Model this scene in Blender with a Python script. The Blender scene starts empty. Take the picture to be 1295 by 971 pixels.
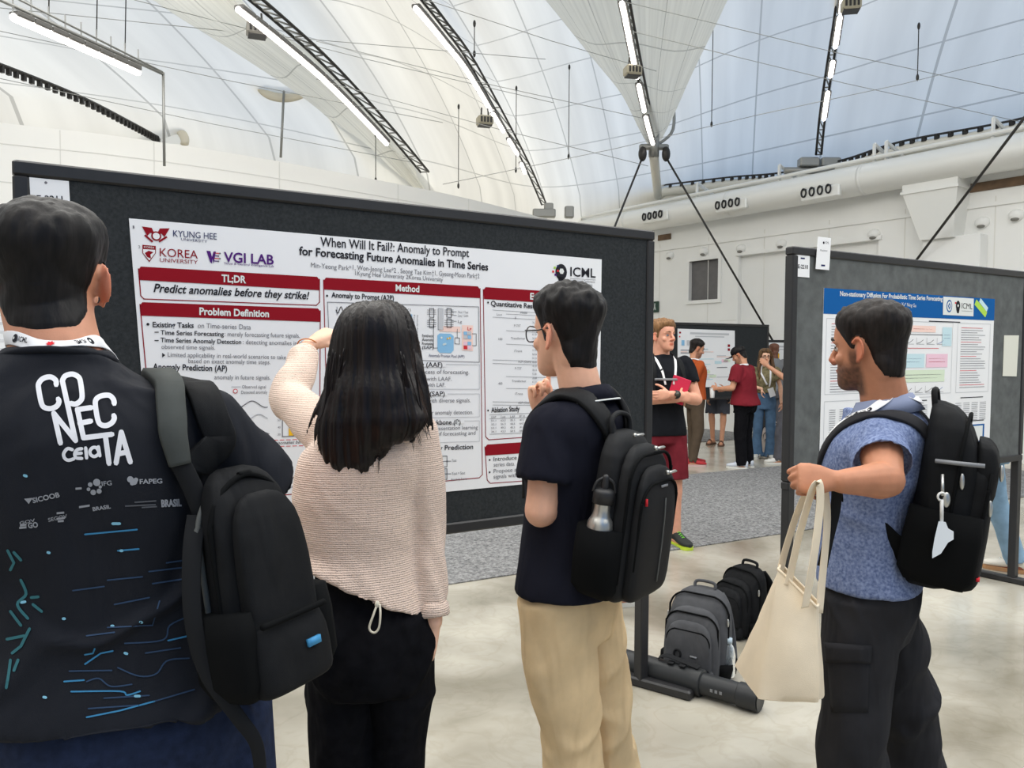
import bpy, bmesh, math, random
import numpy as np
from mathutils import Vector, Matrix
from mathutils.bvhtree import BVHTree
random.seed(7)
SC = bpy.context.scene
COL = SC.collection
PI = math.pi
# ------------------------------------------------------------------ camera
F = 1000.0                                   # focal length in pixels of a 1295 x 971 frame
CAM_H = 1.58
PITCH, ROLL = math.radians(2.4), 0.006
cam_data = bpy.data.cameras.new('camera'); cam_data.sensor_width = 36.0
cam_data.lens = 36.0 * F / 1295.0; cam_data.clip_end = 200
cam = bpy.data.objects.new('camera', cam_data); COL.objects.link(cam)
CR = Matrix.Rotation(PI/2 - PITCH, 3, 'X') @ Matrix.Rotation(ROLL, 3, 'Z')
cam.matrix_world = Matrix.Translation((0, 0, CAM_H)) @ CR.to_4x4()
SC.camera = cam
# ------------------------------------------------------------------ sky and exposure
SC.view_settings.view_transform = 'Standard'; SC.view_settings.look = 'None'
SC.view_settings.gamma = 1.0; SC.view_settings.use_curve_mapping = False
SC.view_settings.exposure = 0.0
WORLD_STRENGTH = 1.15
w = bpy.data.worlds.new('sky'); SC.world = w; w.use_nodes = True
nt = w.node_tree; nt.nodes.clear()
wo = nt.nodes.new('ShaderNodeOutputWorld'); wb = nt.nodes.new('ShaderNodeBackground')
tc = nt.nodes.new('ShaderNodeTexCoord'); dp = nt.nodes.new('ShaderNodeVectorMath'); dp.operation = 'DOT_PRODUCT'
dp.inputs[1].default_value = Vector((1.0, -0.15, 0.10)).normalized()
rp = nt.nodes.new('ShaderNodeValToRGB')
rp.color_ramp.elements[0].position = 0.0; rp.color_ramp.elements[0].color = (1.0, 0.985, 0.95, 1)
rp.color_ramp.elements[1].position = 0.40; rp.color_ramp.elements[1].color = (0.17, 0.42, 0.84, 1)
nt.links.new(tc.outputs['Generated'], dp.inputs[0]); nt.links.new(dp.outputs['Value'], rp.inputs[0])
sx = nt.nodes.new('ShaderNodeSeparateXYZ'); nt.links.new(tc.outputs['Generated'], sx.inputs[0])
er = nt.nodes.new('ShaderNodeValToRGB'); nt.links.new(sx.outputs[2], er.inputs[0])        # the sky is brighter overhead than near the ground
er.color_ramp.elements[0].position = 0.0; er.color_ramp.elements[0].color = (.34, .34, .33, 1); er.color_ramp.elements[1].position = .6; er.color_ramp.elements[1].color = (1, 1, 1, 1)
em = nt.nodes.new('ShaderNodeMix'); em.data_type = 'RGBA'; em.blend_type = 'MULTIPLY'; em.inputs[0].default_value = 1
nt.links.new(rp.outputs[0], em.inputs[6]); nt.links.new(er.outputs[0], em.inputs[7]); nt.links.new(em.outputs[2], wb.inputs[0]); nt.links.new(wb.outputs[0], wo.inputs[0])
wb.inputs[1].default_value = WORLD_STRENGTH
def area(name, loc, target, size, power, colour):
    ld = bpy.data.lights.new(name, 'AREA'); ld.shape = 'RECTANGLE'; ld.size, ld.size_y = size
    ld.energy = power; ld.color = colour
    o = bpy.data.objects.new(name, ld); COL.objects.link(o); o.location = loc
    o.rotation_euler = (Vector(target) - Vector(loc)).to_track_quat('-Z', 'Y').to_euler()
    return o
# hazy sun outside the roof, and a fill lamp added under it
sd_ = bpy.data.lights.new('hazy_sun', 'SUN'); sd_.energy = 1.5; sd_.color = (1.0, .95, .84); sd_.angle = math.radians(12)   # outside, on the left flank of the roof
so_ = bpy.data.objects.new('hazy_sun', sd_); COL.objects.link(so_); so_.location = (-30, 25, 25); so_.rotation_euler = Vector((.70, -.50, -.52)).to_track_quat('-Z', 'Y').to_euler()
area('roof_fill_lamp', (0.8, 3.6, 6.1), (0.9, 4.1, 0), (14, 9), 1020, (1.0, 0.972, 0.915))  # added area lamp out of frame, standing in for daylight through the roof
# ------------------------------------------------------------------ helpers: points
CRn = np.array(CR)
def ray(px, py):
    return CRn @ np.array([(px - 647.5) / F, -(py - 485.5) / F, -1.0])
def W(px, py, d):
    r = ray(px, py); r = r * (d / r[1]); return np.array([r[0], r[1], r[2] + CAM_H])
def onplane(px, py, p0, n):
    r = ray(px, py); o = np.array([0, 0, CAM_H]); n = np.asarray(n, float)
    return o + r * (np.dot(np.asarray(p0) - o, n) / np.dot(r, n))
def G(px, py): return onplane(px, py, (0, 0, 0), (0, 0, 1))
def A(*v): return np.array(v, float)
def unit(v): v = np.asarray(v, float); return v / (np.linalg.norm(v) + 1e-12)
def lin(c):
    c = np.asarray(c, float) / 255.0
    return np.where(c <= .04045, c / 12.92, ((c + .055) / 1.055) ** 2.4)
# ------------------------------------------------------------------ helpers: noise
def vnoise(P, seed=0):
    P = np.asarray(P, float); i = np.floor(P).astype(np.int64); f = P - i; f = f * f * (3 - 2 * f)
    def h(a, b, c):
        n = (a * 73856093) ^ (b * 19349663) ^ (c * 83492791) ^ (seed * 2654435761)
        n = (n ^ (n >> 13)) * 1274126177 & 0x7fffffff
        n = (n ^ (n >> 16)) & 0xffff
        return n / 65535.0
    x, y, z = i[:, 0], i[:, 1], i[:, 2]; fx, fy, fz = f[:, 0], f[:, 1], f[:, 2]
    def L(a, b, t): return a + (b - a) * t
    return L(L(L(h(x, y, z), h(x+1, y, z), fx), L(h(x, y+1, z), h(x+1, y+1, z), fx), fy),
             L(L(h(x, y, z+1), h(x+1, y, z+1), fx), L(h(x, y+1, z+1), h(x+1, y+1, z+1), fx), fy), fz) * 2 - 1
def fbm(P, o=3, seed=0):
    r = 0; a = 1.0
    for k in range(o):
        r = r + a * vnoise(np.asarray(P) * 2 ** k, seed + k); a *= .5
    return r
# ------------------------------------------------------------------ helpers: materials
MATS = {}
def mat(name, rgb=(128, 128, 128), rough=.6, metal=0.0, vary=0.0, vscale=20, bump=0.0, bscale=200, emit=0.0,
        alpha=1.0, rgb2=None, folds=0.0, fscale=9,  trans=0.0, stretch=(1, 1, 1), spec=.5, sheen=0.0, coat=0.0):
    if name in MATS: return MATS[name]
    m = bpy.data.materials.new(name); m.use_nodes = True; MATS[name] = m
    t = m.node_tree; b = t.nodes['Principled BSDF']; c = tuple(lin(rgb)) + (1,)
    b.inputs['Base Color'].default_value = c; b.inputs['Roughness'].default_value = rough
    b.inputs['Metallic'].default_value = metal; b.inputs['Specular IOR Level'].default_value = spec
    b.inputs['Transmission Weight'].default_value = trans; b.inputs['Alpha'].default_value = alpha
    b.inputs['Coat Weight'].default_value = coat
    if sheen: b.inputs['Sheen Weight'].default_value = sheen
    if emit:
        b.inputs['Emission Color'].default_value = c; b.inputs['Emission Strength'].default_value = emit
    if vary or bump or folds:
        tx = t.nodes.new('ShaderNodeTexCoord'); mp = t.nodes.new('ShaderNodeMapping')
        mp.inputs['Scale'].default_value = stretch; t.links.new(tx.outputs['Object'], mp.inputs[0])
    if vary:
        n = t.nodes.new('ShaderNodeTexNoise'); n.inputs['Scale'].default_value = vscale; n.inputs['Detail'].default_value = 4
        r = t.nodes.new('ShaderNodeValToRGB'); r.color_ramp.elements[0].position = .3; r.color_ramp.elements[1].position = .7
        lo = np.clip(lin(rgb) * (1 - vary), 0, 1) if rgb2 is None else lin(rgb2)
        hi = np.clip(lin(rgb) * (1 + vary), 0, 1) if rgb2 is None else lin(rgb)
        r.color_ramp.elements[0].color = tuple(lo) + (1,); r.color_ramp.elements[1].color = tuple(hi) + (1,)
        t.links.new(mp.outputs[0], n.inputs['Vector']); t.links.new(n.outputs['Fac'], r.inputs[0])
        t.links.new(r.outputs[0], b.inputs['Base Color'])
    if bump:
        n = t.nodes.new('ShaderNodeTexNoise'); n.inputs['Scale'].default_value = bscale; n.inputs['Detail'].default_value = 2
        u = t.nodes.new('ShaderNodeBump'); u.inputs['Strength'].default_value = bump; u.inputs['Distance'].default_value = .002
        t.links.new(mp.outputs[0], n.inputs['Vector']); t.links.new(n.outputs['Fac'], u.inputs['Height'])
        t.links.new(u.outputs[0], b.inputs['Normal'])
    if folds:                                        # soft cloth creases, running slantwise
        m2 = t.nodes.new('ShaderNodeMapping'); m2.inputs['Rotation'].default_value = (.3, .75, .2); m2.inputs['Scale'].default_value = (1, 1, .28); t.links.new(tx.outputs['Object'], m2.inputs[0])
        n = t.nodes.new('ShaderNodeTexNoise'); n.inputs['Scale'].default_value = fscale; n.inputs['Detail'].default_value = 2.5; n.inputs['Distortion'].default_value = .5; n.inputs['Roughness'].default_value = .45
        v = t.nodes.new('ShaderNodeBump'); v.inputs['Strength'].default_value = folds; v.inputs['Distance'].default_value = .045
        t.links.new(m2.outputs[0], n.inputs['Vector']); t.links.new(n.outputs['Fac'], v.inputs['Height'])
        if bump: t.links.new(v.outputs[0], u.inputs['Normal'])
        else: t.links.new(v.outputs[0], b.inputs['Normal'])
    return m
# ------------------------------------------------------------------ helpers: meshes
class MB:
    def __init__(s): s.V = []; s.F = []; s.M = []; s.n = 0
    def add(s, V, Fs, m=0):
        V = np.asarray(V, float).reshape(-1, 3); s.V.append(V)
        for f in Fs: s.F.append(tuple(int(i) + s.n for i in f)); s.M.append(m)
        s.n += len(V); return s
    def verts(s): return np.concatenate(s.V) if s.V else np.zeros((0, 3))
    # --- shapes
    def box(s, c, size, ax=None, m=0, bev=0.0):
        c = np.asarray(c, float); h = np.asarray(size, float) / 2
        X = np.eye(3) if ax is None else np.asarray(ax, float)
        if bev <= 0:
            P = [c + X[0]*sx*h[0] + X[1]*sy*h[1] + X[2]*sz*h[2] for sz in (-1, 1) for sy in (-1, 1) for sx in (-1, 1)]
            return s.add(P, [(0,2,3,1),(4,5,7,6),(0,1,5,4),(2,6,7,3),(0,4,6,2),(1,3,7,5)], m)
        rings = []
        for z, ins in ((-h[2], bev), (-h[2]+bev, 0), (h[2]-bev, 0), (h[2], bev)):
            r = []
            for sx, sy in ((1,1),(-1,1),(-1,-1),(1,-1)):
                a = h[0]-ins; b = h[1]-ins; k = bev
                pts = [(sx*a, sy*(b-k)), (sx*(a-k), sy*b)]
                if sx*sy < 0: pts.reverse()
                r += pts
            rings.append([c + X[0]*p[0] + X[1]*p[1] + X[2]*z for p in r])
        return s.loft(rings, m)
    def loft(s, rings, m=0, cap=True, closed=True):
        R = np.asarray(rings, float); k, n = R.shape[:2]; Fs = []
        for i in range(k-1):
            for j in range(n if closed else n-1):
                a = i*n+j; b = i*n+(j+1) % n; Fs.append((a, b, b+n, a+n))
        if cap and closed: Fs.append(tuple(range(n-1, -1, -1))); Fs.append(tuple(range((k-1)*n, k*n)))
        return s.add(R.reshape(-1, 3), Fs, m)
    def tube(s, P, r, n=10, m=0, up=None, flat=1.0, round_=False, closed=False):
        P = np.asarray(P, float); k = len(P); r = np.broadcast_to(np.asarray(r, float), (k,)).copy()
        if round_:
            d0 = unit(P[0]-P[1]); d1 = unit(P[-1]-P[-2]); an = (1.35, 0.9, .45)
            P = np.concatenate([[P[0]+d0*r[0]*math.sin(a) for a in an], P, [P[-1]+d1*r[-1]*math.sin(a) for a in an[::-1]]])
            r = np.concatenate([[r[0]*math.cos(a) for a in an], r, [r[-1]*math.cos(a) for a in an[::-1]]]); k = len(P)
        T = np.gradient(P, axis=0) if k > 2 else np.array([P[1]-P[0]]*2)
        if closed: T = np.roll(P, -1, 0) - np.roll(P, 1, 0)
        if round_: T[:3] = P[4]-P[3]; T[-3:] = P[-4]-P[-5]
        u = np.asarray(up, float) if up is not None else (A(0,0,1) if abs(unit(T[0])[2]) < .9 else A(0,1,0))
        rings = []
        for i in range(k):
            t = unit(T[i]); u = unit(u - t*np.dot(u, t)) if up is None else unit(np.asarray(up) - t*np.dot(up, t)); v = np.cross(t, u)
            rings.append([P[i] + r[i]*(math.cos(a)*v + flat*math.sin(a)*u) for a in np.arange(n)*2*PI/n])
        if closed:
            R = np.asarray(rings); Fs = []
            for i in range(k):
                for j in range(n):
                    Fs.append((i*n+j, i*n+(j+1) % n, ((i+1) % k)*n+(j+1) % n, ((i+1) % k)*n+j))
            return s.add(R.reshape(-1, 3), Fs, m)
        return s.loft(rings, m)
    def ell(s, c, r, ax=None, n=16, m=0, k=10):
        X = np.eye(3) if ax is None else np.asarray(ax, float); c = np.asarray(c, float)
        rings = []
        for i in range(1, k):
            a = -PI/2 + PI*i/k
            rings.append([c + X[0]*r[0]*math.cos(a)*math.cos(b) + X[1]*r[1]*math.cos(a)*math.sin(b) + X[2]*r[2]*math.sin(a) for b in np.arange(n)*2*PI/n])
        R = np.asarray(rings).reshape(-1, 3); V = np.concatenate([R, [c - X[2]*r[2], c + X[2]*r[2]]]); Fs = []
        for i in range(k-2):
            for j in range(n): Fs.append((i*n+j, i*n+(j+1) % n, (i+1)*n+(j+1) % n, (i+1)*n+j))
        for j in range(n):
            Fs.append((len(R), (j+1) % n, j)); Fs.append((len(R)+1, (k-2)*n+j, (k-2)*n+(j+1) % n))
        return s.add(V, Fs, m)
    def ribbon(s, P, N, wd, th, m=0, rnd=True, closed=False):
        """strap along P, lying flat with normals N"""
        P = np.asarray(P, float); N = np.asarray(N, float); k = len(P)
        wd = np.broadcast_to(np.asarray(wd, float), (k,)); T = np.gradient(P, axis=0)
        if closed: T = np.roll(P, -1, 0) - np.roll(P, 1, 0)
        rings = []
        for i in range(k):
            t = unit(T[i]); nn = unit(N[i]-t*np.dot(N[i], t)); b = np.cross(t, nn); h = wd[i]/2; q = th/2
            prof = [(-h, -q*.5), (-h*.9, -q), (h*.9, -q), (h, -q*.5), (h, q*.5), (h*.9, q), (-h*.9, q), (-h, q*.5)]
            rings.append([P[i]+b*x+nn*y for x, y in prof])
        if closed:
            R = np.asarray(rings); n = 8; Fs = []
            for i in range(k):
                for j in range(n): Fs.append((i*n+j, i*n+(j+1) % n, ((i+1) % k)*n+(j+1) % n, ((i+1) % k)*n+j))
            return s.add(R.reshape(-1, 3), Fs, m)
        return s.loft(rings, m)
    def poly(s, pts, m=0): return s.add(pts, [tuple(range(len(pts)))], m)
def catmull(P, n):
    P = np.asarray(P, float); k = len(P); t = np.linspace(0, k-1, n); i = np.clip(np.floor(t).astype(int), 0, k-2); f = t - i
    sh = (-1,) + (1,)*(P.ndim-1); f = f.reshape(sh)
    p0 = P[np.clip(i-1, 0, k-1)]; p1 = P[i]; p2 = P[i+1]; p3 = P[np.clip(i+2, 0, k-1)]
    return .5*((2*p1) + (-p0+p2)*f + (2*p0-5*p1+4*p2-p3)*f*f + (-p0+3*p1-3*p2+p3)*f**3)
def ering(c, ax, ay, n=28, e=2.2, p=0.0):
    c = np.asarray(c, float); r = []
    for a in np.arange(n)*2*PI/n + p:
        ca, sa = math.cos(a), math.sin(a); k = (abs(ca)**e + abs(sa)**e) ** (-1/e)
        r.append(c + np.asarray(ax)*ca*k + np.asarray(ay)*sa*k)
    return r
def normals(V, Fq):
    Fq = np.asarray(Fq); N = np.zeros_like(V)
    if Fq.shape[1] == 4: fn = np.cross(V[Fq[:, 2]]-V[Fq[:, 0]], V[Fq[:, 3]]-V[Fq[:, 1]])
    else: fn = np.cross(V[Fq[:, 1]]-V[Fq[:, 0]], V[Fq[:, 2]]-V[Fq[:, 0]])
    for k in range(Fq.shape[1]): np.add.at(N, Fq[:, k], fn)
    return N / (np.linalg.norm(N, axis=1, keepdims=True) + 1e-12)
def rawmesh(V, Fs, name='m'):
    me = bpy.data.meshes.new(name)
    me.from_pydata(np.asarray(V).tolist(), [], [tuple(int(i) for i in f) for f in Fs]); me.update(); return me
def fuse(mb, voxel=.006, it=3, fac=.5):
    """overlapping solids -> one continuous skin"""
    o = bpy.data.objects.new('tmp', rawmesh(mb.verts(), mb.F)); COL.objects.link(o)
    r = o.modifiers.new('r', 'REMESH'); r.mode = 'VOXEL'; r.voxel_size = voxel; r.use_smooth_shade = True
    if it:
        sm = o.modifiers.new('s', 'SMOOTH'); sm.factor = fac; sm.iterations = it
    dg = bpy.context.evaluated_depsgraph_get(); dg.update()
    me = bpy.data.meshes.new_from_object(o.evaluated_get(dg), depsgraph=dg)
    n = len(me.vertices); V = np.empty(n*3); me.vertices.foreach_get('co', V); V = V.reshape(-1, 3)
    q = np.empty(len(me.loops), np.int32); me.loops.foreach_get('vertex_index', q)
    Fq = q.reshape(-1, 4)
    old = o.data; bpy.data.objects.remove(o); bpy.data.meshes.remove(old); bpy.data.meshes.remove(me)
    return V.copy(), Fq.copy()
def obj(name, geo, m, parent=None, smooth=True, attrs=None, auto=None):
    """geo: MB or (V, F); m: material or list; vertices in world space"""
    if isinstance(geo, MB): V, Fs, Mi = geo.verts(), geo.F, geo.M
    else: V, Fs = geo[0], geo[1]; Mi = geo[2] if len(geo) > 2 else None
    V = np.asarray(V, float)
    if parent is not None:
        off = np.zeros(3); p = parent
        while p is not None: off = off + np.array(p.location); p = p.parent
        V = V - off; base = None
    else:
        base = A((V[:, 0].min()+V[:, 0].max())/2, (V[:, 1].min()+V[:, 1].max())/2, V[:, 2].min()); V = V - base
    me = rawmesh(V, Fs, name)
    for q in (m if isinstance(m, (list, tuple)) else [m]): me.materials.append(q)
    if Mi is not None and len(me.materials) > 1: me.polygons.foreach_set('material_index', np.asarray(Mi, np.int32))
    me.polygons.foreach_set('use_smooth', np.full(len(me.polygons), bool(smooth)))
    if attrs:
        for k, v in attrs.items():
            a = me.attributes.new(k, 'FLOAT', 'POINT'); a.data.foreach_set('value', np.asarray(v, np.float32))
    o = bpy.data.objects.new(name, me); COL.objects.link(o)
    if parent is not None: o.parent = parent
    else: o.location = base
    if smooth and auto is not None:
        try: me.set_sharp_from_angle(angle=math.radians(auto))
        except Exception: pass
    return o
def tag(o, label, cat, group=None, kind=None):
    if label: o['label'] = label
    if cat: o['category'] = cat
    if group: o['group'] = group
    if kind: o['kind'] = kind
    return o
def struct(o): o['kind'] = 'structure'; return o
def thing(name, loc, label, cat, group=None):
    o = bpy.data.objects.new(name, None); o.empty_display_size = .1; COL.objects.link(o); o.location = [float(v) for v in loc]
    return tag(o, label, cat, group)
def copy_tree(o, loc, parent=None):
    c = o.copy(); COL.objects.link(c)
    if parent is None: c.location = [float(v) for v in loc]
    else: c.parent = parent
    for ch in list(o.children): copy_tree(ch, None, c)
    return c
# ------------------------------------------------------------------ helpers: lettering
def text2d(body, bold=0.0, shear=0.0, res=3, spacing=1.0):
    cu = bpy.data.curves.new('t', 'FONT'); cu.body = body; cu.size = 1.0; cu.shear = shear; cu.resolution_u = res
    cu.fill_mode = 'FRONT'; cu.offset = bold; cu.space_character = spacing
    o = bpy.data.objects.new('t', cu); COL.objects.link(o)
    dg = bpy.context.evaluated_depsgraph_get(); dg.update()
    me = bpy.data.meshes.new_from_object(o.evaluated_get(dg), depsgraph=dg)
    V = np.array([v.co[:] for v in me.vertices], float).reshape(-1, 3); Fs = [tuple(p.vertices) for p in me.polygons]
    bpy.data.objects.remove(o); bpy.data.curves.remove(cu); bpy.data.meshes.remove(me)
    return V[:, :2], Fs
class Sheet:
    """a flat printed sheet: origin o, unit axes u (right) and v (up), normal n"""
    def __init__(s, o, u, v): s.o = A(*o); s.u = unit(u); s.v = unit(v); s.n = np.cross(s.u, s.v); s.mb = MB(); s.lay = .0006
    def uv(s, px, py):
        p = onplane(px, py, s.o, s.n) - s.o; return A(np.dot(p, s.u), np.dot(p, s.v))
    def P(s, q, k=1): q = np.asarray(q, float).reshape(-1, 2); return s.o + q[:, :1]*s.u + q[:, 1:]*s.v + s.n*s.lay*k
    def poly(s, q, m, k=1): s.mb.add(s.P(q, k), [tuple(range(len(q)))], m)
    def rect(s, a, b, m, k=1):
        (x0, y0), (x1, y1) = a, b; s.poly([(x0, y0), (x1, y0), (x1, y1), (x0, y1)], m, k)
    def quad(s, a, b, c, d, m, k=1): s.poly([a, b, c, d], m, k)
    def line(s, pts, wd, m, k=2):
        pts = [np.asarray(p, float) for p in pts]
        for a, b in zip(pts[:-1], pts[1:]):
            d = b-a; L = np.linalg.norm(d)
            if L < 1e-6: continue
            d /= L; nn = A(-d[1], d[0])*wd/2; e = d*wd/2
            s.poly([a-nn-e, b-nn+e, b+nn+e, a+nn-e], m, k)
    def rrect(s, x0, y0, x1, y1, r, wd, m, k=2):
        pts = []
        for cx, cy, a0 in ((x1-r, y1-r, 0), (x0+r, y1-r, 90), (x0+r, y0+r, 180), (x1-r, y0+r, 270)):
            for a in range(0, 91, 18): pts.append((cx+r*math.cos(math.radians(a0+a)), cy+r*math.sin(math.radians(a0+a))))
        s.line(pts+[pts[0]], wd, m, k)
    def disc(s, c, r, m, k=2, n=20, sy=1.0):
        s.poly([(c[0]+r*math.cos(a), c[1]+r*sy*math.sin(a)) for a in np.arange(n)*2*PI/n], m, k)
    def text(s, body, a, b, cap, m, k=3, bold=0.0, shear=0.0):
        """fit body between the points a and b (sheet metres), capital height cap"""
        V, Fs = text2d(body, bold, shear)
        if not len(V): return
        a = A(*a); b = A(*b); d = b-a; L = np.linalg.norm(d); d /= L; e = A(-d[1], d[0])
        x = (V[:, 0]-V[:, 0].min())/(V[:, 0].max()-V[:, 0].min())*L; y = V[:, 1]/.73*cap
        q = a + x[:, None]*d + y[:, None]*e
        s.mb.add(s.P(q, k), Fs, m)
    def ptext(s, body, p0, p1, cap, m, **kw):
        """the same between two pixels of the photograph; cap in pixels"""
        a, b = s.uv(*p0), s.uv(*p1); c = s.uv(p0[0], p0[1]-cap)
        s.text(body, a, b, abs(c[1]-a[1]), m, **kw)
# ================================================================== THE SETTING
def floor_mat():
    m = mat('polished_concrete', (192, 186, 172), .3); t = m.node_tree; b = t.nodes['Principled BSDF']
    tx = t.nodes.new('ShaderNodeTexCoord')
    def nz(sc, det, dist=0):
        n = t.nodes.new('ShaderNodeTexNoise'); n.inputs['Scale'].default_value = sc; n.inputs['Detail'].default_value = det
        n.inputs['Distortion'].default_value = dist; t.links.new(tx.outputs['Object'], n.inputs['Vector']); return n
    n1 = nz(.9, 6, .6); r = t.nodes.new('ShaderNodeValToRGB')
    r.color_ramp.elements[0].position = .36; r.color_ramp.elements[0].color = tuple(lin((134, 128, 113))) + (1,)
    r.color_ramp.elements[1].position = .66; r.color_ramp.elements[1].color = tuple(lin((190, 185, 172))) + (1,)
    t.links.new(n1.outputs['Fac'], r.inputs[0])
    n2 = nz(5, 8, 1.2); r2 = t.nodes.new('ShaderNodeValToRGB')
    r2.color_ramp.elements[0].position = .44; r2.color_ramp.elements[0].color = (1, 1, 1, 1)
    r2.color_ramp.elements[1].position = .5; r2.color_ramp.elements[1].color = (.93, .92, .90, 1)
    e3 = r2.color_ramp.elements.new(.56); e3.color = (1, 1, 1, 1)
    t.links.new(n2.outputs['Fac'], r2.inputs[0])
    mx = t.nodes.new('ShaderNodeMix'); mx.data_type = 'RGBA'; mx.blend_type = 'MULTIPLY'; mx.inputs[0].default_value = 1
    t.links.new(r.outputs[0], mx.inputs[6]); t.links.new(r2.outputs[0], mx.inputs[7]); t.links.new(mx.outputs[2], b.inputs['Base Color'])
    rr = t.nodes.new('ShaderNodeMapRange'); rr.inputs[3].default_value = .10; rr.inputs[4].default_value = .30
    t.links.new(n1.outputs['Fac'], rr.inputs[0]); t.links.new(rr.outputs[0], b.inputs['Roughness']); return m
mb = MB(); mb.box((0, 12, -.05), (60, 50, .1)); struct(obj('floor', mb, floor_mat(), smooth=False))
def carpet_mat():
    m = mat('carpet_loop', (128, 128, 127), .95, vary=.5, vscale=26, bump=.5, bscale=60, spec=.1, stretch=(1, 1, 1))
    r = [n for n in m.node_tree.nodes if n.type == 'VALTORGB'][0]
    n = [n for n in m.node_tree.nodes if n.type == 'TEX_NOISE'][0]; n.inputs['Scale'].default_value = 34; n.inputs['Detail'].default_value = 6
    n.inputs['Roughness'].default_value = .85
    r.color_ramp.elements[0].position = .38; r.color_ramp.elements[1].position = .62
    r.color_ramp.elements[0].color = tuple(lin((78, 78, 80))) + (1,); r.color_ramp.elements[1].color = tuple(lin((160, 160, 160))) + (1,)
    return m
DU = unit((.872, .489, 0)); DN = A(DU[1], -DU[0], 0)
def runner(p_near, width, s0, s1, name, label):
    p = A(p_near[0], p_near[1], 0); q = -DN
    mb = MB(); c = p + DU*(s0+s1)/2 + q*width/2 + A(0, 0, .005)
    mb.box(c, (s1-s0, width, .01), (DU, q, A(0, 0, 1)), bev=.003)
    return tag(obj(name, mb, carpet_mat(), smooth=False), label, 'carpet')
g0 = G(565, 740)
runner(g0, 2.9, -8, 9, 'carpet_runner', 'wide grey speckled carpet runner crossing the concrete floor just behind the two large poster boards')
runner(G(930, 556), 1.7, -7, 7, 'carpet_runner', 'far strip of grey carpet near the back wall, behind the sandalled feet')
WHITE = mat('white_paint', (238, 238, 235), .6, vary=.03, vscale=1.2)
WHITE_W = mat('white_wall_panel', (243, 241, 235), .55, vary=.02, vscale=.6)
SEAM = mat('wall_seam', (224, 222, 216), .7)
# curved white wall on the left (panelled)
ZL = 4.25
tops = [onplane(px, py, (0, 0, ZL), (0, 0, 1)) for px, py in ((0, 155), (155, 173), (330, 200), (500, 232), (600, 253), (692, 277))]
d0 = unit(tops[0]-tops[1]); path = catmull([tops[0]+d0*9, tops[0]+d0*4] + tops, 40); path[:, 2] = 0
tg = unit(path[-1]-path[-3]); path = np.concatenate([path, [path[-1]+tg*.5]])
mb = MB(); nl = []
for i in range(len(path)):
    t = path[min(i+1, len(path)-1)]-path[max(i-1, 0)]; nl.append(unit(A(-t[1], t[0], 0)))
nl = np.array(nl)
mb.loft([[p, p+n*.2, p+n*.2+A(0, 0, ZL), p+A(0, 0, ZL)] for p, n in zip(path, nl)], 0)
for z in (.6, 1.2, 1.8, 2.4, 3.0, 3.55, 4.0):
    mb.loft([[p-n*.004+A(0, 0, z), p+n*.01+A(0, 0, z), p+n*.01+A(0, 0, z+.012), p-n*.004+A(0, 0, z+.012)] for p, n in zip(path, nl)], 1)
for i in range(3, len(path), 5):
    p, n = path[i], nl[i]; mb.box(p+A(0, 0, ZL/2), (.012, .008, ZL-.02), (A(n[1], -n[0], 0), n, A(0, 0, 1)), 1)
struct(obj('wall_left', mb, [WHITE_W, SEAM], smooth=False))
# straight wall on the right
WP = A(*W(910, 450, 16)); WP[2] = 0; WD = unit((.58, -.815, 0)); WN = A(-WD[1]*-1, 0, 0); WN = unit((-.815, -.58, 0))
WX = (WD, WN, A(0, 0, 1))
def wr(s, z, off=0.0): return WP + WD*s + WN*off + A(0, 0, z)
def wpx(px, py, off=0.0):
    p = onplane(px, py, WP+WN*off, WN); return float(np.dot(p-WP, WD)), float(p[2])
def wbox(mb, s0, s1, z0, z1, o0, o1, m=0, bev=0): mb.box(wr((s0+s1)/2, (z0+z1)/2, (o0+o1)/2), (abs(s1-s0), abs(o1-o0), abs(z1-z0)), WX, m, bev)
ZW = 4.3
sa, za = wpx(873, 331, .1); sb, zb = wpx(909, 378, .1)         # the window
ra, rz = wpx(934, 323, .1); rb, rz2 = wpx(1111, 304, .1); rz = (rz+rz2)/2  # the recess
mb = MB()
wbox(mb, -9, 24, 0, ZW, -.15, 0)
wbox(mb, -9, sa, 0, ZW, 0, .1); wbox(mb, sa, sb, zb*0, zb, 0, .1); wbox(mb, sa, sb, za, ZW, 0, .1)
wbox(mb, sb, ra, 0, ZW, 0, .1); wbox(mb, ra, rb, rz, ZW, 0, .1); wbox(mb, rb, 24, 0, ZW, 0, .1)
wbox(mb, ra-.06, rb+.06, rz, rz+.07, .1, .14)                     # lintel over the recess
wbox(mb, -9, 24, rz+.30, rz+.36, .1, .13)                        # ledge
for s in np.arange(-7, 13, 1.35): wbox(mb, s, s+.014, 0, ZW-.4, .1, .104, 1)
for z in (1.1, 2.2): wbox(mb, sb+.02, ra-.02, z, z+.014, .1, .104, 1); wbox(mb, rb+.02, 13, z, z+.014, .1, .104, 1)
struct(obj('wall_right', mb, [WHITE, SEAM], smooth=False))
mb = MB(); m2 = .07
for a in ((sa-m2, sa, zb-m2, za+m2), (sb, sb+m2, zb-m2, za+m2), (sa, sb, za, za+m2), (sa, sb, zb-m2, zb)): wbox(mb, *a, .02, .14)
o = struct(obj('window_1', mb, WHITE, smooth=False))
mb = MB(); wbox(mb, sa, sb, zb, za, .02, .045); obj('blind', mb, mat('grey_blind', (104, 102, 102), .7, vary=.08, vscale=8), o, False)
mb = MB(); wbox(mb, *(wpx(1218, 238, .1)[0], 24), 4.0, 4.13, .1, .125); wbox(mb, wpx(833, 292, .1)[0], wpx(849, 289, .1)[0], 3.98, 4.1, .1, .125)
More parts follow.
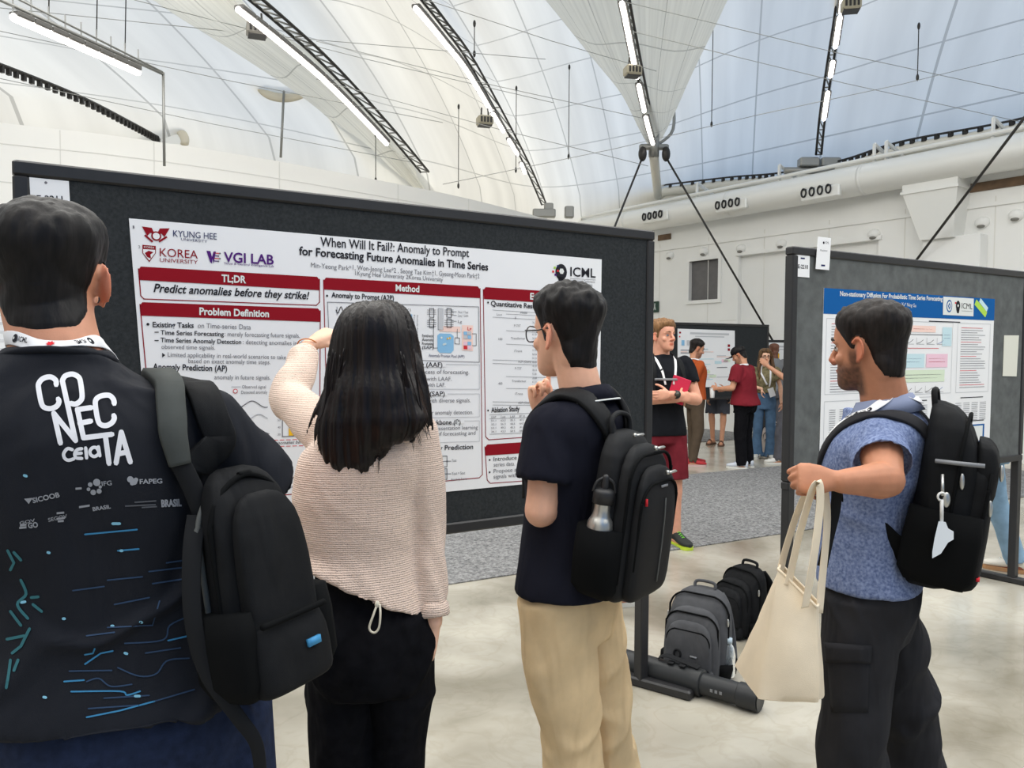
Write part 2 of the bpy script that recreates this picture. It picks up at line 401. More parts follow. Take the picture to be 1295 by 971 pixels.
struct(obj('trim_1', mb, mat('brown_trim', (104, 82, 60), .7, vary=.3, vscale=6), smooth=False))
# cream rim beam that clamps the membrane over the right wall, with its bolted rail
BEAM = mat('rim_beam', (222, 218, 206), .5); DARK = mat('dark_steel', (58, 56, 54), .45, metal=.5); STEEL = mat('grey_steel', (150, 150, 146), .4, metal=.6)
rim = [W(px, py, d) for px, py, d in ((690, 268, 20.6), (800, 248, 18.4), (915, 234, 16.4), (990, 228, 15.2), (1067, 213, 14.1), (1144, 190, 13.0), (1293, 163, 11.6), (1500, 110, 10.0))]
rim = catmull(rim, 60)
mb = MB(); mb.tube(rim, .1, 8); mb.loft([[p+A(0, 0, -.05), p+A(.1, .1, -.05), p+A(.1, .1, -.75), p+A(0, 0, -.75)] for p in rim])
struct(obj('trim_2', mb, BEAM))
mb = MB()
mb.tube(rim+A(-.06, -.06, .13), .018, 6)
for p in rim[::1]: mb.box(p+A(-.05, -.05, .1), (.06, .06, .08))
tag(obj('clamp_rail', mb, DARK, smooth=False), 'thin dark bolted clamp rail along the roof edge above the big white duct', 'rail')
# ------------------------------------------------------------------ big white air duct
DUCT = mat('duct_paint', (232, 232, 228), .35, metal=.15)
dc = [wr(s, 4.42, .42) for s in np.linspace(-7.5, 20, 70)]
t = thing('air_duct', wr(0, 4.1, .42), 'large round white air duct running along the top of the back wall', 'duct')
mb = MB(); mb.tube(dc, .25, 28); obj('duct_pipe', mb, DUCT, t)
for s in (-5, -2.2, .6, 3.3, 5.9, 9):
    mb = MB(); mb.tube([wr(s-.03, 4.42, .42), wr(s+.03, 4.42, .42)], .256, 28); obj('joint_band', mb, DUCT, t)
for k, (px, py) in enumerate(((826, 272), (921, 257), (1033, 241))):
    s, z = wpx(px, py, .68); nm = ('farthest', 'middle', 'nearest')[k]
    q = thing('air_nozzle_bank', wr(s, z-.1, .68), nm + ' white plate with four dark oval air nozzles on the side of the duct', 'vent', 'air nozzle banks on the duct')
    mb = MB(); mb.box(wr(s+.06, z-.05, .65), (.72, .1, .2), WX, bev=.02); obj('plate', mb, DUCT, q, False)
    for j in range(4):
        c = wr(s-.23+j*.155, z-.01, .70); mb = MB(); ang = [(math.cos(a), math.sin(a)) for a in np.arange(16)*2*PI/16]
        mb.loft([[c+WN*o_+WD*x*r*.8+A(0, 0, y*r*1.25) for x, y in ang] for r, o_ in ((.06, -.05), (.066, .03), (.05, .035), (.044, -.02))], 0)
        obj('nozzle', mb, mat('nozzle_black', (36, 36, 38), .6), q)
# brackets between the duct and the rim
for k, (px, py) in enumerate(((888, 236), (992, 222), (1112, 198), (1127, 196), (1262, 168))):
    s, z = wpx(px, py, .3); a = wr(s, 4.62, .45); b = wr(s, 4.95, .45); c = wr(s+.1, 4.62, -.25)
    mb = MB()
    mb.tube([a, b], .03, 6); mb.tube([b, c], .03, 6); mb.tube([a, c], .03, 6)
    nm = ('leftmost', 'second', 'third', 'fourth', 'rightmost')[k]
    tag(obj('duct_bracket', mb, DUCT, smooth=False), nm + ' white triangular bracket on top of the big duct, from the left', 'bracket', 'brackets on top of the duct')
mb = MB(); mb.tube([wr(s, 4.72, .5) for s in np.linspace(-7, 19, 30)], .035, 8)
tag(obj('bracket_pipe', mb, DUCT), 'slim white pipe running along the top of the big duct under the brackets', 'pipe')
# tapered drop under the duct
s0, _ = wpx(1146, 240, .4); s1, _ = wpx(1216, 235, .4); t0, zt = wpx(1164, 304, .4); t1, _ = wpx(1206, 296, .4)
t = thing('duct_drop', wr((s0+s1)/2, 0, .25), 'white tapered duct drop between the big duct and a wall column', 'duct')
mb = MB()
def trap(a, b, z, o0, o1): return [wr(a, z, o0), wr(b, z, o0), wr(b, z, o1), wr(a, z, o1)]
mb.loft([trap(t0, t1, zt, .1, .42), trap(s0, s1, zt+.75, .1, .52), trap(s0, s1, 4.25, .1, .52)]); obj('hopper', mb, DUCT, t, False)
mb = MB(); wbox(mb, t0, t1+.35, 0, zt+.02, .1, .34, bev=.01); obj('column_casing', mb, WHITE, t, False)
mb = MB(); wbox(mb, s0-.02, s1+.02, zt+.72, zt+.76, .1, .54); obj('flange', mb, DUCT, t, False)
# small dome lamps on the wall
for k, (px, py) in enumerate(((846, 323), (889, 318), (936, 314), (987, 308), (1104, 296), (1241, 281), (1284, 272))):
    s, z = wpx(px, py, .14); c = wr(s, z, .1)
    nm = ('leftmost', 'second', 'third', 'fourth', 'fifth', 'sixth', 'rightmost')[k]
    t = thing('bulkhead_lamp', c, nm + ' half round white wall lamp on the back wall, from the left', 'lamp', 'bulkhead lamps on the back wall')
    mb = MB(); mb.ell(c, (.11, .09, .09), WX, 12, 0, 8); obj('lamp_hood', mb, WHITE, t)
    mb = MB(); mb.ell(c+A(0, 0, -.06)+WN*.05, (.06, .04, .03), WX, 10, 0, 6); obj('lamp_lens', mb, mat('lamp_lens', (120, 118, 112), .4), t)
# exit sign
s, z = wpx(829, 388, .12)
t = thing('exit_sign', wr(s, z-.12, .1), 'small dark green exit sign on the back wall beside the end of the big board', 'sign')
mb = MB(); wbox(mb, s-.1, s+.1, z-.12, z+.12, .1, .14, bev=.01); obj('sign_box', mb, mat('exit_green', (26, 62, 48), .4), t, False)
mb = MB(); c = wr(s, z, .143); mb.ell(c+A(0, 0, .06), (.016, .003, .016), WX, 10, 0, 6); mb.tube([c+A(0, 0, .04), c-A(0, 0, .01)], .012, 6); mb.tube([c, c-A(0, 0, .07)+WD*.03], .009, 6); mb.tube([c, c-A(0, 0, .07)-WD*.03], .009, 6)
obj('running_figure', mb, mat('print_white', (225, 228, 226), .5), t)

# ================================================================== THE TENT ROOF
E2 = unit((.262, .965, 0))
def arch_pt(base, px, py):
    n = A(E2[1], -E2[0], 0); return onplane(px, py, base, n)
ARCH = {   # image track of each lit truss: base first, then upwards
 1: (W(537, 232, 14), ((490, 178), (420, 105), (360, 52), (295, 0))),
 2: (W(688, 270, 18), ((662, 212), (600, 100), (560, 46), (522, 0))),
 3: (W(827, 182, 15), ((818, 150), (803, 80), (794, 35), (787, 0))),
 4: (W(1035, 210, 14.2), ((1040, 160), (1049, 100), (1058, 45), (1065, 0)))}
trk = {}
for k, (b, pts) in ARCH.items():
    P = [b] + [arch_pt(b, *p) for p in pts]
    d = unit(P[-1]-P[-2]); 
    for q in range(1, 7): d = unit(d*A(1, 1, .55)); P.append(P[-1]+d*1.5)
    trk[k] = catmull(P, 90)
def fabric(name, rgb, mixf, lines):
    m = bpy.data.materials.new(name); m.use_nodes = True; t = m.node_tree; t.nodes.clear()
    o = t.nodes.new('ShaderNodeOutputMaterial'); d = t.nodes.new('ShaderNodeBsdfDiffuse'); tr = t.nodes.new('ShaderNodeBsdfTranslucent')
    x = t.nodes.new('ShaderNodeMixShader'); x.inputs[0].default_value = mixf; t.links.new(d.outputs[0], x.inputs[1]); t.links.new(tr.outputs[0], x.inputs[2])
    t.links.new(x.outputs[0], o.inputs[0])
    uv = t.nodes.new('ShaderNodeUVMap'); uv.uv_map = 'UVMap'; sp = t.nodes.new('ShaderNodeSeparateXYZ'); t.links.new(uv.outputs[0], sp.inputs[0])
    last = None
    for ax, per, wd in lines:
        a = t.nodes.new('ShaderNodeMath'); a.operation = 'MULTIPLY'; a.inputs[1].default_value = per; t.links.new(sp.outputs[ax], a.inputs[0])
        f = t.nodes.new('ShaderNodeMath'); f.operation = 'FRACT'; t.links.new(a.outputs[0], f.inputs[0])
        c = t.nodes.new('ShaderNodeMath'); c.operation = 'LESS_THAN'; c.inputs[1].default_value = wd*per; t.links.new(f.outputs[0], c.inputs[0])
        if last is None: last = c
        else:
            mm = t.nodes.new('ShaderNodeMath'); mm.operation = 'MAXIMUM'; t.links.new(last.outputs[0], mm.inputs[0]); t.links.new(c.outputs[0], mm.inputs[1]); last = mm
    n = t.nodes.new('ShaderNodeTexNoise'); mp = t.nodes.new('ShaderNodeMapping'); mp.inputs['Scale'].default_value = (60, 3, 1); t.links.new(uv.outputs[0], mp.inputs[0]); t.links.new(mp.outputs[0], n.inputs['Vector']); n.inputs['Scale'].default_value = 1.0; n.inputs['Detail'].default_value = 4
    r = t.nodes.new('ShaderNodeValToRGB'); c0 = lin(rgb); r.color_ramp.elements[0].color = tuple(np.clip(c0*.86, 0, 1))+(1,); r.color_ramp.elements[1].color = tuple(np.clip(c0*1.06, 0, 1))+(1,)
    r.color_ramp.elements[0].position = .3; r.color_ramp.elements[1].position = .7
    t.links.new(n.outputs['Fac'], r.inputs[0])
    mx = t.nodes.new('ShaderNodeMix'); mx.data_type = 'RGBA'; t.links.new(r.outputs[0], mx.inputs[6]); mx.inputs[7].default_value = tuple(c0*.62)+(1,)
    if last is not None: t.links.new(last.outputs[0], mx.inputs[0])
    else: mx.inputs[0].default_value = 0
    t.links.new(mx.outputs[2], d.inputs[0]); t.links.new(mx.outputs[2], tr.inputs[0]); return m
def surf(name, grid, m, uvs=(1, 1)):
    G_ = np.asarray(grid, float); a, b = G_.shape[:2]; Fs = []; 
    for i in range(a-1):
        for j in range(b-1): Fs.append((i*b+j, i*b+j+1, (i+1)*b+j+1, (i+1)*b+j))
    V = G_.reshape(-1, 3); base = A(V[:, 0].mean(), V[:, 1].mean(), V[:, 2].min()); me = rawmesh(V-base, Fs, name); me.materials.append(m)
    uv = me.uv_layers.new(name='UVMap'); ii = np.empty(len(me.loops), np.int32); me.loops.foreach_get('vertex_index', ii)
    U = np.stack([(ii % b)/(b-1)*uvs[0], (ii//b)/(a-1)*uvs[1]], 1); uv.data.foreach_set('uv', U.astype(np.float32).ravel())
    me.polygons.foreach_set('use_smooth', np.full(len(Fs), True))
    o = bpy.data.objects.new(name, me); COL.objects.link(o); o.location = base; return o
def ridge(base, tgt_h=1.8, L=4.0):
    base = A(*base); out = [base - A(0, 0, 1.6) + E2*.5, base + E2*.25 - A(0, 0, .5)]
    for s in np.linspace(0, 17, 40): out.append(base - E2*s + A(0, 0, tgt_h*(1-math.exp(-s/L))))
    return np.array(out)
b2 = W(688, 262, 18.3); b3 = W(834, 245, 17.6); b4 = W(1036, 212, 14.6)
rows = [ridge((-17, 4, 5.0), 1.2), ridge((-11.5, 9, 4.9), 1.3), ridge(W(205, 165, 13.2), 1.6), ridge(trk[1][0]+A(0, .3, 0), 2.2, 3.6), ridge(b2, 2.1, 3.8), ridge(b3, 2.5, 4.2), ridge(b4, 2.6, 3.4), ridge((9.2, 10.2, 5.0), 2.6), ridge((13.5, 5, 5.0), 2.4), ridge((17, -2, 5), 2.2)]
R_ = np.array(rows); NU = 12*9+1
U = np.array([catmull(R_[:, j], NU) for j in range(R_.shape[1])])            # (along, across, 3)
fr = (np.arange(NU) % 12)/12.0
sag = np.sin(PI*fr)**.9
grow = np.clip(np.linspace(-.1, 1.2, R_.shape[1]), 0, 1)[:, None]
U[:, :, 2] += .42*sag[None, :]*np.minimum(grow*1.6, 1.0)
U[:, :, 2] += .22
struct(surf('ceiling', U, fabric('roof_membrane', (240, 239, 234), .76, ((0, 27, .0009), (1, 15, .0016)))))
# the double fabric funnels pulled down to the mast heads
FUN = fabric('roof_funnel_fabric', (246, 245, 238), .62, ((0, 6, .004), (1, 7, .003)))
def funnel(levels, name, label):
    g = []
    for (lx, ly), (rx, ry), (cx, cy), d in levels:
        l, r, c = W(lx, ly, d+.55), W(rx, ry, d+.55), W(cx, cy, d); g.append([l, l*.6+c*.4+A(0, .12, -.05), c, r*.6+c*.4+A(0, .12, -.05), r])
    g = np.array(g); g = np.array([catmull(x, 17) for x in g]); g = np.array([catmull(g[:, j], 40) for j in range(17)]).transpose(1, 0, 2)
    return tag(surf(name, g, FUN), label, 'roof fabric')
funnel([((823, 184), (833, 184), (827, 186), 15.2), ((806, 158), (850, 150), (822, 165), 14.4), ((785, 118), (860, 128), (812, 128), 13.4), ((748, 72), (876, 92), (803, 85), 12.6), ((690, 0), (920, 0), (789, 0), 11.2), ((600, -110), (985, -150), (775, -150), 9.6), ((470, -330), (1080, -380), (755, -400), 8.0)],
       'roof_funnel', 'cream roof fabric funnel drawn down to the bright mast head')
funnel([((520, 243), (545, 240), (536, 240), 14.1), ((450, 182), (510, 190), (489, 182), 13.2), ((392, 130), (462, 140), (424, 118), 12.0), ((300, 68), (395, 70), (352, 55), 10.6), ((188, -4), (310, 5), (290, 0), 9.2), ((60, -110), (235, -120), (220, -110), 8.2), ((-150, -330), (120, -330), (100, -330), 7.2)],
       'roof_funnel', 'cream roof fabric valley sloping down along the leftmost curved truss')
# trusses with their lit tubes
HOUS = mat('luminaire_grey', (96, 94, 90), .5); LED = mat('led_tube', (255, 250, 244), .5, emit=5.0)
ORD = 'first second third fourth fifth sixth seventh eighth ninth tenth eleventh twelfth thirteenth fourteenth fifteenth sixteenth'.split()
def luminaire(a, b, label, group, side):
    a = A(*a); b = A(*b); d = unit(b-a); up = unit(A(0, 0, 1)-d*d[2]); sd = np.cross(d, up)
    t = thing('strip_light', (a+b)/2, label, 'light', group)
    c = (a+b)/2; L = np.linalg.norm(b-a)*.93
    mb = MB(); mb.box(c+up*.035, (L, .12, .05), (d, sd, up), bev=.008); obj('light_housing', mb, HOUS, t, False)
    mb = MB(); mb.tube([c-d*L*.48, c+d*L*.48], .036, 10, round_=True); obj('light_tube', mb, LED, t)
def truss(k, label, dn=A(0, 0, .2), wd=.2):
    P = trk[k][::2]; t = thing('roof_truss', P[0], label, 'truss')
    sd = A(E2[1], -E2[0], 0)
    mb = MB(); mb.tube(P+dn+sd*wd/2, .020, 6); obj('chord', mb, DARK, t)
    mb = MB(); mb.tube(P+dn-sd*wd/2, .020, 6); obj('chord', mb, DARK, t)
    mb = MB()
    for i in range(len(P)-1):
        a, b = P[i]+dn, P[i+1]+dn
        mb.tube([a+sd*wd/2, b-sd*wd/2], .012, 5); mb.tube([a-sd*wd/2, a+sd*wd/2], .012, 5)
    obj('lacing', mb, STEEL, t, False)
where = {1: 'leftmost curved truss', 2: 'second curved truss from the left', 3: 'truss ending at the mast head', 4: 'rightmost truss above the duct'}
for k in ARCH: truss(k, 'curved lattice roof truss, the ' + where[k], wd={1: .15, 2: .11, 3: .10, 4: .09}[k])
LITE = {1: [(297, 2, 490, 178, 12)], 2: [(524, 2, 618, 130, 9), (623, 139, 637, 162, 2), (643, 172, 655, 192, 1), (659, 203, 664, 215, 1)],
        3: [(787, -4, 806, 86, 5), (807, 92, 815, 118, 2), (817, 130, 826, 178, 3)], 4: [(1066, -10, 1064, 12, 1), (1062, 16, 1056, 56, 2), (1053, 74, 1050, 90, 1), (1047, 108, 1042, 146, 2)]}
for k, segs in LITE.items():
    lab = []
    for x0, y0, x1, y1, n in segs:
        # follow the real curve of the truss between the two ends
        T = trk[k]; b = ARCH[k][0]
        pa, pb = arch_pt(b, x0, y0), arch_pt(b, x1, y1)
        ia = np.argmin(np.abs((T-pa) @ E2)); ib = np.argmin(np.abs((T-pb) @ E2))
        S = catmull(T[min(ia, ib):max(ia, ib)+1], 60) if abs(ia-ib) > 2 else np.linspace(pb, pa, 60)
        for j in range(n):
            q = S[int(j*59/n)], S[int((j+1)*59/n)]; lab.append(q)
    lab.sort(key=lambda q: q[0][2])
    for j, q in enumerate(lab):
        luminaire(q[0]-A(0, 0, .06), q[1]-A(0, 0, .06), ORD[j] + ' lit tube up from the foot of the ' + where[k], 'lit tubes on the roof trusses', 1)
# straight suspended row at the upper left
a, b = W(-60, 12, 6.6), W(175, 88, 8.5); b[2] = a[2] = 4.5
P = np.linspace(a, b, 12); ud = unit(b-a)
t = thing('light_rail', b, 'straight steel rail hung on wires at the upper left carrying a row of lit tubes', 'rail')
mb = MB(); mb.tube([a+A(0, 0, .1), b+ud*.35+A(0, 0, .1)], .016, 6); mb.tube([a+A(0, 0, .2), b+ud*.35+A(0, 0, .12)], .01, 6); obj('rail_bar', mb, STEEL, t)
mb = MB()
for p in P: mb.tube([p+A(0, 0, .03), p+A(0, 0, .24)], .007, 5)
obj('rail_clips', mb, STEEL, t, False)
e = b+ud*.36
mb = MB(); mb.tube([e+A(0, 0, .12), e+A(0, 0, -.9)], .016, 6); obj('rail_post', mb, STEEL, t)
for i in (2, 5, 8, 10):
    p = P[i]+A(0, 0, .1); mb = MB(); mb.tube([p, p+A(.02, .1, 2.2)], .006, 5); obj('hanger_wire', mb, DARK, t)
for i in range(3, 11):
    luminaire(P[i], P[i+1], ORD[10-i] + ' lit tube from the right end of the straight hung row', 'lit tubes of the hung row', 1)
# dark beaded cable truss at the far left
P = catmull([W(-70, 58, 9.5), W(0, 82, 10.2), (W(100, 122, 11.4)), W(165, 155, 12.6), W(200, 174, 13.2)], 44)
mb = MB(); mb.tube(P, .028, 6)
for p in P[::1]: mb.box(p+A(0, 0, -.05), (.05, .05, .08))
tag(obj('beaded_cable', mb, DARK, smooth=False), 'dark beaded cable sloping down to the round opening at the upper left', 'cable')
# openings with bright rims
RIM = mat('opening_rim', (216, 208, 188), .6); PANE = mat('opening_film', (246, 246, 242), .7)
def opening(c, axu, axv, label, a0, a1):
    t = thing('roof_opening', c, label, 'roof opening')
    P = [c+axu*math.cos(a)+axv*math.sin(a) for a in np.linspace(a0, a1, 30)]
    mb = MB(); mb.tube(P, .07, 8, flat=.5); obj('rim', mb, RIM, t)
    mb = MB(); mb.poly(P); obj('film', mb, PANE, t, False)
c = W(194, 177, 13.3); opening(c, W(234, 178, 13.3)-c, W(194, 155, 13.5)-c, 'wide rimmed roof opening just above the white wall at the left', -.2, PI+.2)
c = W(361, 104, 12.6); opening(c, W(383, 118, 12.6)-c, W(337, 118, 12.6)-c, 'small rimmed roof opening above the left truss foot, crossed by a pole', -.9, PI/2+.9)
mb = MB(); mb.tube([W(359, 115, 12.5), W(355, 199, 12.4)], .02, 6)
tag(obj('thin_pole', mb, STEEL), 'thin pole hanging from the small roof opening down to the white wall', 'pole')
# anchor head, masts, stays
c = W(827, 186, 15)
t = thing('roof_anchor', c-A(0, 0, .2), 'steel mast head where the roof funnel, truss and stays meet', 'fitting')
mb = MB(); mb.tube([c+A(0, 0, .25), c-A(0, 0, .18)], .1, 10); mb.box(c, (.55, .12, .1), bev=.02); obj('head_casting', mb, STEEL, t)
for sgn in (-1, 1):
    mb = MB(); mb.ell(c+A(sgn*.22, -.05, -.14), (.08, .08, .14)); obj('stay_socket', mb, DARK, t)
    mb = MB(); mb.tube(catmull([c, c+A(.1+sgn*.25, .1, .3), c+A(.2+sgn*.2, .2, .75), c+A(.3, .2, .95)], 14), .03, 6); obj('edge_rope', mb, STEEL, t)
mb = MB(); a, b = c-A(0, 0, .15), W(832, 248, 17.3); mb.tube([a, b], .09, 8)
m2_ = MB()
for f in np.linspace(.05, .95, 14): m2_.box(a*(1-f)+b*f+A(0, -.09, 0), (.1, .06, .05))
o = tag(obj('mast_strut', mb, BEAM), 'short cream strut under the mast head leaning back to the duct', 'strut'); obj('bolt_row', m2_, DARK, o, False)
def stay(a, b, label):
    mb = MB(); mb.tube([a, b], .02, 6); tag(obj('stay_cable', mb, DARK), label, 'cable', 'dark stay cables')
stay(c+A(-.22, -.05, -.2), G(662, 575), 'dark stay cable running down left from the mast head behind the big board')
stay(c+A(.22, -.05, -.2), onplane(992, 456, WP+WN*.1, WN), 'dark stay cable running down right from the mast head past the small window')
stay(W(1425, -22, 9), onplane(1120, 380, WP+WN*.1, WN), 'dark stay cable crossing in front of the duct at the upper right')
c4 = ARCH[4][0]
t = thing('truss_foot', c4-A(0, 0, .1), 'grey steel foot of the right truss standing on the white duct', 'fitting')
for dx in (-.18, .2):
    mb = MB(); mb.box(c4+A(dx, 0, .06), (.34, .2, .16), bev=.02); obj('foot_block', mb, STEEL, t, False)
mb = MB(); mb.tube([c4+A(.35*i-.6, 0, -.08) for i in range(4)], .06, 8); obj('foot_bar', mb, STEEL, t)
c2 = W(688, 270, 17.5)
mb = MB(); mb.box(c2, (.5, .25, .18), bev=.02); mb.box(c2+A(.1, 0, .12), (.2, .2, .2), bev=.02); mb.box(c2+A(.55, 0, .03), (.2, .2, .25), bev=.02)
tag(obj('truss_foot', mb, STEEL, smooth=False), 'grey steel foot of the truss just above the top edge of the big board', 'fitting')
# hanging wires from the roof, straight down
for k, (px, y0, y1, d) in enumerate(((475, 170, 228, 13), (580, 135, 235, 14), (653, 112, 215, 14), (720, 85, 198, 14), (902, 25, 157, 13), (1162, 33, 98, 11), (600, 30, 68, 11))):
    a = W(px, y0, d); b = A(a[0], a[1], W(px, y1, d)[2]); mb = MB(); mb.tube([a, b], .007, 5); mb.ell(a, (.02, .02, .05)); mb.ell(b, (.02, .02, .05))
    tag(obj('roof_wire', mb, DARK), 'thin vertical wire hanging under the roof, ' + ORD[(0, 1, 3, 4, 5, 6, 2)[k]] + ' of seven from the left', 'wire', 'thin roof wires')
# long tension cables of the roof
def wire(a, b, label):
    mb = MB(); mb.tube([a, (a+b)/2-A(0, 0, .03), b], .0045, 5); tag(obj('roof_cable', mb, mat('thin_cable', (158, 158, 154), .5)), label, 'cable', 'thin roof cables')
LC = [((-20, 35), (560, 155)), ((-20, 95), (520, 205)), ((0, 10), (690, 75)), ((400, 52), (815, 150)), ((560, 233), (960, 145)), ((780, 0), (1295, 118)), ((800, 40), (1295, 155)), ((960, 145), (1295, 68)), ((400, 100), (820, 210)), ((170, 0), (700, 130)), ((540, 0), (830, 90))]
for k, ((x0, y0), (x1, y1)) in enumerate(LC):
    wire(W(x0, y0, 9.6), W(x1, y1, 11.2), 'thin straight cable under the roof fabric, ' + ORD[k] + ' counted from the upper left')
# little floodlight boxes on the trusses
def flood(c, ax, label, col=(176, 168, 146)):
    t = thing('floodlight', c-A(0, 0, .1), label, 'lamp'); X = unit(ax); Y = np.cross(A(0, 0, 1), X)
    mb = MB(); mb.box(c, (.24, .2, .14), (X, Y, A(0, 0, 1)), bev=.02); obj('lamp_body', mb, mat('lamp_cream%d' % col[0], col, .5), t, False)
    mb = MB(); mb.box(c-A(0, 0, .075), (.2, .16, .02), (X, Y, A(0, 0, 1))); obj('lamp_glass', mb, DARK, t, False)
    mb = MB()
    for j in range(4): mb.box(c+X*(j*.05-.075)-Y*.105, (.025, .02, .08), (X, Y, A(0, 0, 1)))
    obj('cooling_fins', mb, DARK, t, False)
    mb = MB(); mb.tube([c+A(0, 0, .06)-X*.06, c+A(0, 0, .2)-X*.05], .012, 6); mb.tube([c+A(0, 0, .06)+X*.06, c+A(0, 0, .2)+X*.05], .012, 6); obj('yoke', mb, DARK, t)
flood(W(613, 153, 12.5), (1, .3, 0), 'small cream floodlight box hanging beside the truss above the big board')
flood(W(800, 90, 11.8), (1, .2, 0), 'small cream floodlight box on the truss that ends at the mast head')
flood(W(1076, 7, 10.6), (1, -.2, 0), 'small cream floodlight box at the top of the right truss', (182, 174, 152))
flood(W(325, 38, 9.5), (1, .4, 0), 'grey floodlight under the left truss with dark glass', (150, 146, 138))
# ================================================================== POSTER BOARDS
FELT = mat('charcoal_felt', (50, 53, 55), .95, vary=.22, vscale=90, bump=.4, bscale=300, spec=.1)
FELT_LIT = mat('charcoal_felt_lit', (98, 101, 101), .95, vary=.18, vscale=14, bump=.4, bscale=300, spec=.1)  # same felt as the left board, its brighter exposure put into the colour
BLK = mat('black_frame', (34, 34, 36), .45, vary=.1, vscale=30)
PAPER = mat('poster_paper', (238, 239, 241), .45, vary=.015, vscale=2)
INK = mat('ink_black', (44, 44, 50), .8, spec=.1); INKG = mat('ink_grey', (118, 118, 124), .8, spec=.1); CRIM = mat('crimson_print', (142, 22, 36), .8, spec=.1)
PW = mat('print_white', (240, 240, 240), .8, spec=.1); NAVY = mat('ink_navy', (38, 44, 92), .8, spec=.1); PURP = mat('ink_purple', (84, 38, 120), .8, spec=.1)
RED = mat('ink_red', (208, 52, 60), .8, spec=.1); GOLD = mat('ink_gold', (240, 186, 40), .8, spec=.1); SKY = mat('ink_skyblue', (140, 190, 226), .8, spec=.1)
PINK = mat('ink_pink', (246, 214, 204), .8, spec=.1); PALE = mat('ink_pale', (196, 198, 202), .8, spec=.1); BLUE = mat('header_blue', (22, 92, 160), .8, spec=.1)
LIME = mat('ink_lime', (176, 216, 90), .8, spec=.1); MINT = mat('ink_mint', (216, 230, 206), .8, spec=.1); CYAN = mat('ink_cyan', (198, 224, 232), .8, spec=.1); ROSE = mat('ink_rose', (238, 200, 216), .8, spec=.1)
PMATS = [PAPER, INK, INKG, CRIM, PW, NAVY, PURP, RED, GOLD, SKY, PINK, PALE, BLUE, LIME, MINT, CYAN, ROSE]
(mP, mI, mG, mC, mW, mN, mU, mR, mY, mS, mK, mL, mB_, mLi, mMi, mCy, mRo) = range(17)
def board(Aa, Bb, z0, z1, felt, label, feet, posts=(True, True), grp='poster boards'):
    a = A(Aa[0], Aa[1], 0); b = A(Bb[0], Bb[1], 0); u = unit(b-a); n = A(u[1], -u[0], 0); X = (u, n, A(0, 0, 1)); L = np.linalg.norm(b-a)
    t = thing('poster_board', (a+b)/2, label, 'poster board', grp)
    mb = MB(); mb.box((a+b)/2+A(0, 0, (z0+z1)/2), (L-.04, .035, z1-z0-.04), X); obj('felt_panel', mb, felt, t, False)
    mb = MB()
    for z in (z0+.022, z1-.022): mb.box((a+b)/2+A(0, 0, z), (L, .055, .044), X, bev=.006)
    for p in (a+u*.022, b-u*.022): mb.box(p+A(0, 0, (z0+z1)/2), (.044, .0545, z1-z0-.088), X, bev=.006)
    obj('frame', mb, BLK, t, False)
    for k, p in enumerate((a+u*.03, b-u*.03)):
        if not posts[k]: continue
        mb = MB(); mb.box(p+A(0, 0, z0/2+.02)-n*0.0, (.05, .05, z0-.0), X, bev=.004); obj('post', mb, BLK, t, False)
        fd, f0, f1 = feet[k]; fd = unit(fd); c = p+fd*(f0+f1)/2
        mb = MB(); mb.box(c+A(0, 0, .022), (abs(f1-f0), .06, .044), (fd, A(-fd[1], fd[0], 0), A(0, 0, 1)), bev=.008)
        for f in (f0+.03, f1-.03): mb.tube([p+fd*f, p+fd*f+A(0, 0, .01)], .02, 8)
        obj('foot', mb, BLK, t, False)
    return t, u, n
LA, LB = W(15, 203, 2.38), W(824, 293, 3.70); RC, RD = W(998, 313, 4.18), W(1296, 345, 5.42)
ZT = (LA[2]+LB[2])/2; ZB = W(824, 641, 3.70)[2]
fa = unit(G(890, 902)-G(765, 866)); fb = unit(G(1293, 751)-G(1240, 739))
tb, u1, n1 = board(LA, LB, ZB, ZT, FELT, 'large charcoal poster board at the left carrying the poster with crimson headings', [(fa, -.3, .3), (fa, -.42, .26)])
tr_, u2, n2 = board(RC, RD, ZB, ZT, FELT_LIT, 'poster board at the right carrying the blue headed poster', [(fb, -.2, .22), (fb, -.35, .3)])
# ---------------------------------------------------------------- left poster
def sheet_on(A0, u, n, off=.021): return Sheet(A0*A(1, 1, 0)+n*off, u, A(0, 0, 1))
S = sheet_on(LA, u1, n1, .021)
q = [S.uv(163, 276), S.uv(761, 328), S.uv(757, 603), S.uv(194, 658)]
mbp = MB(); bk = S.P(q, -3); fr_ = S.P(q, 0); mbp.loft([bk, fr_]); PB = (mbp.verts(), list(mbp.F), [0]*len(mbp.F))
S.mb.add(mbp.verts(), mbp.F, 0)
pt = S.uv
def bar(px0, py0, px1, py1, h, m, k=2): a, b = pt(px0, py0), pt(px1, py1); S.line([a, b], h, m, k)
# heading
T = S.ptext
T('When Will It Fail?: Anomaly to Prompt', (405, 311), (593, 325), 12, mI, bold=.012)
T('for Forecasting Future Anomalies in Time Series', (378, 322), (617, 342), 11, mI, bold=.024)
T('Min-Yeong Park*', (393, 338), (444, 342), 6.5, mG); T('1, Won-Jeong Lee*2 , Seong Tae Kim', (446, 341), (545, 348), 6.5, mG); T('\u20201, Gyeong-Moon Park\u20202', (546, 348), (606, 352), 6.5, mG)
T('1Kyung Hee University 2Korea University', (449, 348), (560, 356), 6, mG)
T('KYUNG HEE', (219, 299), (274, 303), 8.5, mN); T('UNIVERSITY', (229, 304), (262, 307), 3.4, mN)
T('KOREA', (202, 324), (250, 327), 11, mC)
T('UNIVERSITY', (202, 331), (250, 334), 5.2, mC)
T('VGI LAB', (283, 331), (346, 334.5), 13, mU, bold=.02); T('Visual & General Intelligence Lab', (283, 334), (346, 338), 3, mU)
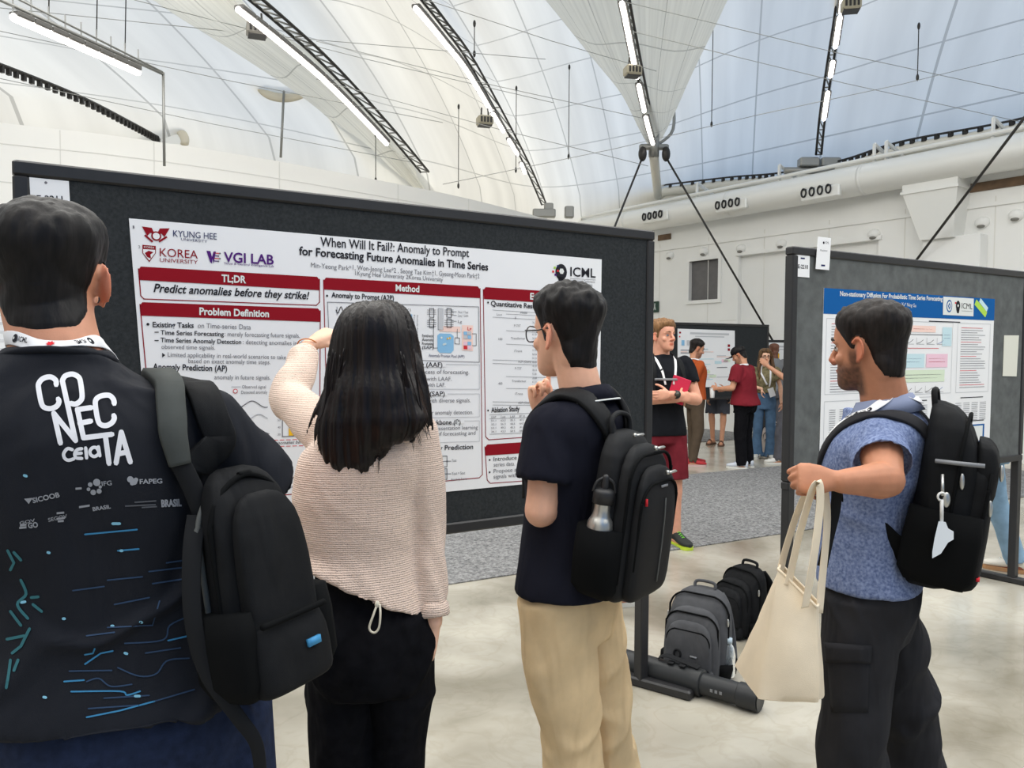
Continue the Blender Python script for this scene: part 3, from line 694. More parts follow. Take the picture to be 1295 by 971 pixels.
T('1', (168, 289), (170, 289), 4, mG); T('2', (175, 314), (177.5, 314), 4, mG)
# emblem made of two curled wings over a ring, and a shield
for sg in (-1, 1):
    S.poly([pt(197+sg*1.5, 296), pt(197+sg*5, 288.5+sg*.4), pt(197+sg*17.5, 287.5+sg*1.2), pt(197+sg*11, 299+sg*.7), pt(197+sg*7, 295+sg*.5)], mC, 2)
    S.line([pt(197+sg*13, 299+sg), pt(197+sg*5, 305)], .006, mC, 3)
c = pt(197.5, 298.5); S.disc(c, .015, mC, 3); S.disc(c, .0105, mP, 4)
S.poly([pt(180, 309.5), pt(197, 311), pt(197, 320), pt(188.8, 331.5), pt(180, 320)], mC, 2); S.poly([pt(181, 315), pt(196, 316), pt(196, 320), pt(188.8, 329.5), pt(181, 320)], mP, 3)
S.poly([pt(183, 320), pt(188, 317), pt(194, 319), pt(190, 322), pt(191, 327), pt(186, 325)], mC, 4); T('KOREA', (182, 313.5), (195, 314.5), 2.6, mW, k=4)
S.poly([pt(261, 317), pt(266, 317.5), pt(268.5, 327), pt(268, 333.5), pt(265.5, 331)], mU, 2); S.poly([pt(270, 333.5), pt(268, 325), pt(270, 318), pt(273, 318)], mU, 2)
for i in range(4): S.line([pt(271, 320+i*3.3), pt(277.5-i % 2*2, 320.4+i*3.3)], .003, mU if i % 2 else mR, 2); S.disc(pt(278-i % 2*2, 320.5+i*3.3), .0028, mG, 3)
# panels: outline and heading band
def panel(x0, y0, x1, y1, xb0, yb0, xb1, yb1, hb, title, tx0, tx1, tcap):
    """corner pixels; hb heading height in px"""
    a, b, c, d = pt(x0, y0), pt(x1, y1), pt(xb1, yb1), pt(xb0, yb0)
    S.poly([pt(x0+3, y0), pt(x1-3, y1), pt(x1, y1+4), pt(x1, y1+hb), pt(x0+1, y0+hb), pt(x0, y0+4)], mC, 2)
    S.line([pt(x0, y0+3), pt(xb0, yb0-4), pt(xb0+4, yb0), pt(xb1-4, yb1), pt(xb1, yb1-4), pt(x1, y1+3)], .0032, mC, 2)
    if title:
        f0 = (tx0-x0)/(x1-x0); f1 = (tx1-x0)/(x1-x0); yy0 = y0+(y1-y0)*f0+hb*.5+tcap*.5; yy1 = y0+(y1-y0)*f1+hb*.5+tcap*.5
        T(title, (tx0, yy0), (tx1, yy1), tcap, mW, k=4, bold=.03)
panel(175, 337, 404, 350, 178, 378, 404, 386, 17, 'TL;DR', 280, 311, 9.5)
T('Predict anomalies before they strike!', (194, 369), (391, 378.5), 11, mI, shear=.25, bold=.02)
panel(177, 382, 405, 390, 200, 640, 404, 622, 17, 'Problem Definition', 252, 340, 9.5)
T('Existing Tasks', (193, 413.5), (245, 414.5), 7, mI, bold=.02); T('on Time-series Data', (250, 414.5), (317, 416.5), 6.6, mG)
S.disc(pt(187, 410), .0045, mI, 3)
T('Time Series Forecasting', (203, 423), (283, 425), 6, mI, bold=.015); T(': merely forecasting future signals.', (284, 425), (379, 427), 6, mG)
T('Time Series Anomaly Detection', (203, 432.5), (305, 435), 6, mI, bold=.015); T(': detecting anomalies in already', (307, 435), (398, 437), 6, mG)
T('observed time signals.', (204, 441), (272, 442), 5.8, mG)
for y in (420, 430.5): S.line([pt(196, y), pt(200, y)], .003, mI, 3)
T('Limited applicability in real-world scenarios to take pro', (212, 451), (373, 454.5), 6, mG); S.poly([pt(205, 446), pt(209, 449), pt(205, 452)], mI, 3)
T('based on exact anomaly time steps.', (238, 459), (342, 460.5), 6, mG)
T('Anomaly Prediction (AP)', (193, 467), (287, 469.5), 8, mI, bold=.02)
T('anomaly in future signals.', (271, 479.5), (342, 480), 6, mG)
S.line([pt(293, 489), pt(304, 489)], .0025, mL, 3); T('Observed signal', (306, 491), (336, 491), 4.4, mG)
c = pt(297.5, 494.5); S.disc(c, .008, mR, 3); S.disc(c, .0055, mP, 4); T('Detected anomaly', (305, 498), (338, 497.5), 4.4, mG)
def wave(x0, x1, y, amp, per, m, ph=0, wd=.003, drift=0): S.line([pt(x, y+drift*(x-x0)/(x1-x0)+amp*math.sin((x-x0)/per*2*PI+ph)) for x in np.linspace(x0, x1, 22)], wd, m, 3)
wave(296, 338, 511, 4, 34, mG, .5); wave(312, 338, 528, 4, 36, mL, 2); wave(320, 340, 549, 3, 40, mG, 3)
S.line([pt(357, 520), pt(357, 552), pt(386, 550)], .003, mG, 3)
S.poly([pt(365, 530), pt(375, 530), pt(375, 550.5), pt(365, 551)], mY, 3); S.poly([pt(378, 520), pt(386, 519.5), pt(386, 550), pt(378, 550.4)], mS, 3)
for i in range(4): T('%d0' % (6-i), (351, 523.5+i*9), (354.5, 523.5+i*9), 2.8, mG)
for y in (557, 565):
    for i in range(14): x = 290+i*8; S.line([pt(x, y-(x-330)*.03), pt(x+5, y-(x-325)*.03)], .0022, mR, 3)
T('Detect anomalies before it', (330, 562.5), (394, 560), 4.2, mI, shear=.3)
T('Detect', (345, 585), (358, 584.5), 4.6, mR, shear=.2, bold=.02); T('Abnormality', (338, 591), (357, 590), 4.6, mR, shear=.2, bold=.02)
S.line([pt(352, 602), pt(361, 602)], .003, mI, 3); S.poly([pt(361, 600), pt(364, 602), pt(361, 604)], mI, 3); wave(366, 384, 601, 3.5, 14, mI, 0)
T('reconstruction', (352, 618), (392, 615), 4.2, mG, shear=.2); T('(Normal)', (371, 626), (394, 624), 4.6, mI, bold=.01)
# middle column
panel(409, 351, 607, 362, 416, 622, 610, 604, 15, 'Method', 500, 530, 8.5)
S.disc(pt(413.5, 374), .004, mI, 3); T('Anomaly to Prompt (A2P)', (419, 376), (498, 380), 7, mI, bold=.02)
def box(x0, y0, x1, y1, xb1, yb1, xb0, yb0, m=mG, wd=.0022): S.line([pt(x0, y0), pt(x1, y1), pt(xb1, yb1), pt(xb0, yb0), pt(x0, y0)], wd, m, 3)
box(414, 382, 605, 388, 606, 458, 417, 452)
wave(425, 441, 392, 4, 8, mI, 0); S.line([pt(426, 388), pt(426, 398)], .002, mG, 3)
S.poly([pt(512, 397), pt(521, 397.5), pt(521, 403), pt(512, 402.5)], mS, 3); T('X1', (513, 394), (519, 394), 4, mI)
for yy, n_ in ((390, 3), (403, 4)):
    for xx in (543, 565):
        box(xx, yy, xx+5.5, yy+.3, xx+5.5, yy+11.3, xx, yy+11, mI, .0022)
        for j in range(n_): S.line([pt(xx-3, yy+2+j*2.6), pt(xx+8, yy+2+j*2.6)], .0016, mI, 4)
S.poly([pt(554, 390), pt(560, 390.4), pt(560, 417), pt(554, 416.6)], mL, 4); box(554, 390, 560, 390.4, 560, 417, 554, 416.6, mI, .0015)
for j, y in enumerate((394, 398.5, 406)): S.line([pt(571, y), pt(577, y+.2)], .0016, mI, 3); T(('Xout = Yout', 'Lseq = Lattn', 'Lg')[j], (579, y+2), ((592, 592, 584)[j], y+2.2), 3.4, mG)
S.poly([pt(556, 412), pt(582, 413), pt(582, 420), pt(556, 419)], mK, 2)
S.poly([pt(584, 411), pt(598, 411.5), pt(598, 444), pt(584, 443)], mK, 2); T('Lg', (591, 417.5), (596, 417.7), 4.5, mR, bold=.02)
for y in (419, 432):
    for i in range(2):
        for j in range(2): S.poly([pt(586+i*5, y+j*5), pt(590.5+i*5, y+.2+j*5), pt(590.5+i*5, y+4.6+j*5), pt(586+i*5, y+4.4+j*5)], (mS, mL, mL, mS)[i*2+j] if y < 425 else (mRo, mR, mS, mRo)[i*2+j], 4)
S.line([pt(597, 422), pt(602, 422), pt(602, 437), pt(597, 437)], .002, mI, 3)
S.poly([pt(553, 424), pt(556, 421.5), pt(570, 422), pt(573.5, 425), pt(573.5, 443), pt(570, 446.5), pt(556, 446), pt(553, 443)], mS, 2)
for i in range(7): S.disc(pt(558+(i*5.3) % 12, 427+(i*7.7) % 15), .004, (mW, mCy, mY, mW)[i % 4], 4)
box(575, 427, 581, 427.3, 581, 435, 575, 434.7, mI, .0018); S.line([pt(578, 416), pt(578, 427)], .0018, mI, 3); S.line([pt(548, 411), pt(548, 440), pt(553, 440)], .0018, mI, 3)
for j, b_ in enumerate(('Synthetic', 'Anomaly', 'Prompting', '(SAP)')): T(b_, (533.5, 426+j*5), (548, 426.4+j*5), 3.7, mI, bold=.01)
for j, b_ in enumerate(('Anomaly-Aware', 'Forecasting', 'Network')):
    a, b = pt(527-j*4, 398), pt(527-j*4, 425); S.text(b_, a, b, .006, mG)
T('Anomaly Prompt Pool (APP)', (542, 451), (587, 452.5), 3.8, mN)
def para(x0, y0, x1, y1, xb1, yb1, xb0, yb0): box(x0, y0, x1, y1, xb1, yb1, xb0, yb0, mL, .0022)
para(417, 459, 606, 461, 606, 492, 418, 492); para(418, 498, 606, 498, 606, 527, 419, 530); para(419, 533, 606, 532, 606, 558, 420, 563)
def cover(x0, y0, x1, y1): S.line([pt(x0, y0), pt(x1, y1)], .012, mP, 4)
cover(424, 460, 562, 462); cover(424, 498, 564, 498); cover(424, 533, 585, 533.5)
T('Anomaly-Aware Forecasting (AAF)', (428, 462), (559, 464), 6.4, mI, k=5, bold=.015)
T('learning process of forecasting.', (500, 472), (593, 473), 5.6, mG); T('the network with LAAF.', (500, 481), (571, 481.5), 5.6, mG); T('cross entropy with LAF.', (500, 489), (563, 489), 5.6, mG)
T('Synthetic Anomaly Prompting (SAP)', (428, 501), (562, 500.5), 6.4, mI, k=5, bold=.015)
T('signals with diverse signals.', (520, 509), (595, 508.5), 5.6, mG); T('prompts for anomaly detection.', (516, 524.5), (598, 523.5), 5.6, mG)
T('Shared Backbone (\u03b8)', (516, 537), (582, 536.5), 6.4, mI, k=5, bold=.015)
T('Enhances representation learning', (515, 545), (604, 542.5), 5.4, mG); T('knowledge of forecasting and', (520, 552), (601, 549.5), 5.4, mG); T('detection.', (525, 558), (553, 557.5), 5.4, mG)
S.disc(pt(421, 575), .004, mI, 3); T('Anomaly Prediction', (526, 570.5), (598, 567.5), 6.6, mI, bold=.015)
for y in (577, 593): box(553, y, 565, y-.4, 565, y+13, 553, y+13.5, mI, .0025); S.line([pt(559, y), pt(559, y+13)], .002, mI, 4); S.line([pt(553, y+6.5), pt(565, y+6)], .002, mI, 4); S.line([pt(565, y+6), pt(570, y+6)], .002, mI, 3)
S.poly([pt(560, 593.5), pt(564.5, 593.4), pt(564.5, 606), pt(560, 606.4)], mL, 3)
T('Yout', (571, 584), (577, 583.7), 4, mG); T('Yout = Sout', (571, 600.5), (588, 599.5), 4, mG); T('Anomaly Score', (570, 607.5), (590, 606.5), 3.2, mG)
# right column
panel(611, 363, 755, 372, 614, 556, 752, 547, 15, 'Experiments', 670, 722, 8.5)
S.disc(pt(617, 382.5), .004, mI, 3); T('Quantitative Results of A2P', (620.5, 386.5), (706, 392), 6.6, mI, bold=.02)
for y0, y1, x0 in ((392, 397.5, 623), (401, 406, 623), (397, 401, 640), (418, 422.5, 640), (435, 438, 640), (455, 457, 623), (459.5, 461.5, 623), (476, 477, 640), (491, 491.5, 640), (508, 507.5, 623), (512, 511.5, 623)):
    S.line([pt(x0, y0), pt(748, y1+(748-700)*.04)], .0014, mG, 3)
for j, (x, y, b_) in enumerate(((628, 399, 'Lout'), (658, 396.5, 'Model'), (651, 403.5, 'F'), (650, 413, 'P-TST'), (646, 429, 'Transformer'), (650, 445, 'iTrans'), (630, 430, '100'), (655, 458.5, 'A2P (Ours)'), (651, 467, 'P-TST'), (647, 483, 'Transformer'), (651, 499, 'iTrans'), (630, 486, '400'), (655, 510.5, 'A2P (Ours)'))):
    T(b_, (x, y), (x+len(b_)*1.65, y+.2), 3, mG)
for y in range(409, 508, 5):
    for x in (673, 690, 706, 722, 738): T('%d.%02d' % (20+(y*7+x) % 60, (y*13+x*3) % 100), (x, y+(x-673)*.02), (x+5.5, y+.1+(x-673)*.02), 2.6, mG)
S.disc(pt(617, 519), .004, mI, 3); T('Ablation Study', (621, 521.5), (657, 519.5), 6.6, mI, bold=.02)
for y in (524.5, 529.5, 549): S.line([pt(619, y), pt(748, y-5)], .0016, mG, 3)
for i in range(5):
    for x in range(621, 745, 12): T(('LAF', 'LSAP', 'F1', 'Comb', 'Total')[x % 5] if i == 0 else '%d.%d' % (30+(x*i) % 40, x % 10), (x, 528.5+i*4.6-(x-621)*.03), (x+6, 528.3+i*4.6-(x-621)*.03), 2.5, mG)
panel(613, 562, 752, 553, 616, 611, 751, 602, 14, None, 0, 0, 0)
T('Conclusion', (668, 569.5), (710, 567), 8, mW, k=4, bold=.03)
S.disc(pt(619, 581.5), .004, mI, 3); T('Introduce a first framework', (624, 583), (706, 577), 5.6, mI); T('series data.', (624, 590), (651, 588.5), 5.4, mG)
S.disc(pt(619, 597), .004, mI, 3); T('Propose a novel framework', (624, 598), (703, 592.5), 5.4, mG); T('signals with anomalies', (624, 605), (680, 601), 5.4, mG)
# round-headed emblem with coloured squares and its four letters
c = pt(709.5, 344); S.disc(c, .03, mI, 2, 24, 1.15); S.poly([pt(705, 350), pt(714, 350.5), pt(712, 357), pt(707, 357)], mI, 2)
S.disc(pt(710, 343), .013, mW, 3, 6)
for i, (x, y, m) in enumerate(((700, 337, mLi), (704, 341, mR), (698, 342, mR), (704, 335, mN), (701, 346, mU))): S.poly([pt(x, y), pt(x+2.6, y+.2), pt(x+2.6, y+2.8), pt(x, y+2.6)], m, 3)
T('ICML', (721, 349), (753, 351), 12, mI, bold=.012); S.line([pt(721, 352), pt(753, 354)], .0015, mG, 3)
T('International Conference', (721, 356), (752, 357.8), 3, mG); T('On Machine Learning', (721, 360), (749, 361.5), 3, mG)
tag(obj('poster', S.mb, PMATS, smooth=False), 'big white research poster with crimson section headings on the left board', 'poster')
# number card
def card(S2, q, label, name='number_card', texts=(), mats=None):
    m = MB(); m.loft([S2.P(q, -2), S2.P(q, 1)]); S2.mb = MB(); S2.mb.add(m.verts(), m.F, 0)
    for f in texts: f(S2)
    return tag(obj(name, S2.mb, mats or PMATS, smooth=False), label, 'card')
S2 = sheet_on(LA, u1, n1, .0215)
card(S2, [S2.uv(37, 224), S2.uv(87, 229), S2.uv(90, 282), S2.uv(40, 279)], 'white card reading E-2211 pinned in the top corner of the left board', texts=[lambda s: s.ptext('E-2211', (47, 254), (79.5, 255), 7.5, mI, bold=.015), lambda s: s.disc(s.uv(58, 231), .004, mG)])
# ---------------------------------------------------------------- right poster
S = sheet_on(RC, u2, n2, .021); pt = S.uv; T = S.ptext
q = [S.uv(1042, 364), S.uv(1258, 378), S.uv(1251, 566), S.uv(1036, 589)]
mbp = MB(); mbp.loft([S.P(q, -3), S.P(q, 0)]); S.mb.add(mbp.verts(), mbp.F, 0)
def bil(fx, fy): a = np.array([(1042, 364), (1258, 378), (1251, 566), (1036, 589)], float); return tuple((a[0]*(1-fx)+a[1]*fx)*(1-fy)+(a[3]*(1-fx)+a[2]*fx)*fy)
def bq(x0, y0, x1, y1, m, k=2): S.poly([pt(*bil(x0, y0)), pt(*bil(x1, y0)), pt(*bil(x1, y1)), pt(*bil(x0, y1))], m, k)
def bb(x0, y0, x1, y1, m=mL, wd=.003): S.line([pt(*bil(x0, y0)), pt(*bil(x1, y0)), pt(*bil(x1, y1)), pt(*bil(x0, y1)), pt(*bil(x0, y0))], wd, m, 2)
def bl(x0, y, x1, m=mG, wd=.004): S.line([pt(*bil(x0, y)), pt(*bil(x1, y))], wd, m, 3)
bq(0, 0, 1, .145, mB_)
T('Non-stationary Diffusion For Probabilistic Time Series Forecasting', (1062, 374), (1191.5, 380.5), 6.2, mW, k=4, bold=.025)
T('Dongpeng Xu* Ning Gu', (1124, 385), (1158, 388.5), 4.8, mW, k=4); T('University', (1133, 394.5), (1152, 396), 4.4, mW, k=4)
S.poly([pt(1192.5, 375), pt(1231, 377.5), pt(1230.5, 400), pt(1192, 398)], mW, 4)
c = pt(1200, 387); S.disc(c, .031, mB_, 5, 20, 1.25); S.disc(c, .024, mW, 6, 20, 1.25); S.disc(c, .017, mB_, 7, 4, 1.3); S.disc(c, .008, mW, 8, 4, 1.3)
c = pt(1211, 386.5); S.disc(c, .024, mI, 5, 18, 1.3); S.disc(c, .009, mW, 6, 6); S.poly([pt(1208.6, 391), pt(1213, 391), pt(1212, 396), pt(1209.8, 396)], mI, 5); S.poly([pt(1207, 382), pt(1208.6, 382), pt(1208.6, 384), pt(1207, 384)], mR, 6)
T('ICML', (1215.5, 390), (1229, 391), 7.5, mI, k=5); S.line([pt(1215.5, 393), pt(1229, 393.8)], .002, mG, 5)
d = unit(pt(1246, 396)-pt(1234, 381)); a = pt(1234, 386); S.line([pt(1235, 384), pt(1245, 396)], .04, mLi, 4); S.line([pt(1240, 381), pt(1247, 390)], .03, mCy, 4)
# body of the right poster: framed figures, coloured boxes, illegible lines
bb(.02, .17, .36, .60); bb(.38, .17, .76, .62); bb(.79, .17, .98, .62); bb(.02, .64, .66, .98)
bl(.62, .165, .8, mI, .006)
for i, (x0, x1) in enumerate(((.02, .3), )): pass
rnd = random.Random(3)
for i in range(26):
    y = .20+i*.0155
    bl(.05, y, .05+.28*(.6+.4*rnd.random()), mG if i % 7 else mR, .0028)
    bl(.81, y, .81+.15*(.6+.4*rnd.random()), mG if i % 6 else mR, .0028)
bq(.515, .195, .66, .235, mK, 3); bl(.53, .215, .64, mR, .003); bl(.42, .25, .70, mI, .003); bq(.70, .20, .755, .32, mCy, 3); bl(.71, .25, .745, mB_, .003); bl(.71, .27, .745, mB_, .003); bl(.44, .335, .68, mR, .003)
bq(.44, .37, .60, .455, mCy, 3); bl(.46, .40, .58, mB_, .003); bl(.46, .42, .57, mB_, .003); bq(.61, .37, .735, .455, mRo, 3); bl(.625, .40, .72, mR, .003); bl(.625, .42, .72, mR, .003)
bq(.475, .47, .72, .545, mMi, 3); bl(.49, .50, .70, mG, .003); bl(.49, .52, .68, mG, .003)
for i in range(5):
    for y in (.27, .57):
        x = .43+i*.06; S.line([pt(*bil(x, y)), pt(*bil(x, y+.04)), pt(*bil(x+.045, y+.04))], .002, mG, 3); S.line([pt(*bil(x+.003, y+.035)), pt(*bil(x+.02, y+.03)), pt(*bil(x+.04, y+.012))], .0025, mB_ if i > 3 else mI, 3)
bl(.4, .66, .62, mI, .006)
for i in range(22):
    y = .69+i*.0125
    for j in range(10): bl(.05+j*.06, y, .085+j*.06, mG, .0026)
    if i < 10:
        for j in range(4): bl(.79+j*.048, y, .825+j*.048, mG, .0026)
bl(.82, .655, .95, mI, .005); bl(.77, .84, .88, mR, .004); bl(.77, .87, .88, mG, .003); bl(.77, .885, .86, mG, .003); bl(.77, .93, .88, mR, .004)
bl(.89, .81, .96, mI, .005); bq(.875, .835, .965, .985, mB_, 3); bq(.885, .845, .955, .945, mW, 4)
tag(obj('poster', S.mb, PMATS, smooth=False), 'white poster with a blue heading band on the right board', 'poster')
S2 = sheet_on(RC, u2, n2, .0215)
card(S2, [S2.uv(1006.5, 322), S2.uv(1024, 323.5), S2.uv(1023.5, 351), S2.uv(1006, 349.5)], 'small white card reading E-2210 in the top left corner of the right board', texts=[lambda s: s.ptext('E-2210', (1009, 339), (1021.5, 340), 5, mI, bold=.015), lambda s: s.line([s.uv(1013, 326.5), s.uv(1017, 326.8)], .008, mN)])
S2 = sheet_on(RC, u2, n2, .036)
card(S2, [S2.uv(1034.5, 299), S2.uv(1051, 301), S2.uv(1048.5, 341.5), S2.uv(1031.5, 340)], 'tall white card clipped over the top rail of the right board', texts=[lambda s: s.disc(s.uv(1041.5, 307), .007, mI), lambda s: s.ptext('ICML', (1043.5, 308), (1048, 308.4), 3, mG), lambda s: s.ptext('Machine', (1037, 317.5), (1046, 318), 2.4, mG), lambda s: s.line([s.uv(1039, 335.5), s.uv(1042.5, 335.8)], .009, mN)])
S2 = sheet_on(RC, u2, n2, .0215)
card(S2, [S2.uv(1270, 424), S2.uv(1288.5, 424), S2.uv(1285.5, 476), S2.uv(1268, 475.5)], 'blank cream paper strip stuck on the right board beside the blue headed poster', name='paper_strip', mats=mat('cream_paper', (222, 222, 210), .6))
# ================================================================== PEOPLE: shared builders
def rotz(a): c, s = math.cos(a), math.sin(a); return np.array([[c, -s, 0], [s, c, 0], [0, 0, 1]])
def rotx(a): c, s = math.cos(a), math.sin(a); return np.array([[1, 0, 0], [0, c, -s], [0, s, c]])
def roty(a): c, s = math.cos(a), math.sin(a); return np.array([[c, 0, s], [0, 1, 0], [-s, 0, c]])
def sstep(x, a, b): t = np.clip((x-a)/(b-a), 0, 1); return t*t*(3-2*t)
def skin_mat(name, rgb, beard_rgb=(40, 30, 26)):
    if name in MATS: return MATS[name]
    m = mat(name, rgb, .52, vary=.07, vscale=30, bump=.15, bscale=500, spec=.35); t = m.node_tree; b = t.nodes['Principled BSDF']
    src = b.inputs['Base Color'].links[0].from_socket
    def mix(attr, col, src, k=1.0):
        a = t.nodes.new('ShaderNodeAttribute'); a.attribute_name = attr
        x = t.nodes.new('ShaderNodeMix'); x.data_type = 'RGBA'; x.inputs[7].default_value = tuple(lin(col))+(1,)
        q = t.nodes.new('ShaderNodeMath'); q.operation = 'MULTIPLY'; q.inputs[1].default_value = k
        t.links.new(a.outputs['Fac'], q.inputs[0]); t.links.new(q.outputs[0], x.inputs[0]); t.links.new(src, x.inputs[6]); return x.outputs[2]
    r = np.array(rgb, float)
    s = mix('flush', r*A(1.0, .76, .70), src, .7); s = mix('lip', r*A(.92, .72, .68), s); s = mix('beard', beard_rgb, s)
    t.links.new(s, b.inputs['Base Color']); b.inputs['Subsurface Weight'].default_value = .08; b.inputs['Subsurface Radius'].default_value = (.01, .004, .002); b.inputs['Subsurface Scale'].default_value = .5
    return m
HEAD = np.array([  # z, y front, y back, half width
 (-.119, .070, .040, .016), (-.112, .083, .022, .030), (-.098, .089, .004, .042), (-.080, .088, -.012, .050), (-.062, .087, -.030, .056),
 (-.042, .086, -.055, .062), (-.020, .084, -.076, .067), (.000, .082, -.090, .071), (.020, .090, -.097, .074), (.045, .091, -.102, .0765),
 (.070, .083, -.100, .0755), (.090, .066, -.088, .068), (.105, .042, -.064, .052), (.114, .014, -.040, .033), (.118, -.006, -.020, .012)])
def add_head(mb, C, R, k=1.0, fem=False, nose=1.0, jaw=1.0):
    """head-local frame: +Y face, +X its right, Z up"""
    def h(*v): return C + R @ (np.array(v, float)*k)
    H = catmull(HEAD, 34); rings = []
    for z, yf, yb, hw in H:
        if z < -.05: hw = hw*jaw
        cy = (yf+yb)/2; hy = (yf-yb)/2; rg = []
        for a in np.arange(36)*2*PI/36:
            ca, sa = math.cos(a), math.sin(a); e = 2.25 if z > -.03 else 2.1
            q = (abs(ca)**e + abs(sa)**e)**(-1/e); x = hw*ca*q; y = cy + hy*sa*q
            rg.append(h(x, y, z))
        rings.append(rg)
    mb.loft(rings)
    mb.tube([h(0, .080, .016), h(0, .092, .004), h(0, .103*nose, -.014), h(0, .111*nose, -.030), h(0, .104, -.038)], A(.009, .0085, .0105, .0115, .009)*k, 10, round_=True)
    for s in (-1, 1):
        mb.ell(h(s*.0115, .095, -.034), A(.0085, .011, .008)*k, (R[:, 0], R[:, 1], R[:, 2]), 10, 0, 8)
        mb.tube([h(s*.050, .066, .020), h(s*.032, .083, .024), h(s*.012, .090, .020)], A(.007, .0085, .007)*k, 8, round_=True)
        mb.ell(h(s*.043, .058, -.028), A(.022, .017, .020)*k, tuple(R.T), 12, 0, 8)             # cheekbone
        # ear
        mb.ell(h(s*.079, -.014, -.008), A(.006, .017, .030)*k, tuple((R @ roty(s*-.12) @ rotz(s*.35)).T), 12, 0, 10)
        rim = [h(s*(.082+.010*math.sin(max(0, t))), -.014-.019*math.sin(t)*1.05+.004, -.006+.031*math.cos(t)) for t in np.linspace(-.9, 2.6, 12)]
        mb.tube(rim, .0042*k, 7, round_=True); mb.ell(h(s*.079, -.008, -.036), A(.006, .008, .009)*k, tuple(R.T), 8, 0, 6)
    mb.tube([h(-.022, .080, -.066), h(-.008, .0905, -.061), h(.008, .0905, -.061), h(.022, .080, -.066)], A(.004, .0055, .0055, .004)*k, 8, round_=True)
    mb.tube([h(-.019, .080, -.071), h(0, .089, -.073), h(.019, .080, -.071)], A(.004, .0062, .004)*k, 8, round_=True)
    mb.ell(h(0, .078, -.100), A(.020, .014, .014)*k, tuple(R.T), 12, 0, 8)
def add_hand(mb, wr, f, dors, right, curls, k=1.0, thumb=((.55, .75, -.35), (.8, .35, -.5)), splay=.06):
    """wr wrist, f finger direction, dors back of the hand; curls: four (mcp, pip, dip) in radians"""
    f = unit(f); dors = unit(dors - f*np.dot(dors, f)); tl = np.cross(f, dors)*(-1 if right else 1)
    rings = []
    for a, hw, th in ((-.012, .025, .020), (.012, .028, .019), (.035, .037, .018), (.065, .042, .0155), (.088, .041, .013), (.096, .036, .010)):
        rings.append(ering(wr + f*a*k + tl*(.002)*k, tl*hw*k, dors*th*k, 16, 2.6))
    mb.loft(rings)
    mb.ell(wr+f*.032*k+tl*.022*k-dors*.010*k, A(.018, .030, .014)*k, (tl, f, dors), 12, 0, 8)
    offs = (.030, .0105, -.0095, -.0285); L = (.072, .080, .074, .058); tips = []
    for i in range(4):
        p = wr + f*(.086, .090, .087, .080)[i]*k + tl*offs[i]*k; c = curls[i]; a = 0; P = [p - f*.012*k, p]; r0 = (.0090, .0094, .0090, .0080)[i]
        sp = tl*splay*(1.5-i)/1.5
        for j, fr in enumerate((.46, .30, .24)):
            a += c[j]; d = unit(f*math.cos(a) - dors*math.sin(a) + sp*max(0, math.cos(a))); P.append(P[-1] + d*L[i]*fr*k)
        mb.tube(catmull(P, 13), np.interp(np.linspace(0, 1, 13), (0, 1), (r0, r0*.76))*k, 8, round_=True); tips.append(P[-1])
    b = wr + f*.022*k + tl*.026*k - dors*.006*k; P = [b - tl*.01*k, b]
    d1 = unit(f*thumb[0][0]+tl*thumb[0][1]+dors*thumb[0][2]); d2 = unit(f*thumb[1][0]+tl*thumb[1][1]+dors*thumb[1][2])
    P.append(P[-1]+d1*.042*k); P.append(P[-1]+unit(d1+d2)*.032*k); P.append(P[-1]+d2*.026*k)
    mb.tube(catmull(P, 12), np.interp(np.linspace(0, 1, 12), (0, .3, 1), (.0125, .0115, .0085))*k, 9, round_=True)
    return tips
REL = [(.35, .45, .3), (.4, .5, .3), (.45, .55, .35), (.5, .6, .35)]
FIST = [(1.35, 1.55, .9)]*4
TORSO_M = [(.78, .135, .105, 0), (.86, .165, .122, -.01), (.93, .170, .124, -.012), (1.02, .155, .112, 0), (1.10, .152, .110, .004), (1.20, .166, .120, .006), (1.30, .180, .128, .004), (1.37, .182, .118, -.004), (1.42, .160, .098, -.012), (1.45, .112, .078, -.016), (1.475, .075, .066, -.016), (1.50, .060, .060, -.014)]
TORSO_F = [(.78, .135, .105, 0), (.86, .165, .120, -.014), (.93, .165, .118, -.014), (1.02, .138, .098, 0), (1.10, .125, .090, .004), (1.20, .140, .105, .012), (1.29, .152, .118, .016), (1.37, .155, .100, -.002), (1.42, .140, .082, -.012), (1.45, .100, .068, -.016), (1.475, .062, .056, -.016), (1.50, .052, .052, -.014)]
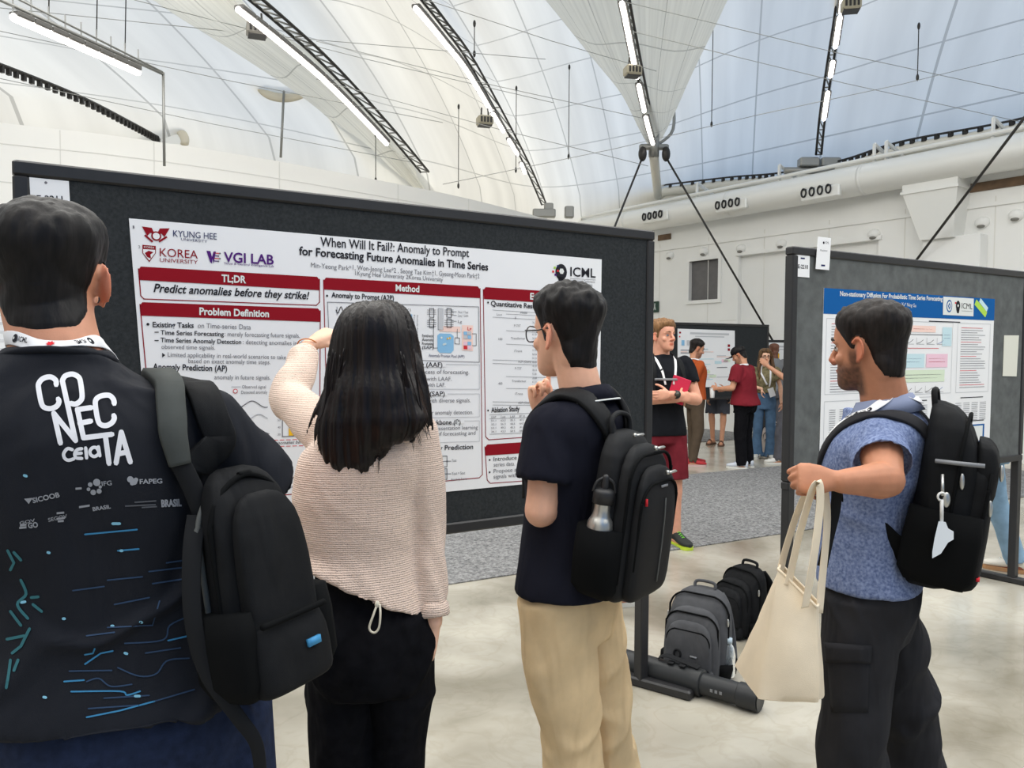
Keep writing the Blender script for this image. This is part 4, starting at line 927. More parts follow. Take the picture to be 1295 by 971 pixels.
class Pers:
    def __init__(s, x, y, psi, H, label, fem=False, girth=1.0, spine=None, group=None):
        s.x, s.y, s.psi, s.H = x, y, math.radians(psi), H; s.k = H/1.75; s.fem = fem; s.g = girth; s.R = rotz(s.psi)
        s.root = thing('person', (x, y, 0), label, 'person', group); s.spine = spine or [(0, 0, 0), (2, 0, 0)]
        k = s.k; sw = .165 if fem else .185*min(girth, 1.12)
        s.J = {}
        for n, sg in (('R', 1), ('L', -1)):
            s.J['hip'+n] = A(sg*.09*k, 0, .90*k); s.J['kn'+n] = A(sg*.10*k, .015, .49*k); s.J['an'+n] = A(sg*.105*k, -.02, .075*k); s.J['ft'+n] = A(sg*.2, 1, 0)
            s.J['sh'+n] = s.at(A(sg*sw*k, -.01, 1.405*k)); s.J['el'+n] = s.at(A(sg*(sw+.05)*k, -.03, 1.12*k)); s.J['wr'+n] = s.at(A(sg*(sw+.06)*k, .06, .87*k))
            s.J['hd'+n] = (A(0, .15, -1), A(sg, 0, 0), REL, None)
        s.hc = s.at(A(0, .015, H-.118*k*1.0)); s.hR = np.eye(3); s.hk = k*(.96 if fem else 1.0)*1.0
    def off(s, z): P = np.array(s.spine); return A(np.interp(z, P[:, 0], P[:, 1]), np.interp(z, P[:, 0], P[:, 2]), 0)
    def at(s, v): return v + s.off(v[2])
    def w(s, V): V = np.asarray(V, float); return V @ s.R.T + A(s.x, s.y, 0)
    def l(s, V): return (np.asarray(V, float) - A(s.x, s.y, 0)) @ s.R
    def px(s, x, y, d): return s.l(W(x, y, d))
    def setj(s, **kw):
        for k, v in kw.items(): s.J[k] = np.asarray(v, float) if not isinstance(v, tuple) or not hasattr(v[0], '__len__') else v
    def head(s, yaw=0, pitch=0, roll=0, c=None, k=None):
        s.hR = rotz(math.radians(yaw)) @ rotx(math.radians(pitch)) @ roty(math.radians(roll))
        if c is not None: s.hc = np.asarray(c, float)
        if k: s.hk = k
    def rings(s, z0, z1, ease=0.0, n=26, tilt=0.0, tz=1.2, flare=0.0, gz=None):
        T = TORSO_F if s.fem else TORSO_M; C = catmull(np.array(T)*A(s.k, 1, 1, 1), 60); out = []
        for z in np.linspace(z0, z1, n):
            hx = np.interp(z, C[:, 0], C[:, 1])*s.k; hy = np.interp(z, C[:, 0], C[:, 2])*s.k; cy = np.interp(z, C[:, 0], C[:, 3])
            g = 1+(s.g-1)*float(sstep(A(1.5*s.k-z), .0, .2)); fl = flare*float(sstep(A(tz-z), 0, max(tz-z0, .05)))
            ea = ease*float(np.interp(z, [1.38*s.k, 1.47*s.k], [1, .35]))
            c = A(0, cy, z)+s.off(z); r = np.array(ering(c, A(hx*g+ea+fl, 0, 0), A(0, hy*g+ea+fl, 0), 40, 2.3))
            if tilt: r[:, 2] += tilt*(r[:, 0]-c[0])*float(sstep(A(tz-z), 0, max(tz-z0, .05)))
            out.append(r)
        return out
    def body(s, skin, voxel=.005, nose=1.0, jaw=1.0, beard=None, arms=1.0, neck=1.0, thin=.90, legs=1.0):
        mb = MB(); k = s.k; J = s.J
        rr = s.rings(.80*k, 1.495*k, 0, 22); rr = [(r-r.mean(0))*A(thin, thin, 1)+r.mean(0) for r in rr]; mb.loft(rr)
        nb = s.at(A(0, -.022, 1.42*k)); nr = (.046 if s.fem else .058)*k*neck
        hb = s.hc + s.hR @ (A(0, -.022, -.045)*s.hk)
        mb.tube(catmull([nb, (nb*.5+hb*.5)+A(0, -.004, 0), hb, hb+(s.hc-hb)*.6], 10), A(nr*1.3, nr*1.12, nr*1.02, nr, nr*.98, nr*.98, nr, nr, nr, nr*.9), 18)
        for n, sg in (('R', 1), ('L', -1)):
            a = arms*(.82 if s.fem else 1.0)*k
            sh, el, wr = J['sh'+n], J['el'+n], J['wr'+n]
            mb.tube([s.at(A(sg*.03, -.01, 1.405*k)), sh], A(.046, .050)*min(a, k), 12, round_=True)
            mb.tube(catmull([sh, sh*.5+el*.5, el], 9), np.interp(np.linspace(0, 1, 9), (0, .4, .8, 1), (.056, .050, .041, .041))*a, 14, round_=True)
            ax = unit(wr-el)
            mb.tube(catmull([el, el*.6+wr*.4, wr], 9), np.interp(np.linspace(0, 1, 9), (0, .3, .7, 1), (.041, .044, .033, .027))*a, 14, round_=True)
            hd = J['hd'+n]
            if hd is not None:
                f, dors, cu, th = hd; add_hand(mb, wr+unit(f)*.012, unit(f), unit(dors), sg > 0, cu, k*(.90 if s.fem else 1.0), **({'thumb': th} if th else {}))
            lg = legs*k
            hp, kn, an = J['hip'+n], J['kn'+n], J['an'+n]
            mb.tube(catmull([hp, hp*.5+kn*.5, kn], 9), np.interp(np.linspace(0, 1, 9), (0, .5, 1), (.083, .070, .053))*lg, 14, round_=True)
            bk = -unit(np.cross(kn-hp, A(1, 0, 0)))*0
            mb.tube(catmull([kn, kn*.68+an*.32+A(0, -.012, 0), an], 11), np.interp(np.linspace(0, 1, 11), (0, .3, .7, 1), (.051, .056, .041, .035))*lg, 14, round_=True)
            ft = unit(J['ft'+n]*A(1, 1, 0)); q = A(an[0], an[1], 0)
            mb.tube([q-ft*.03*k+A(0, 0, .045*k), q+ft*.06*k+A(0, 0, .045*k), q+ft*.14*k+A(0, 0, .032*k)], A(.036, .037, .030)*k, 12, round_=True)
        add_head(mb, s.hc, s.hR, s.hk, s.fem, nose, jaw)
        mb.ell(s.hc + s.hR @ (A(0, -.040, -.045)*s.hk), A(.060, .050, .075)*s.hk, tuple(s.hR.T), 18, 0, 12)
        V, Fq = fuse(mb, voxel, 2, .45)
        hl = (V - s.hc) @ s.hR / s.hk; s.hl = hl; s.V, s.F = V, Fq; s.N = normals(V, Fq)
        s.voxel = voxel
        x, y, z = np.abs(hl[:, 0]), hl[:, 1], hl[:, 2]; inh = (np.abs(hl) < .16).all(1)
        lip = (sstep(y, .072, .082)*(1-sstep(x, .016, .023))*(sstep(z, -.081, -.076)*(1-sstep(z, -.060, -.055))))*inh
        ear = inh*sstep(x, .076, .082); flush = np.clip(ear + inh*sstep(-z, .02, .035)*(1-sstep(-z, .045, .055))*sstep(y, .08, .10), 0, 1)*.8
        br = np.zeros(len(V))
        if beard:
            nz = .5+.5*fbm(hl*160, 2, 3)
            zone = sstep(-z, .030, .060)*sstep(y, -.020, .005)*inh
            zone = np.maximum(zone, inh*sstep(y, -.012, .0)*(1-sstep(y, .018, .035))*sstep(-z, -.01, .02)*sstep(x, .055, .062))
            zone *= 1-sstep(-z, .125, .14)
            must = inh*sstep(-z, .042, .048)*(1-sstep(-z, .055, .06))*sstep(y, .07, .08)*(1-sstep(x, .026, .034))
            br = np.clip(np.maximum(zone*beard[0], must*beard[1]) * (.75+.3*nz), 0, .95)*(1-lip*.9)
        o = obj('body', (s.w(V), Fq), skin, s.root, attrs={'lip': lip, 'flush': flush, 'beard': br}); return o
    # ---- hair cap grown from the scalp
    def hair_cap(s, m, line, fade=.012, top=.03, side=.006, seed=1, name='hair', zt=(.0, .10), lump=.25, front=0.0, fq=40):
        hl = s.hl; V, N = s.V, s.N
        inh = (np.abs(hl) < .17).all(1)
        th = np.degrees(np.arctan2(np.abs(hl[:, 0]), hl[:, 1])); L = np.array(line, float)
        zl = np.interp(th, L[:, 0], L[:, 1]); p = (hl[:, 2]-zl)/fade
        ear = (np.abs(hl[:, 0]) > .0765+.02*sstep(hl[:, 2], .02, .05)) & (hl[:, 2] < .032) & (hl[:, 1] > -.045) & (hl[:, 1] < .02)
        p = np.where(ear | ~inh, -3, p); keep = (p[s.F] > -.9).all(1) & (p[s.F] > 0).any(1); Fk = s.F[keep]; idx = np.unique(Fk); mp = -np.ones(len(V), int); mp[idx] = np.arange(len(idx)); Fk = mp[Fk]
        q = hl[idx].copy(); pp = np.clip(p[idx], 0, 1); tq = np.radians(th[idx])
        b_ = np.interp(q[:, 2], (-.10, -.02, .03), (.084, .0945, .101)); rad = np.hypot(q[:, 0], q[:, 1]); re = 1/np.sqrt((np.sin(tq)/.066)**2+(np.cos(tq)/b_)**2)
        wt = sstep(th[idx], 112, 140)*(1-sstep(q[:, 2], .02, .05)); fac = 1+wt*(np.maximum(re/np.maximum(rad, .02), 1)-1); q[:, 0] *= fac; q[:, 1] *= fac
        t = side + (top-side)*sstep(q[:, 2], zt[0], zt[1]) + front*sstep(q[:, 1], .03, .09)*sstep(q[:, 2], .06, .1)
        n = (N[idx] @ s.hR); n = n/np.linalg.norm(n, axis=1, keepdims=True)
        ns = fbm(q*A(fq, fq, fq*.35), 3, seed)
        d = t*pp**.6*(1+lump*ns) + np.clip(p[idx]*.008, -.006, .0012)
        Vn = q*s.hk + n*d[:, None]*s.hk
        return obj(name, (s.w(Vn @ s.hR.T + s.hc), Fk), m, s.root)
    def eyes(s, iris=(60, 42, 30), brow=None):
        sc = mat('eye_white', (196, 184, 176), .4); ir = mat('iris_%d_%d' % (iris[0], iris[1]), iris, .2)
        for sg in (-1, 1):
            c = A(sg*.0315, .0720, .000); mb = MB(); k = s.hk
            def h(v): return s.hc + s.hR @ (np.asarray(v)*k)
            mb.ell(h(c), A(.0115, .0115, .0072)*k, tuple(s.hR.T), 14, 0, 10); mb.ell(h(c+A(0, .0090, 0)), A(.0062, .0036, .0062)*k, tuple(s.hR.T), 10, 1, 8); mb.tube(catmull([h(c+A(sg*-.012, .004, .002)), h(c+A(0, .0112, .0066)), h(c+A(sg*.012, .003, .003))], 8), .0018*k, 6, 1)
            obj('eye', (s.w(mb.verts()), mb.F, mb.M), [sc, ir], s.root)
            if brow is not None:
                mb = MB(); mb.tube(catmull([h((sg*.013, .0965, .0235)), h((sg*.030, .0915, .030)), h((sg*.050, .0715, .0235))], 8), A(.0028, .004, .0045, .0045, .004, .0035, .003, .002)*k, 7)
                obj('eyebrow', (s.w(mb.verts()), mb.F), brow, s.root)
    # ---- garments
    def top(s, m, hem, name='t_shirt', ease=.018, sleeve=.6, sl_r=(.075, .070, .066), cuff=None, voxel=.007, wr=.006, tilt=0.0, flare=0.0, neck=1.488, seed=1, fold=(0.3, 0, 1), freq=9, it=4, attrs=None, extra=None, tz=1.2):
        mb = MB(); k = s.k; J = s.J
        mb.loft(s.rings(hem, neck*k, ease, 34, tilt, tz*k, flare))
        for n, sg in (('R', 1), ('L', -1)):
            sh, el, wrp = J['sh'+n], J['el'+n], J['wr'+n]
            mb.tube([s.at(A(sg*.06, -.012, 1.395*k)), sh], A(.062, .066)*k*(.88 if s.fem else 1), 14, round_=True)
            if sleeve <= 1: P = catmull([sh, sh*.5+(sh*(1-sleeve)+el*sleeve)*.5, sh*(1-sleeve)+el*sleeve], 8)
            else:
                f = sleeve-1; P = catmull([sh, sh*.5+el*.5, el, el*(1-f*.5)+wrp*f*.5, el*(1-f)+wrp*f], 16)
            r = np.interp(np.linspace(0, 1, len(P)), np.linspace(0, 1, len(sl_r)), sl_r)*k
            q = MB(); q.tube(P, r, 20); R = q.verts().reshape(len(P), 20, 3); t = unit(P[-1]-P[-2]); c = P[-1]
            e1 = c+(R[-1]-c)*(1-.009/r[-1]); e2 = e1-t*.035
            mb.loft(list(R)+[e1, e2]); mb.ell(sh, (r[0],)*3, None, 14, 0, 10)
            if cuff: mb.tube([c-t*.005, c+t*cuff[0]], (cuff[1]*k,)*2, 16)
        if extra: extra(mb)
        V, Fq = fuse(mb, voxel, it, .5); V = s.wrinkle(V, Fq, wr, fold, freq, seed)
        Vw = s.w(V); s.topV, s.topF = Vw, Fq; s.topbvh = BVHTree.FromPolygons(Vw.tolist(), Fq.tolist())
        return obj(name, (Vw, Fq), m, s.root)
    def wrinkle(s, V, Fq, amp, fold, freq, seed, stretch=4.0):
        if amp <= 0: return V
        N = normals(V, Fq); f = unit(A(*fold)); p = (V - np.outer(V @ f, f)*(1-1/stretch))*freq
        warp = fbm(V*3, 2, seed+9)[:, None]*.8
        r = np.exp(-(fbm(p+warp, 2, seed)/.20)**2)-.25
        lo = fbm(V*4, 2, seed+4)
        g = np.clip(.55+.9*fbm(V*2.2, 2, seed+5), .15, 1.3)
        return V + N*(amp*r*g + amp*.6*lo)[:, None]
    def trousers(s, m, waist, name='trousers', hem=None, r=(.098, .090, .074, .066), ease=.014, voxel=.008, wr=.006, seed=3, fold=(.5, 0, 1), freq=8, seat=1.0, legfrac=1.0, it=4):
        mb = MB(); k = s.k; J = s.J
        rr = s.rings(.80*k, waist, ease, 14); mb.loft(rr)
        for n, sg in (('R', 1), ('L', -1)):
            hp, kn, an = J['hip'+n], J['kn'+n], J['an'+n]+A(0, 0, .0)
            P = catmull([hp+A(0, 0, .02), hp*.5+kn*.5, kn, kn*.5+an*.5, an+A(0, 0, -.03*k)], 25); T_ = int(round(24*legfrac))+1; P = P[:T_]
            rr_ = np.interp(np.linspace(0, 1, 25), np.linspace(0, 1, len(r)), r)[:T_]*k
            q = MB(); q.tube(P, rr_, 22); R = q.verts().reshape(len(P), 22, 3); t = unit(P[-1]-P[-2]); c = P[-1]; e1 = c+(R[-1]-c)*(1-.010/rr_[-1]); mb.loft(list(R)+[e1, e1-t*.04])
            mb.ell(hp+A(0, -.012*seat, .015), A(.098, .112*seat, .10)*k*min(1, r[0]/.098)*min(1, s.g**.7), None, 18, 0, 12)
        V, Fq = fuse(mb, voxel, it, .5); V = s.wrinkle(V, Fq, wr, fold, freq, seed)
        s.legV, s.legF = s.w(V), Fq
        return obj(name, (s.legV, Fq), m, s.root)
    def shoe(s, n, upper, sole, lace=None, name='shoe', k=1.0):
        an = s.J['an'+n]; f = unit(s.J['ft'+n]*A(1, 1, 0)); r = A(f[1], -f[0], 0); q = A(an[0], an[1], 0); k = k*s.k
        prof = [(-.075, .026, .07, .0), (-.06, .034, .088, 0), (-.02, .036, .098, 0), (.02, .038, .092, 0), (.06, .042, .072, 0), (.10, .047, .055, 0), (.14, .046, .046, 0), (.175, .036, .038, 0), (.195, .016, .028, 0)]
        C = catmull(prof, 22); rings = []
        for y, hw, h, _ in C: rings.append(ering(q+f*y*k+A(0, 0, (.022+h/2-.0)*k), r*hw*k, A(0, 0, (h/2)*k), 18, 2.4))
        t = MB(); t.loft(rings); o = obj(name, (s.w(t.verts()), t.F), upper, s.root)
        t = MB(); out = [(y, hw+.004) for y, hw, h, _ in C]
        pts = [q+f*(y)*k+r*w_*k for y, w_ in out]+[q+f*y*k-r*w_*k for y, w_ in out[::-1]]
        t.loft([[p+A(0, 0, .001) for p in pts], [p+A(0, 0, .026*k) for p in pts]]); obj('sole', (s.w(t.verts()), t.F), sole, o, False)
        if lace is not None:
            t = MB()
            for j in range(4): y = .03+j*.02; z = .022+np.interp(y, [p[0] for p in prof], [p[2] for p in prof]); t.tube([q+f*y*k+r*.022*k+A(0, 0, (z-.012)*k), q+f*(y+.006)*k+A(0, 0, (z+.003)*k), q+f*y*k-r*.022*k+A(0, 0, (z-.012)*k)], .004*k, 6)
            obj('laces', (s.w(t.verts()), t.F), lace, o)
        return o
def snap(P, bvh, off):
    """lay a strap path on a surface: points and outward normals"""
    Q, NN = [], []
    for p in np.asarray(P, float):
        loc, nrm, i, d = bvh.find_nearest(Vector(p)); n = np.array(nrm); Q.append(np.array(loc)+n*off); NN.append(n)
    Q, NN = np.array(Q), np.array(NN)
    for _ in range(4): Q[1:-1] = .25*Q[:-2]+.5*Q[1:-1]+.25*Q[2:]; NN[1:-1] = .25*NN[:-2]+.5*NN[1:-1]+.25*NN[2:]
    return Q, np.array([unit(n) for n in NN])
def body_bvh(*prs):
    V = []; Fs = []; n = 0
    for v, f in prs: V += np.asarray(v).tolist(); Fs += (np.asarray(f)+n).tolist(); n += len(v)
    return BVHTree.FromPolygons(V, Fs)
def project(V, Fs, m, bvh, d, off=.002, maxlen=.012):
    """drop flat lettering on to a surface along d"""
    bm = bmesh.new(); vs = [bm.verts.new(v) for v in V]
    for f in Fs:
        try: bm.faces.new([vs[i] for i in f])
        except ValueError: pass
    for _ in range(5):
        es = [e for e in bm.edges if e.calc_length() > maxlen]
        if not es: break
        bmesh.ops.subdivide_edges(bm, edges=es, cuts=1)
        bmesh.ops.triangulate(bm, faces=[f for f in bm.faces if len(f.verts) > 4])
    bm.verts.index_update(); out = []; fixed = None if d is None else Vector(unit(d))
    for v in bm.verts:
        d = fixed or (v.co - Vector((0, 0, CAM_H))).normalized()
        loc, n, i, t = bvh.ray_cast(v.co - d*.5, d)
        out.append(np.array(loc - d*off) if loc is not None else np.array(v.co))
    F2 = [tuple(v.index for v in f.verts) for f in bm.faces]; bm.free(); return np.array(out), F2
# lanyard: band around the neck laid over collar and chest
LAN = mat('lanyard_white', (232, 232, 234), .6, vary=.02)
def lanyard(p, pts_local, label, wd=.022, marks=True, bv=None, badge=None, off=.006, cat='lanyard'):
    bvh = bv or body_bvh((p.topV, p.topF), (p.w(p.V), p.F)); P = catmull(p.w(np.array(pts_local)), 60); Q, N = snap(P, bvh, off)
    t = thing('lanyard', Q[len(Q)//2], label, cat)
    mb = MB(); mb.ribbon(Q, N, wd, .0025); obj('band', mb, LAN, t)
    if badge is not None:
        c, X, Y, sz, m = badge; mb = MB(); mb.box(c, (sz[0], .004, sz[1]), (unit(X), unit(np.cross(Y, X)), unit(Y)), bev=.001); obj('badge', mb, m, t, False)
    return t, Q, N
# ================================================================== THE FOUR PEOPLE IN FRONT
def hair_mat(name, rgb, rgb2, rough=.42, sc=(90, 90, 12)):
    m = mat(name, rgb, rough, vary=.3, vscale=1.0, rgb2=rgb2, bump=.9, bscale=1.0, stretch=sc, spec=.22); return m
HB = hair_mat('hair_black', (30, 27, 27), (12, 11, 12), .5); HB2 = hair_mat('hair_dark_brown', (40, 33, 30), (16, 13, 12), .5)
LINE = [(0, .074), (35, .072), (55, .050), (68, .022), (78, -.012), (88, -.012), (92, .020), (105, .026), (116, .0), (128, -.045), (145, -.078), (180, -.086)]
def neckline(p, z, zf, back=-.085, side=.075, dx=0):
    k = p.k; c = []
    for x, y, zz in ((.012, .175, 1.16), (.035, .165, 1.26), (.055, .125, 1.36), (.078, .07, zf), (side, .0, z-.006), (.055, -.055, z), (0, back, z+.004)): c.append(p.at(A(x*k, y*k, zz*k)))
    for x, y, zz in ((.055, -.055, z), (side, .0, z-.006), (.078, .07, zf), (.055, .125, 1.36), (.035, .165, 1.26), (.012, .175, 1.16)): c.append(p.at(A(-x*k, y*k, zz*k)))
    return c
def band_marks(t, Q, N, items, wd=.02):
    """little prints on a lanyard: (fraction along, kind)"""
    L = len(Q)
    for f, kind in items:
        i = int(f*(L-2)); c = Q[i]+N[i]*.0022; T_ = unit(Q[i+1]-Q[i]); b = np.cross(N[i], T_)
        mb = MB()
        if kind == 'leaf':
            pts = []
            for j in range(14): a = j*2*PI/14; r = wd*(.36 if j % 2 == 0 else .2); pts.append(c+T_*r*math.cos(a)+b*r*math.sin(a))
            mb.poly(pts); o = obj('leaf_print', mb, RED, t, False)
        else:
            mb.poly([c+T_*wd*.3*math.cos(a)+b*wd*.34*math.sin(a) for a in np.arange(10)*2*PI/10]); mb.poly([c+N[i]*.0006+T_*wd*(.1+.1*math.cos(a))+b*wd*.12*math.sin(a) for a in np.arange(6)*2*PI/6], 1)
            V, Fs = text2d('ICML', .02); V = V-V.min(0); s_ = wd*.55; sg = 1 if kind == 'logo' else -1
            q = c + N[i]*.0004 + (T_*sg)*wd*.55 + np.outer(V[:, 0]*s_, T_*sg) + np.outer(V[:, 1]*s_-s_*.36, b*sg); mb.add(q, Fs, 0)
            obj('logo_print', mb, [INK, PW], t, False)
# ------------------------------------------------------------------ man in the printed t-shirt (nearest, left)
SK1 = skin_mat('skin_warm', (206, 146, 116)); 
M1 = Pers(-.648, 1.34, 18, 1.85, 'tall man seen from behind in a dark printed t-shirt and blue jeans, nearest at left', girth=1.06,
          spine=[(0, .02, 0), (.9, 0, 0), (1.12, -.022, 0), (1.35, -.055, 0), (1.52, -.095, 0), (1.7, -.118, .0)])
P_ = M1.px
M1.setj(shR=P_(256, 552, 1.36), elR=P_(342, 662, 1.50), wrR=P_(270, 655, 1.74), shL=P_(-50, 560, 1.33), elL=P_(-26, 732, 1.42), wrL=P_(60, 735, 1.70),
        hipR=A(.115, 0, .93), hipL=A(-.11, 0, .93), knR=A(.16, .03, .50), knL=A(-.14, .03, .50), anR=A(.17, -.02, .08), anL=A(-.16, -.02, .08),
        hdR=(A(-1, .2, .1), A(.2, 1, .3), REL, None), hdL=(A(1, .2, .1), A(-.2, 1, .3), REL, None))
M1.head(yaw=2, pitch=3, roll=0, c=P_(63, 354, 1.34), k=1.02)
M1.body(SK1, .005, neck=1.12, arms=1.06)
M1.hair_cap(HB, [(0, .074), (35, .072), (55, .050), (68, .022), (78, -.012), (88, -.012), (92, .022), (108, .030), (120, .005), (132, -.048), (150, -.072), (180, -.078)], .035, .013, .0035, 5, lump=.3, zt=(0, .11), fq=60)
TS = mat('tshirt_dark', (32, 34, 40), .75, vary=.12, vscale=5, bump=.25, bscale=900, spec=.12, folds=.9, fscale=8)
M1.top(TS, 1.0, 't_shirt', ease=.02, sleeve=.60, sl_r=(.076, .078, .080), neck=1.492, wr=.020, fold=(.75, 0, .75), freq=6, seed=12, flare=.026)
M1.trousers(mat('denim_navy', (32, 42, 66), .85, vary=.25, vscale=60, bump=.4, bscale=700, spec=.15, folds=.6), 1.06, 'jeans', r=(.112, .098, .082, .078), ease=.016, wr=.005, seed=4)
for n in 'RL': M1.shoe(n, mat('shoe_dark', (40, 40, 44), .6), mat('sole_white', (214, 214, 208), .6))
# print on the back of the t-shirt
Y1 = 1.12
def C8(x, y): return (x/3.35, 430+y/3.35)
def C5(x, y): return (x/2.28, 545+y/2.28)
def strokes(lines, wd, conv, m, dz=1.0, zoff=0):
    mb = MB()
    for pts in lines:
        P = np.array([W(*conv(*q), Y1) for q in (catmull(np.array(pts, float), len(pts)*4) if len(pts) > 3 else pts)])
        T_ = np.gradient(P, axis=0) if len(P) > 2 else np.array([P[1]-P[0]]*2); T_ = np.array([unit(t) for t in T_]); nn = np.stack([-T_[:, 2], T_[:, 0]*0, T_[:, 0]], 1)*wd/2
        P = np.concatenate([[P[0]-T_[0]*wd*.45], P, [P[-1]+T_[-1]*wd*.45]]); nn = np.concatenate([[nn[0]*.55], nn, [nn[-1]*.55]])
        mb.loft([[p-n_, p+n_] for p, n_ in zip(P, nn)], closed=False)
    return mb
big = [[(238, 188), (236, 170), (214, 156), (184, 162), (166, 180), (163, 202), (175, 265), (188, 285), (215, 290), (240, 280), (250, 262), (247, 250)],
       [(300, 268), (320, 271), (340, 258), (348, 236), (341, 178), (332, 156), (306, 144), (276, 152), (264, 172)], [(264, 172), (320, 425)], [(228, 310), (256, 436)], [(228, 310), (320, 425)],
       [(386, 286), (328, 294)], [(328, 294), (354, 414)], [(338, 352), (384, 343)], [(354, 414), (474, 399)],
       [(484, 268), (480, 250), (462, 234), (430, 236), (408, 250), (404, 275), (414, 335), (426, 357), (450, 362), (474, 350), (484, 332), (482, 320)],
       [(446, 402), (462, 522)], [(492, 520), (514, 390)], [(514, 390), (552, 516)], [(499, 482), (540, 474)]]
small = [[(306, 464), (286, 460), (270, 480), (274, 500), (290, 509), (312, 503)], [(346, 460), (328, 464), (317, 480), (322, 498), (346, 501)], [(320, 481), (344, 479)], [(363, 457), (367, 499)],
         [(418, 470), (408, 456), (392, 456), (381, 470), (385, 486), (400, 493), (416, 484), (419, 470)], [(417, 452), (423, 490)]]
sht = [o for o in M1.root.children if o.name.startswith('t_shirt')][0]
PRW = mat('shirt_print_white', (222, 222, 226), .7); PRG = mat('shirt_print_grey', (150, 152, 158), .7); CIRC = mat('shirt_print_blue', (52, 130, 176), .7); TEAL = mat('shirt_print_teal', (40, 104, 112), .7); CIRD = mat('shirt_print_navy', (36, 62, 92), .75)
def on_back(mb, m, name):
    V, Fs = project(mb.verts(), mb.F, 0, M1.topbvh, None, .0015); obj(name, (V, Fs), m, sht, False)
on_back(strokes(big, .0074, C8, 0), PRW, 'slogan_print'); on_back(strokes(small, .0048, C8, 0), PRW, 'slogan_print')
def flat_text(mb, body, a, b, cap, bold=.01):
    V, Fs = text2d(body, bold); pa, pb = W(*a, Y1), W(*b, Y1); d = pb-pa; L = np.linalg.norm(d); d /= L; e = A(-d[2], 0, d[0]); x = (V[:, 0]-V[:, 0].min())/np.ptp(V[:, 0])*L
    mb.add(pa+np.outer(x, d)+np.outer(V[:, 1]/.73*cap*Y1/1000, e), Fs)
mb = MB()
flat_text(mb, 'SICOOB', C8(140, 690), C8(254, 664), 6.6, .03); flat_text(mb, 'FAPEG', C8(592, 609), C8(688, 606), 6.2, .03); flat_text(mb, 'IFG', C8(432, 618), C8(474, 614), 6.2, .01)
flat_text(mb, 'BRASIL', C8(394, 724), C8(470, 712), 5, .03); flat_text(mb, 'GO', C8(120, 797), C8(162, 792), 7, .04); flat_text(mb, 'GOV', C8(84, 782), C8(150, 768), 4, .02); flat_text(mb, 'SEGOV', C8(206, 770), C8(286, 752), 5, .01); flat_text(mb, 'BRASIL', C8(684, 706), C8(770, 702), 9, .05)
def dot(x, y, r, n=12): c = W(*C8(x, y), Y1); mb.poly([c+A(math.cos(a), 0, math.sin(a))*r*Y1/3350 for a in np.arange(n)*2*PI/n])
for q in ((410, 603, 16), (382, 612, 10), (375, 632, 8), (395, 645, 12), (420, 640, 11), (425, 622, 7), (552, 590, 14), (568, 600, 14), (576, 592, 10), (560, 606, 10)): dot(*q)
mb.poly([W(*C8(*q), Y1) for q in ((102, 672), (138, 668), (122, 694))])
for q in ((240, 738, 272, 735), (240, 762, 275, 757), (245, 772, 270, 770), (335, 712, 380, 705), (320, 634, 346, 632), (85, 790, 112, 786), (82, 800, 112, 797)):
    a, b = W(*C8(q[0], q[1]), Y1), W(*C8(q[2], q[3]), Y1); mb.add([a, b, b+A(0, 0, .003), a+A(0, 0, .003)], [(0, 1, 2, 3)])
on_back(mb, PRG, 'sponsor_print')
mb = MB()
for q in ((530, 706, 660, 700), (570, 690, 662, 684), (600, 712, 665, 708)):
    a, b = W(*C8(q[0], q[1]), Y1), W(*C8(q[2], q[3]), Y1); mb.add([a, b, b+A(0, 0, .002), a+A(0, 0, .002)], [(0, 1, 2, 3)])
on_back(mb, mat('shirt_print_dim', (84, 86, 92), .7), 'sponsor_print')
on_back(strokes([[(245, 298), (330, 290), (395, 284)], [(245, 645), (268, 641), (273, 628)], [(245, 672), (290, 641), (325, 634)], [(185, 722), (242, 718)], [(340, 345), (400, 340)], [(205, 751), (345, 750), (366, 761), (404, 750)], [(250, 825), (345, 806), (445, 779)], [(485, 604), (545, 590)]], .0024, C5, 0), CIRC, 'circuit_print')
on_back(strokes([[(310, 566), (440, 560), (460, 490)], [(360, 612), (470, 602), (490, 560), (550, 532)], [(340, 682), (400, 706), (450, 700), (482, 662), (545, 655)], [(200, 692), (322, 690)], [(250, 722), (285, 713), (320, 736), (380, 730)], [(300, 770), (430, 762)], [(445, 779), (560, 745)], [(210, 460), (300, 448)], [(440, 440), (545, 424)], [(430, 405), (540, 392)], [(330, 500), (430, 480)], [(250, 590), (330, 580)], [(480, 380), (550, 370)], [(310, 430), (410, 420)], [(420, 640), (520, 625)], [(255, 800), (400, 790)]], .0022, C5, 0), CIRD, 'circuit_print')
mb = strokes([[(325, 267), (345, 267)], [(70, 128), (76, 130)], [(348, 345), (352, 345)], [(138, 350), (142, 351)], [(182, 541), (186, 541)], [(405, 551), (409, 552)], [(126, 767), (132, 768)], [(390, 764), (402, 764)], [(62, 494), (72, 492)], [(322, 562), (326, 562)], [(360, 640), (366, 642)], [(535, 68), (538, 70)]], .004, C5, 0)
on_back(mb, mat('shirt_print_spark', (130, 190, 214), .7), 'circuit_print')
on_back(strokes([[(22, 345), (40, 380), (30, 400)], [(60, 430), (75, 470), (50, 500), (80, 540)], [(85, 570), (60, 620), (35, 640)], [(30, 660), (25, 700), (18, 740)], [(90, 480), (110, 478)], [(20, 600), (70, 590)], [(40, 350), (60, 372)], [(95, 500), (120, 520)], [(30, 520), (60, 560)], [(40, 690), (52, 660)]], .0042, C5, 0), TEAL, 'circuit_print')
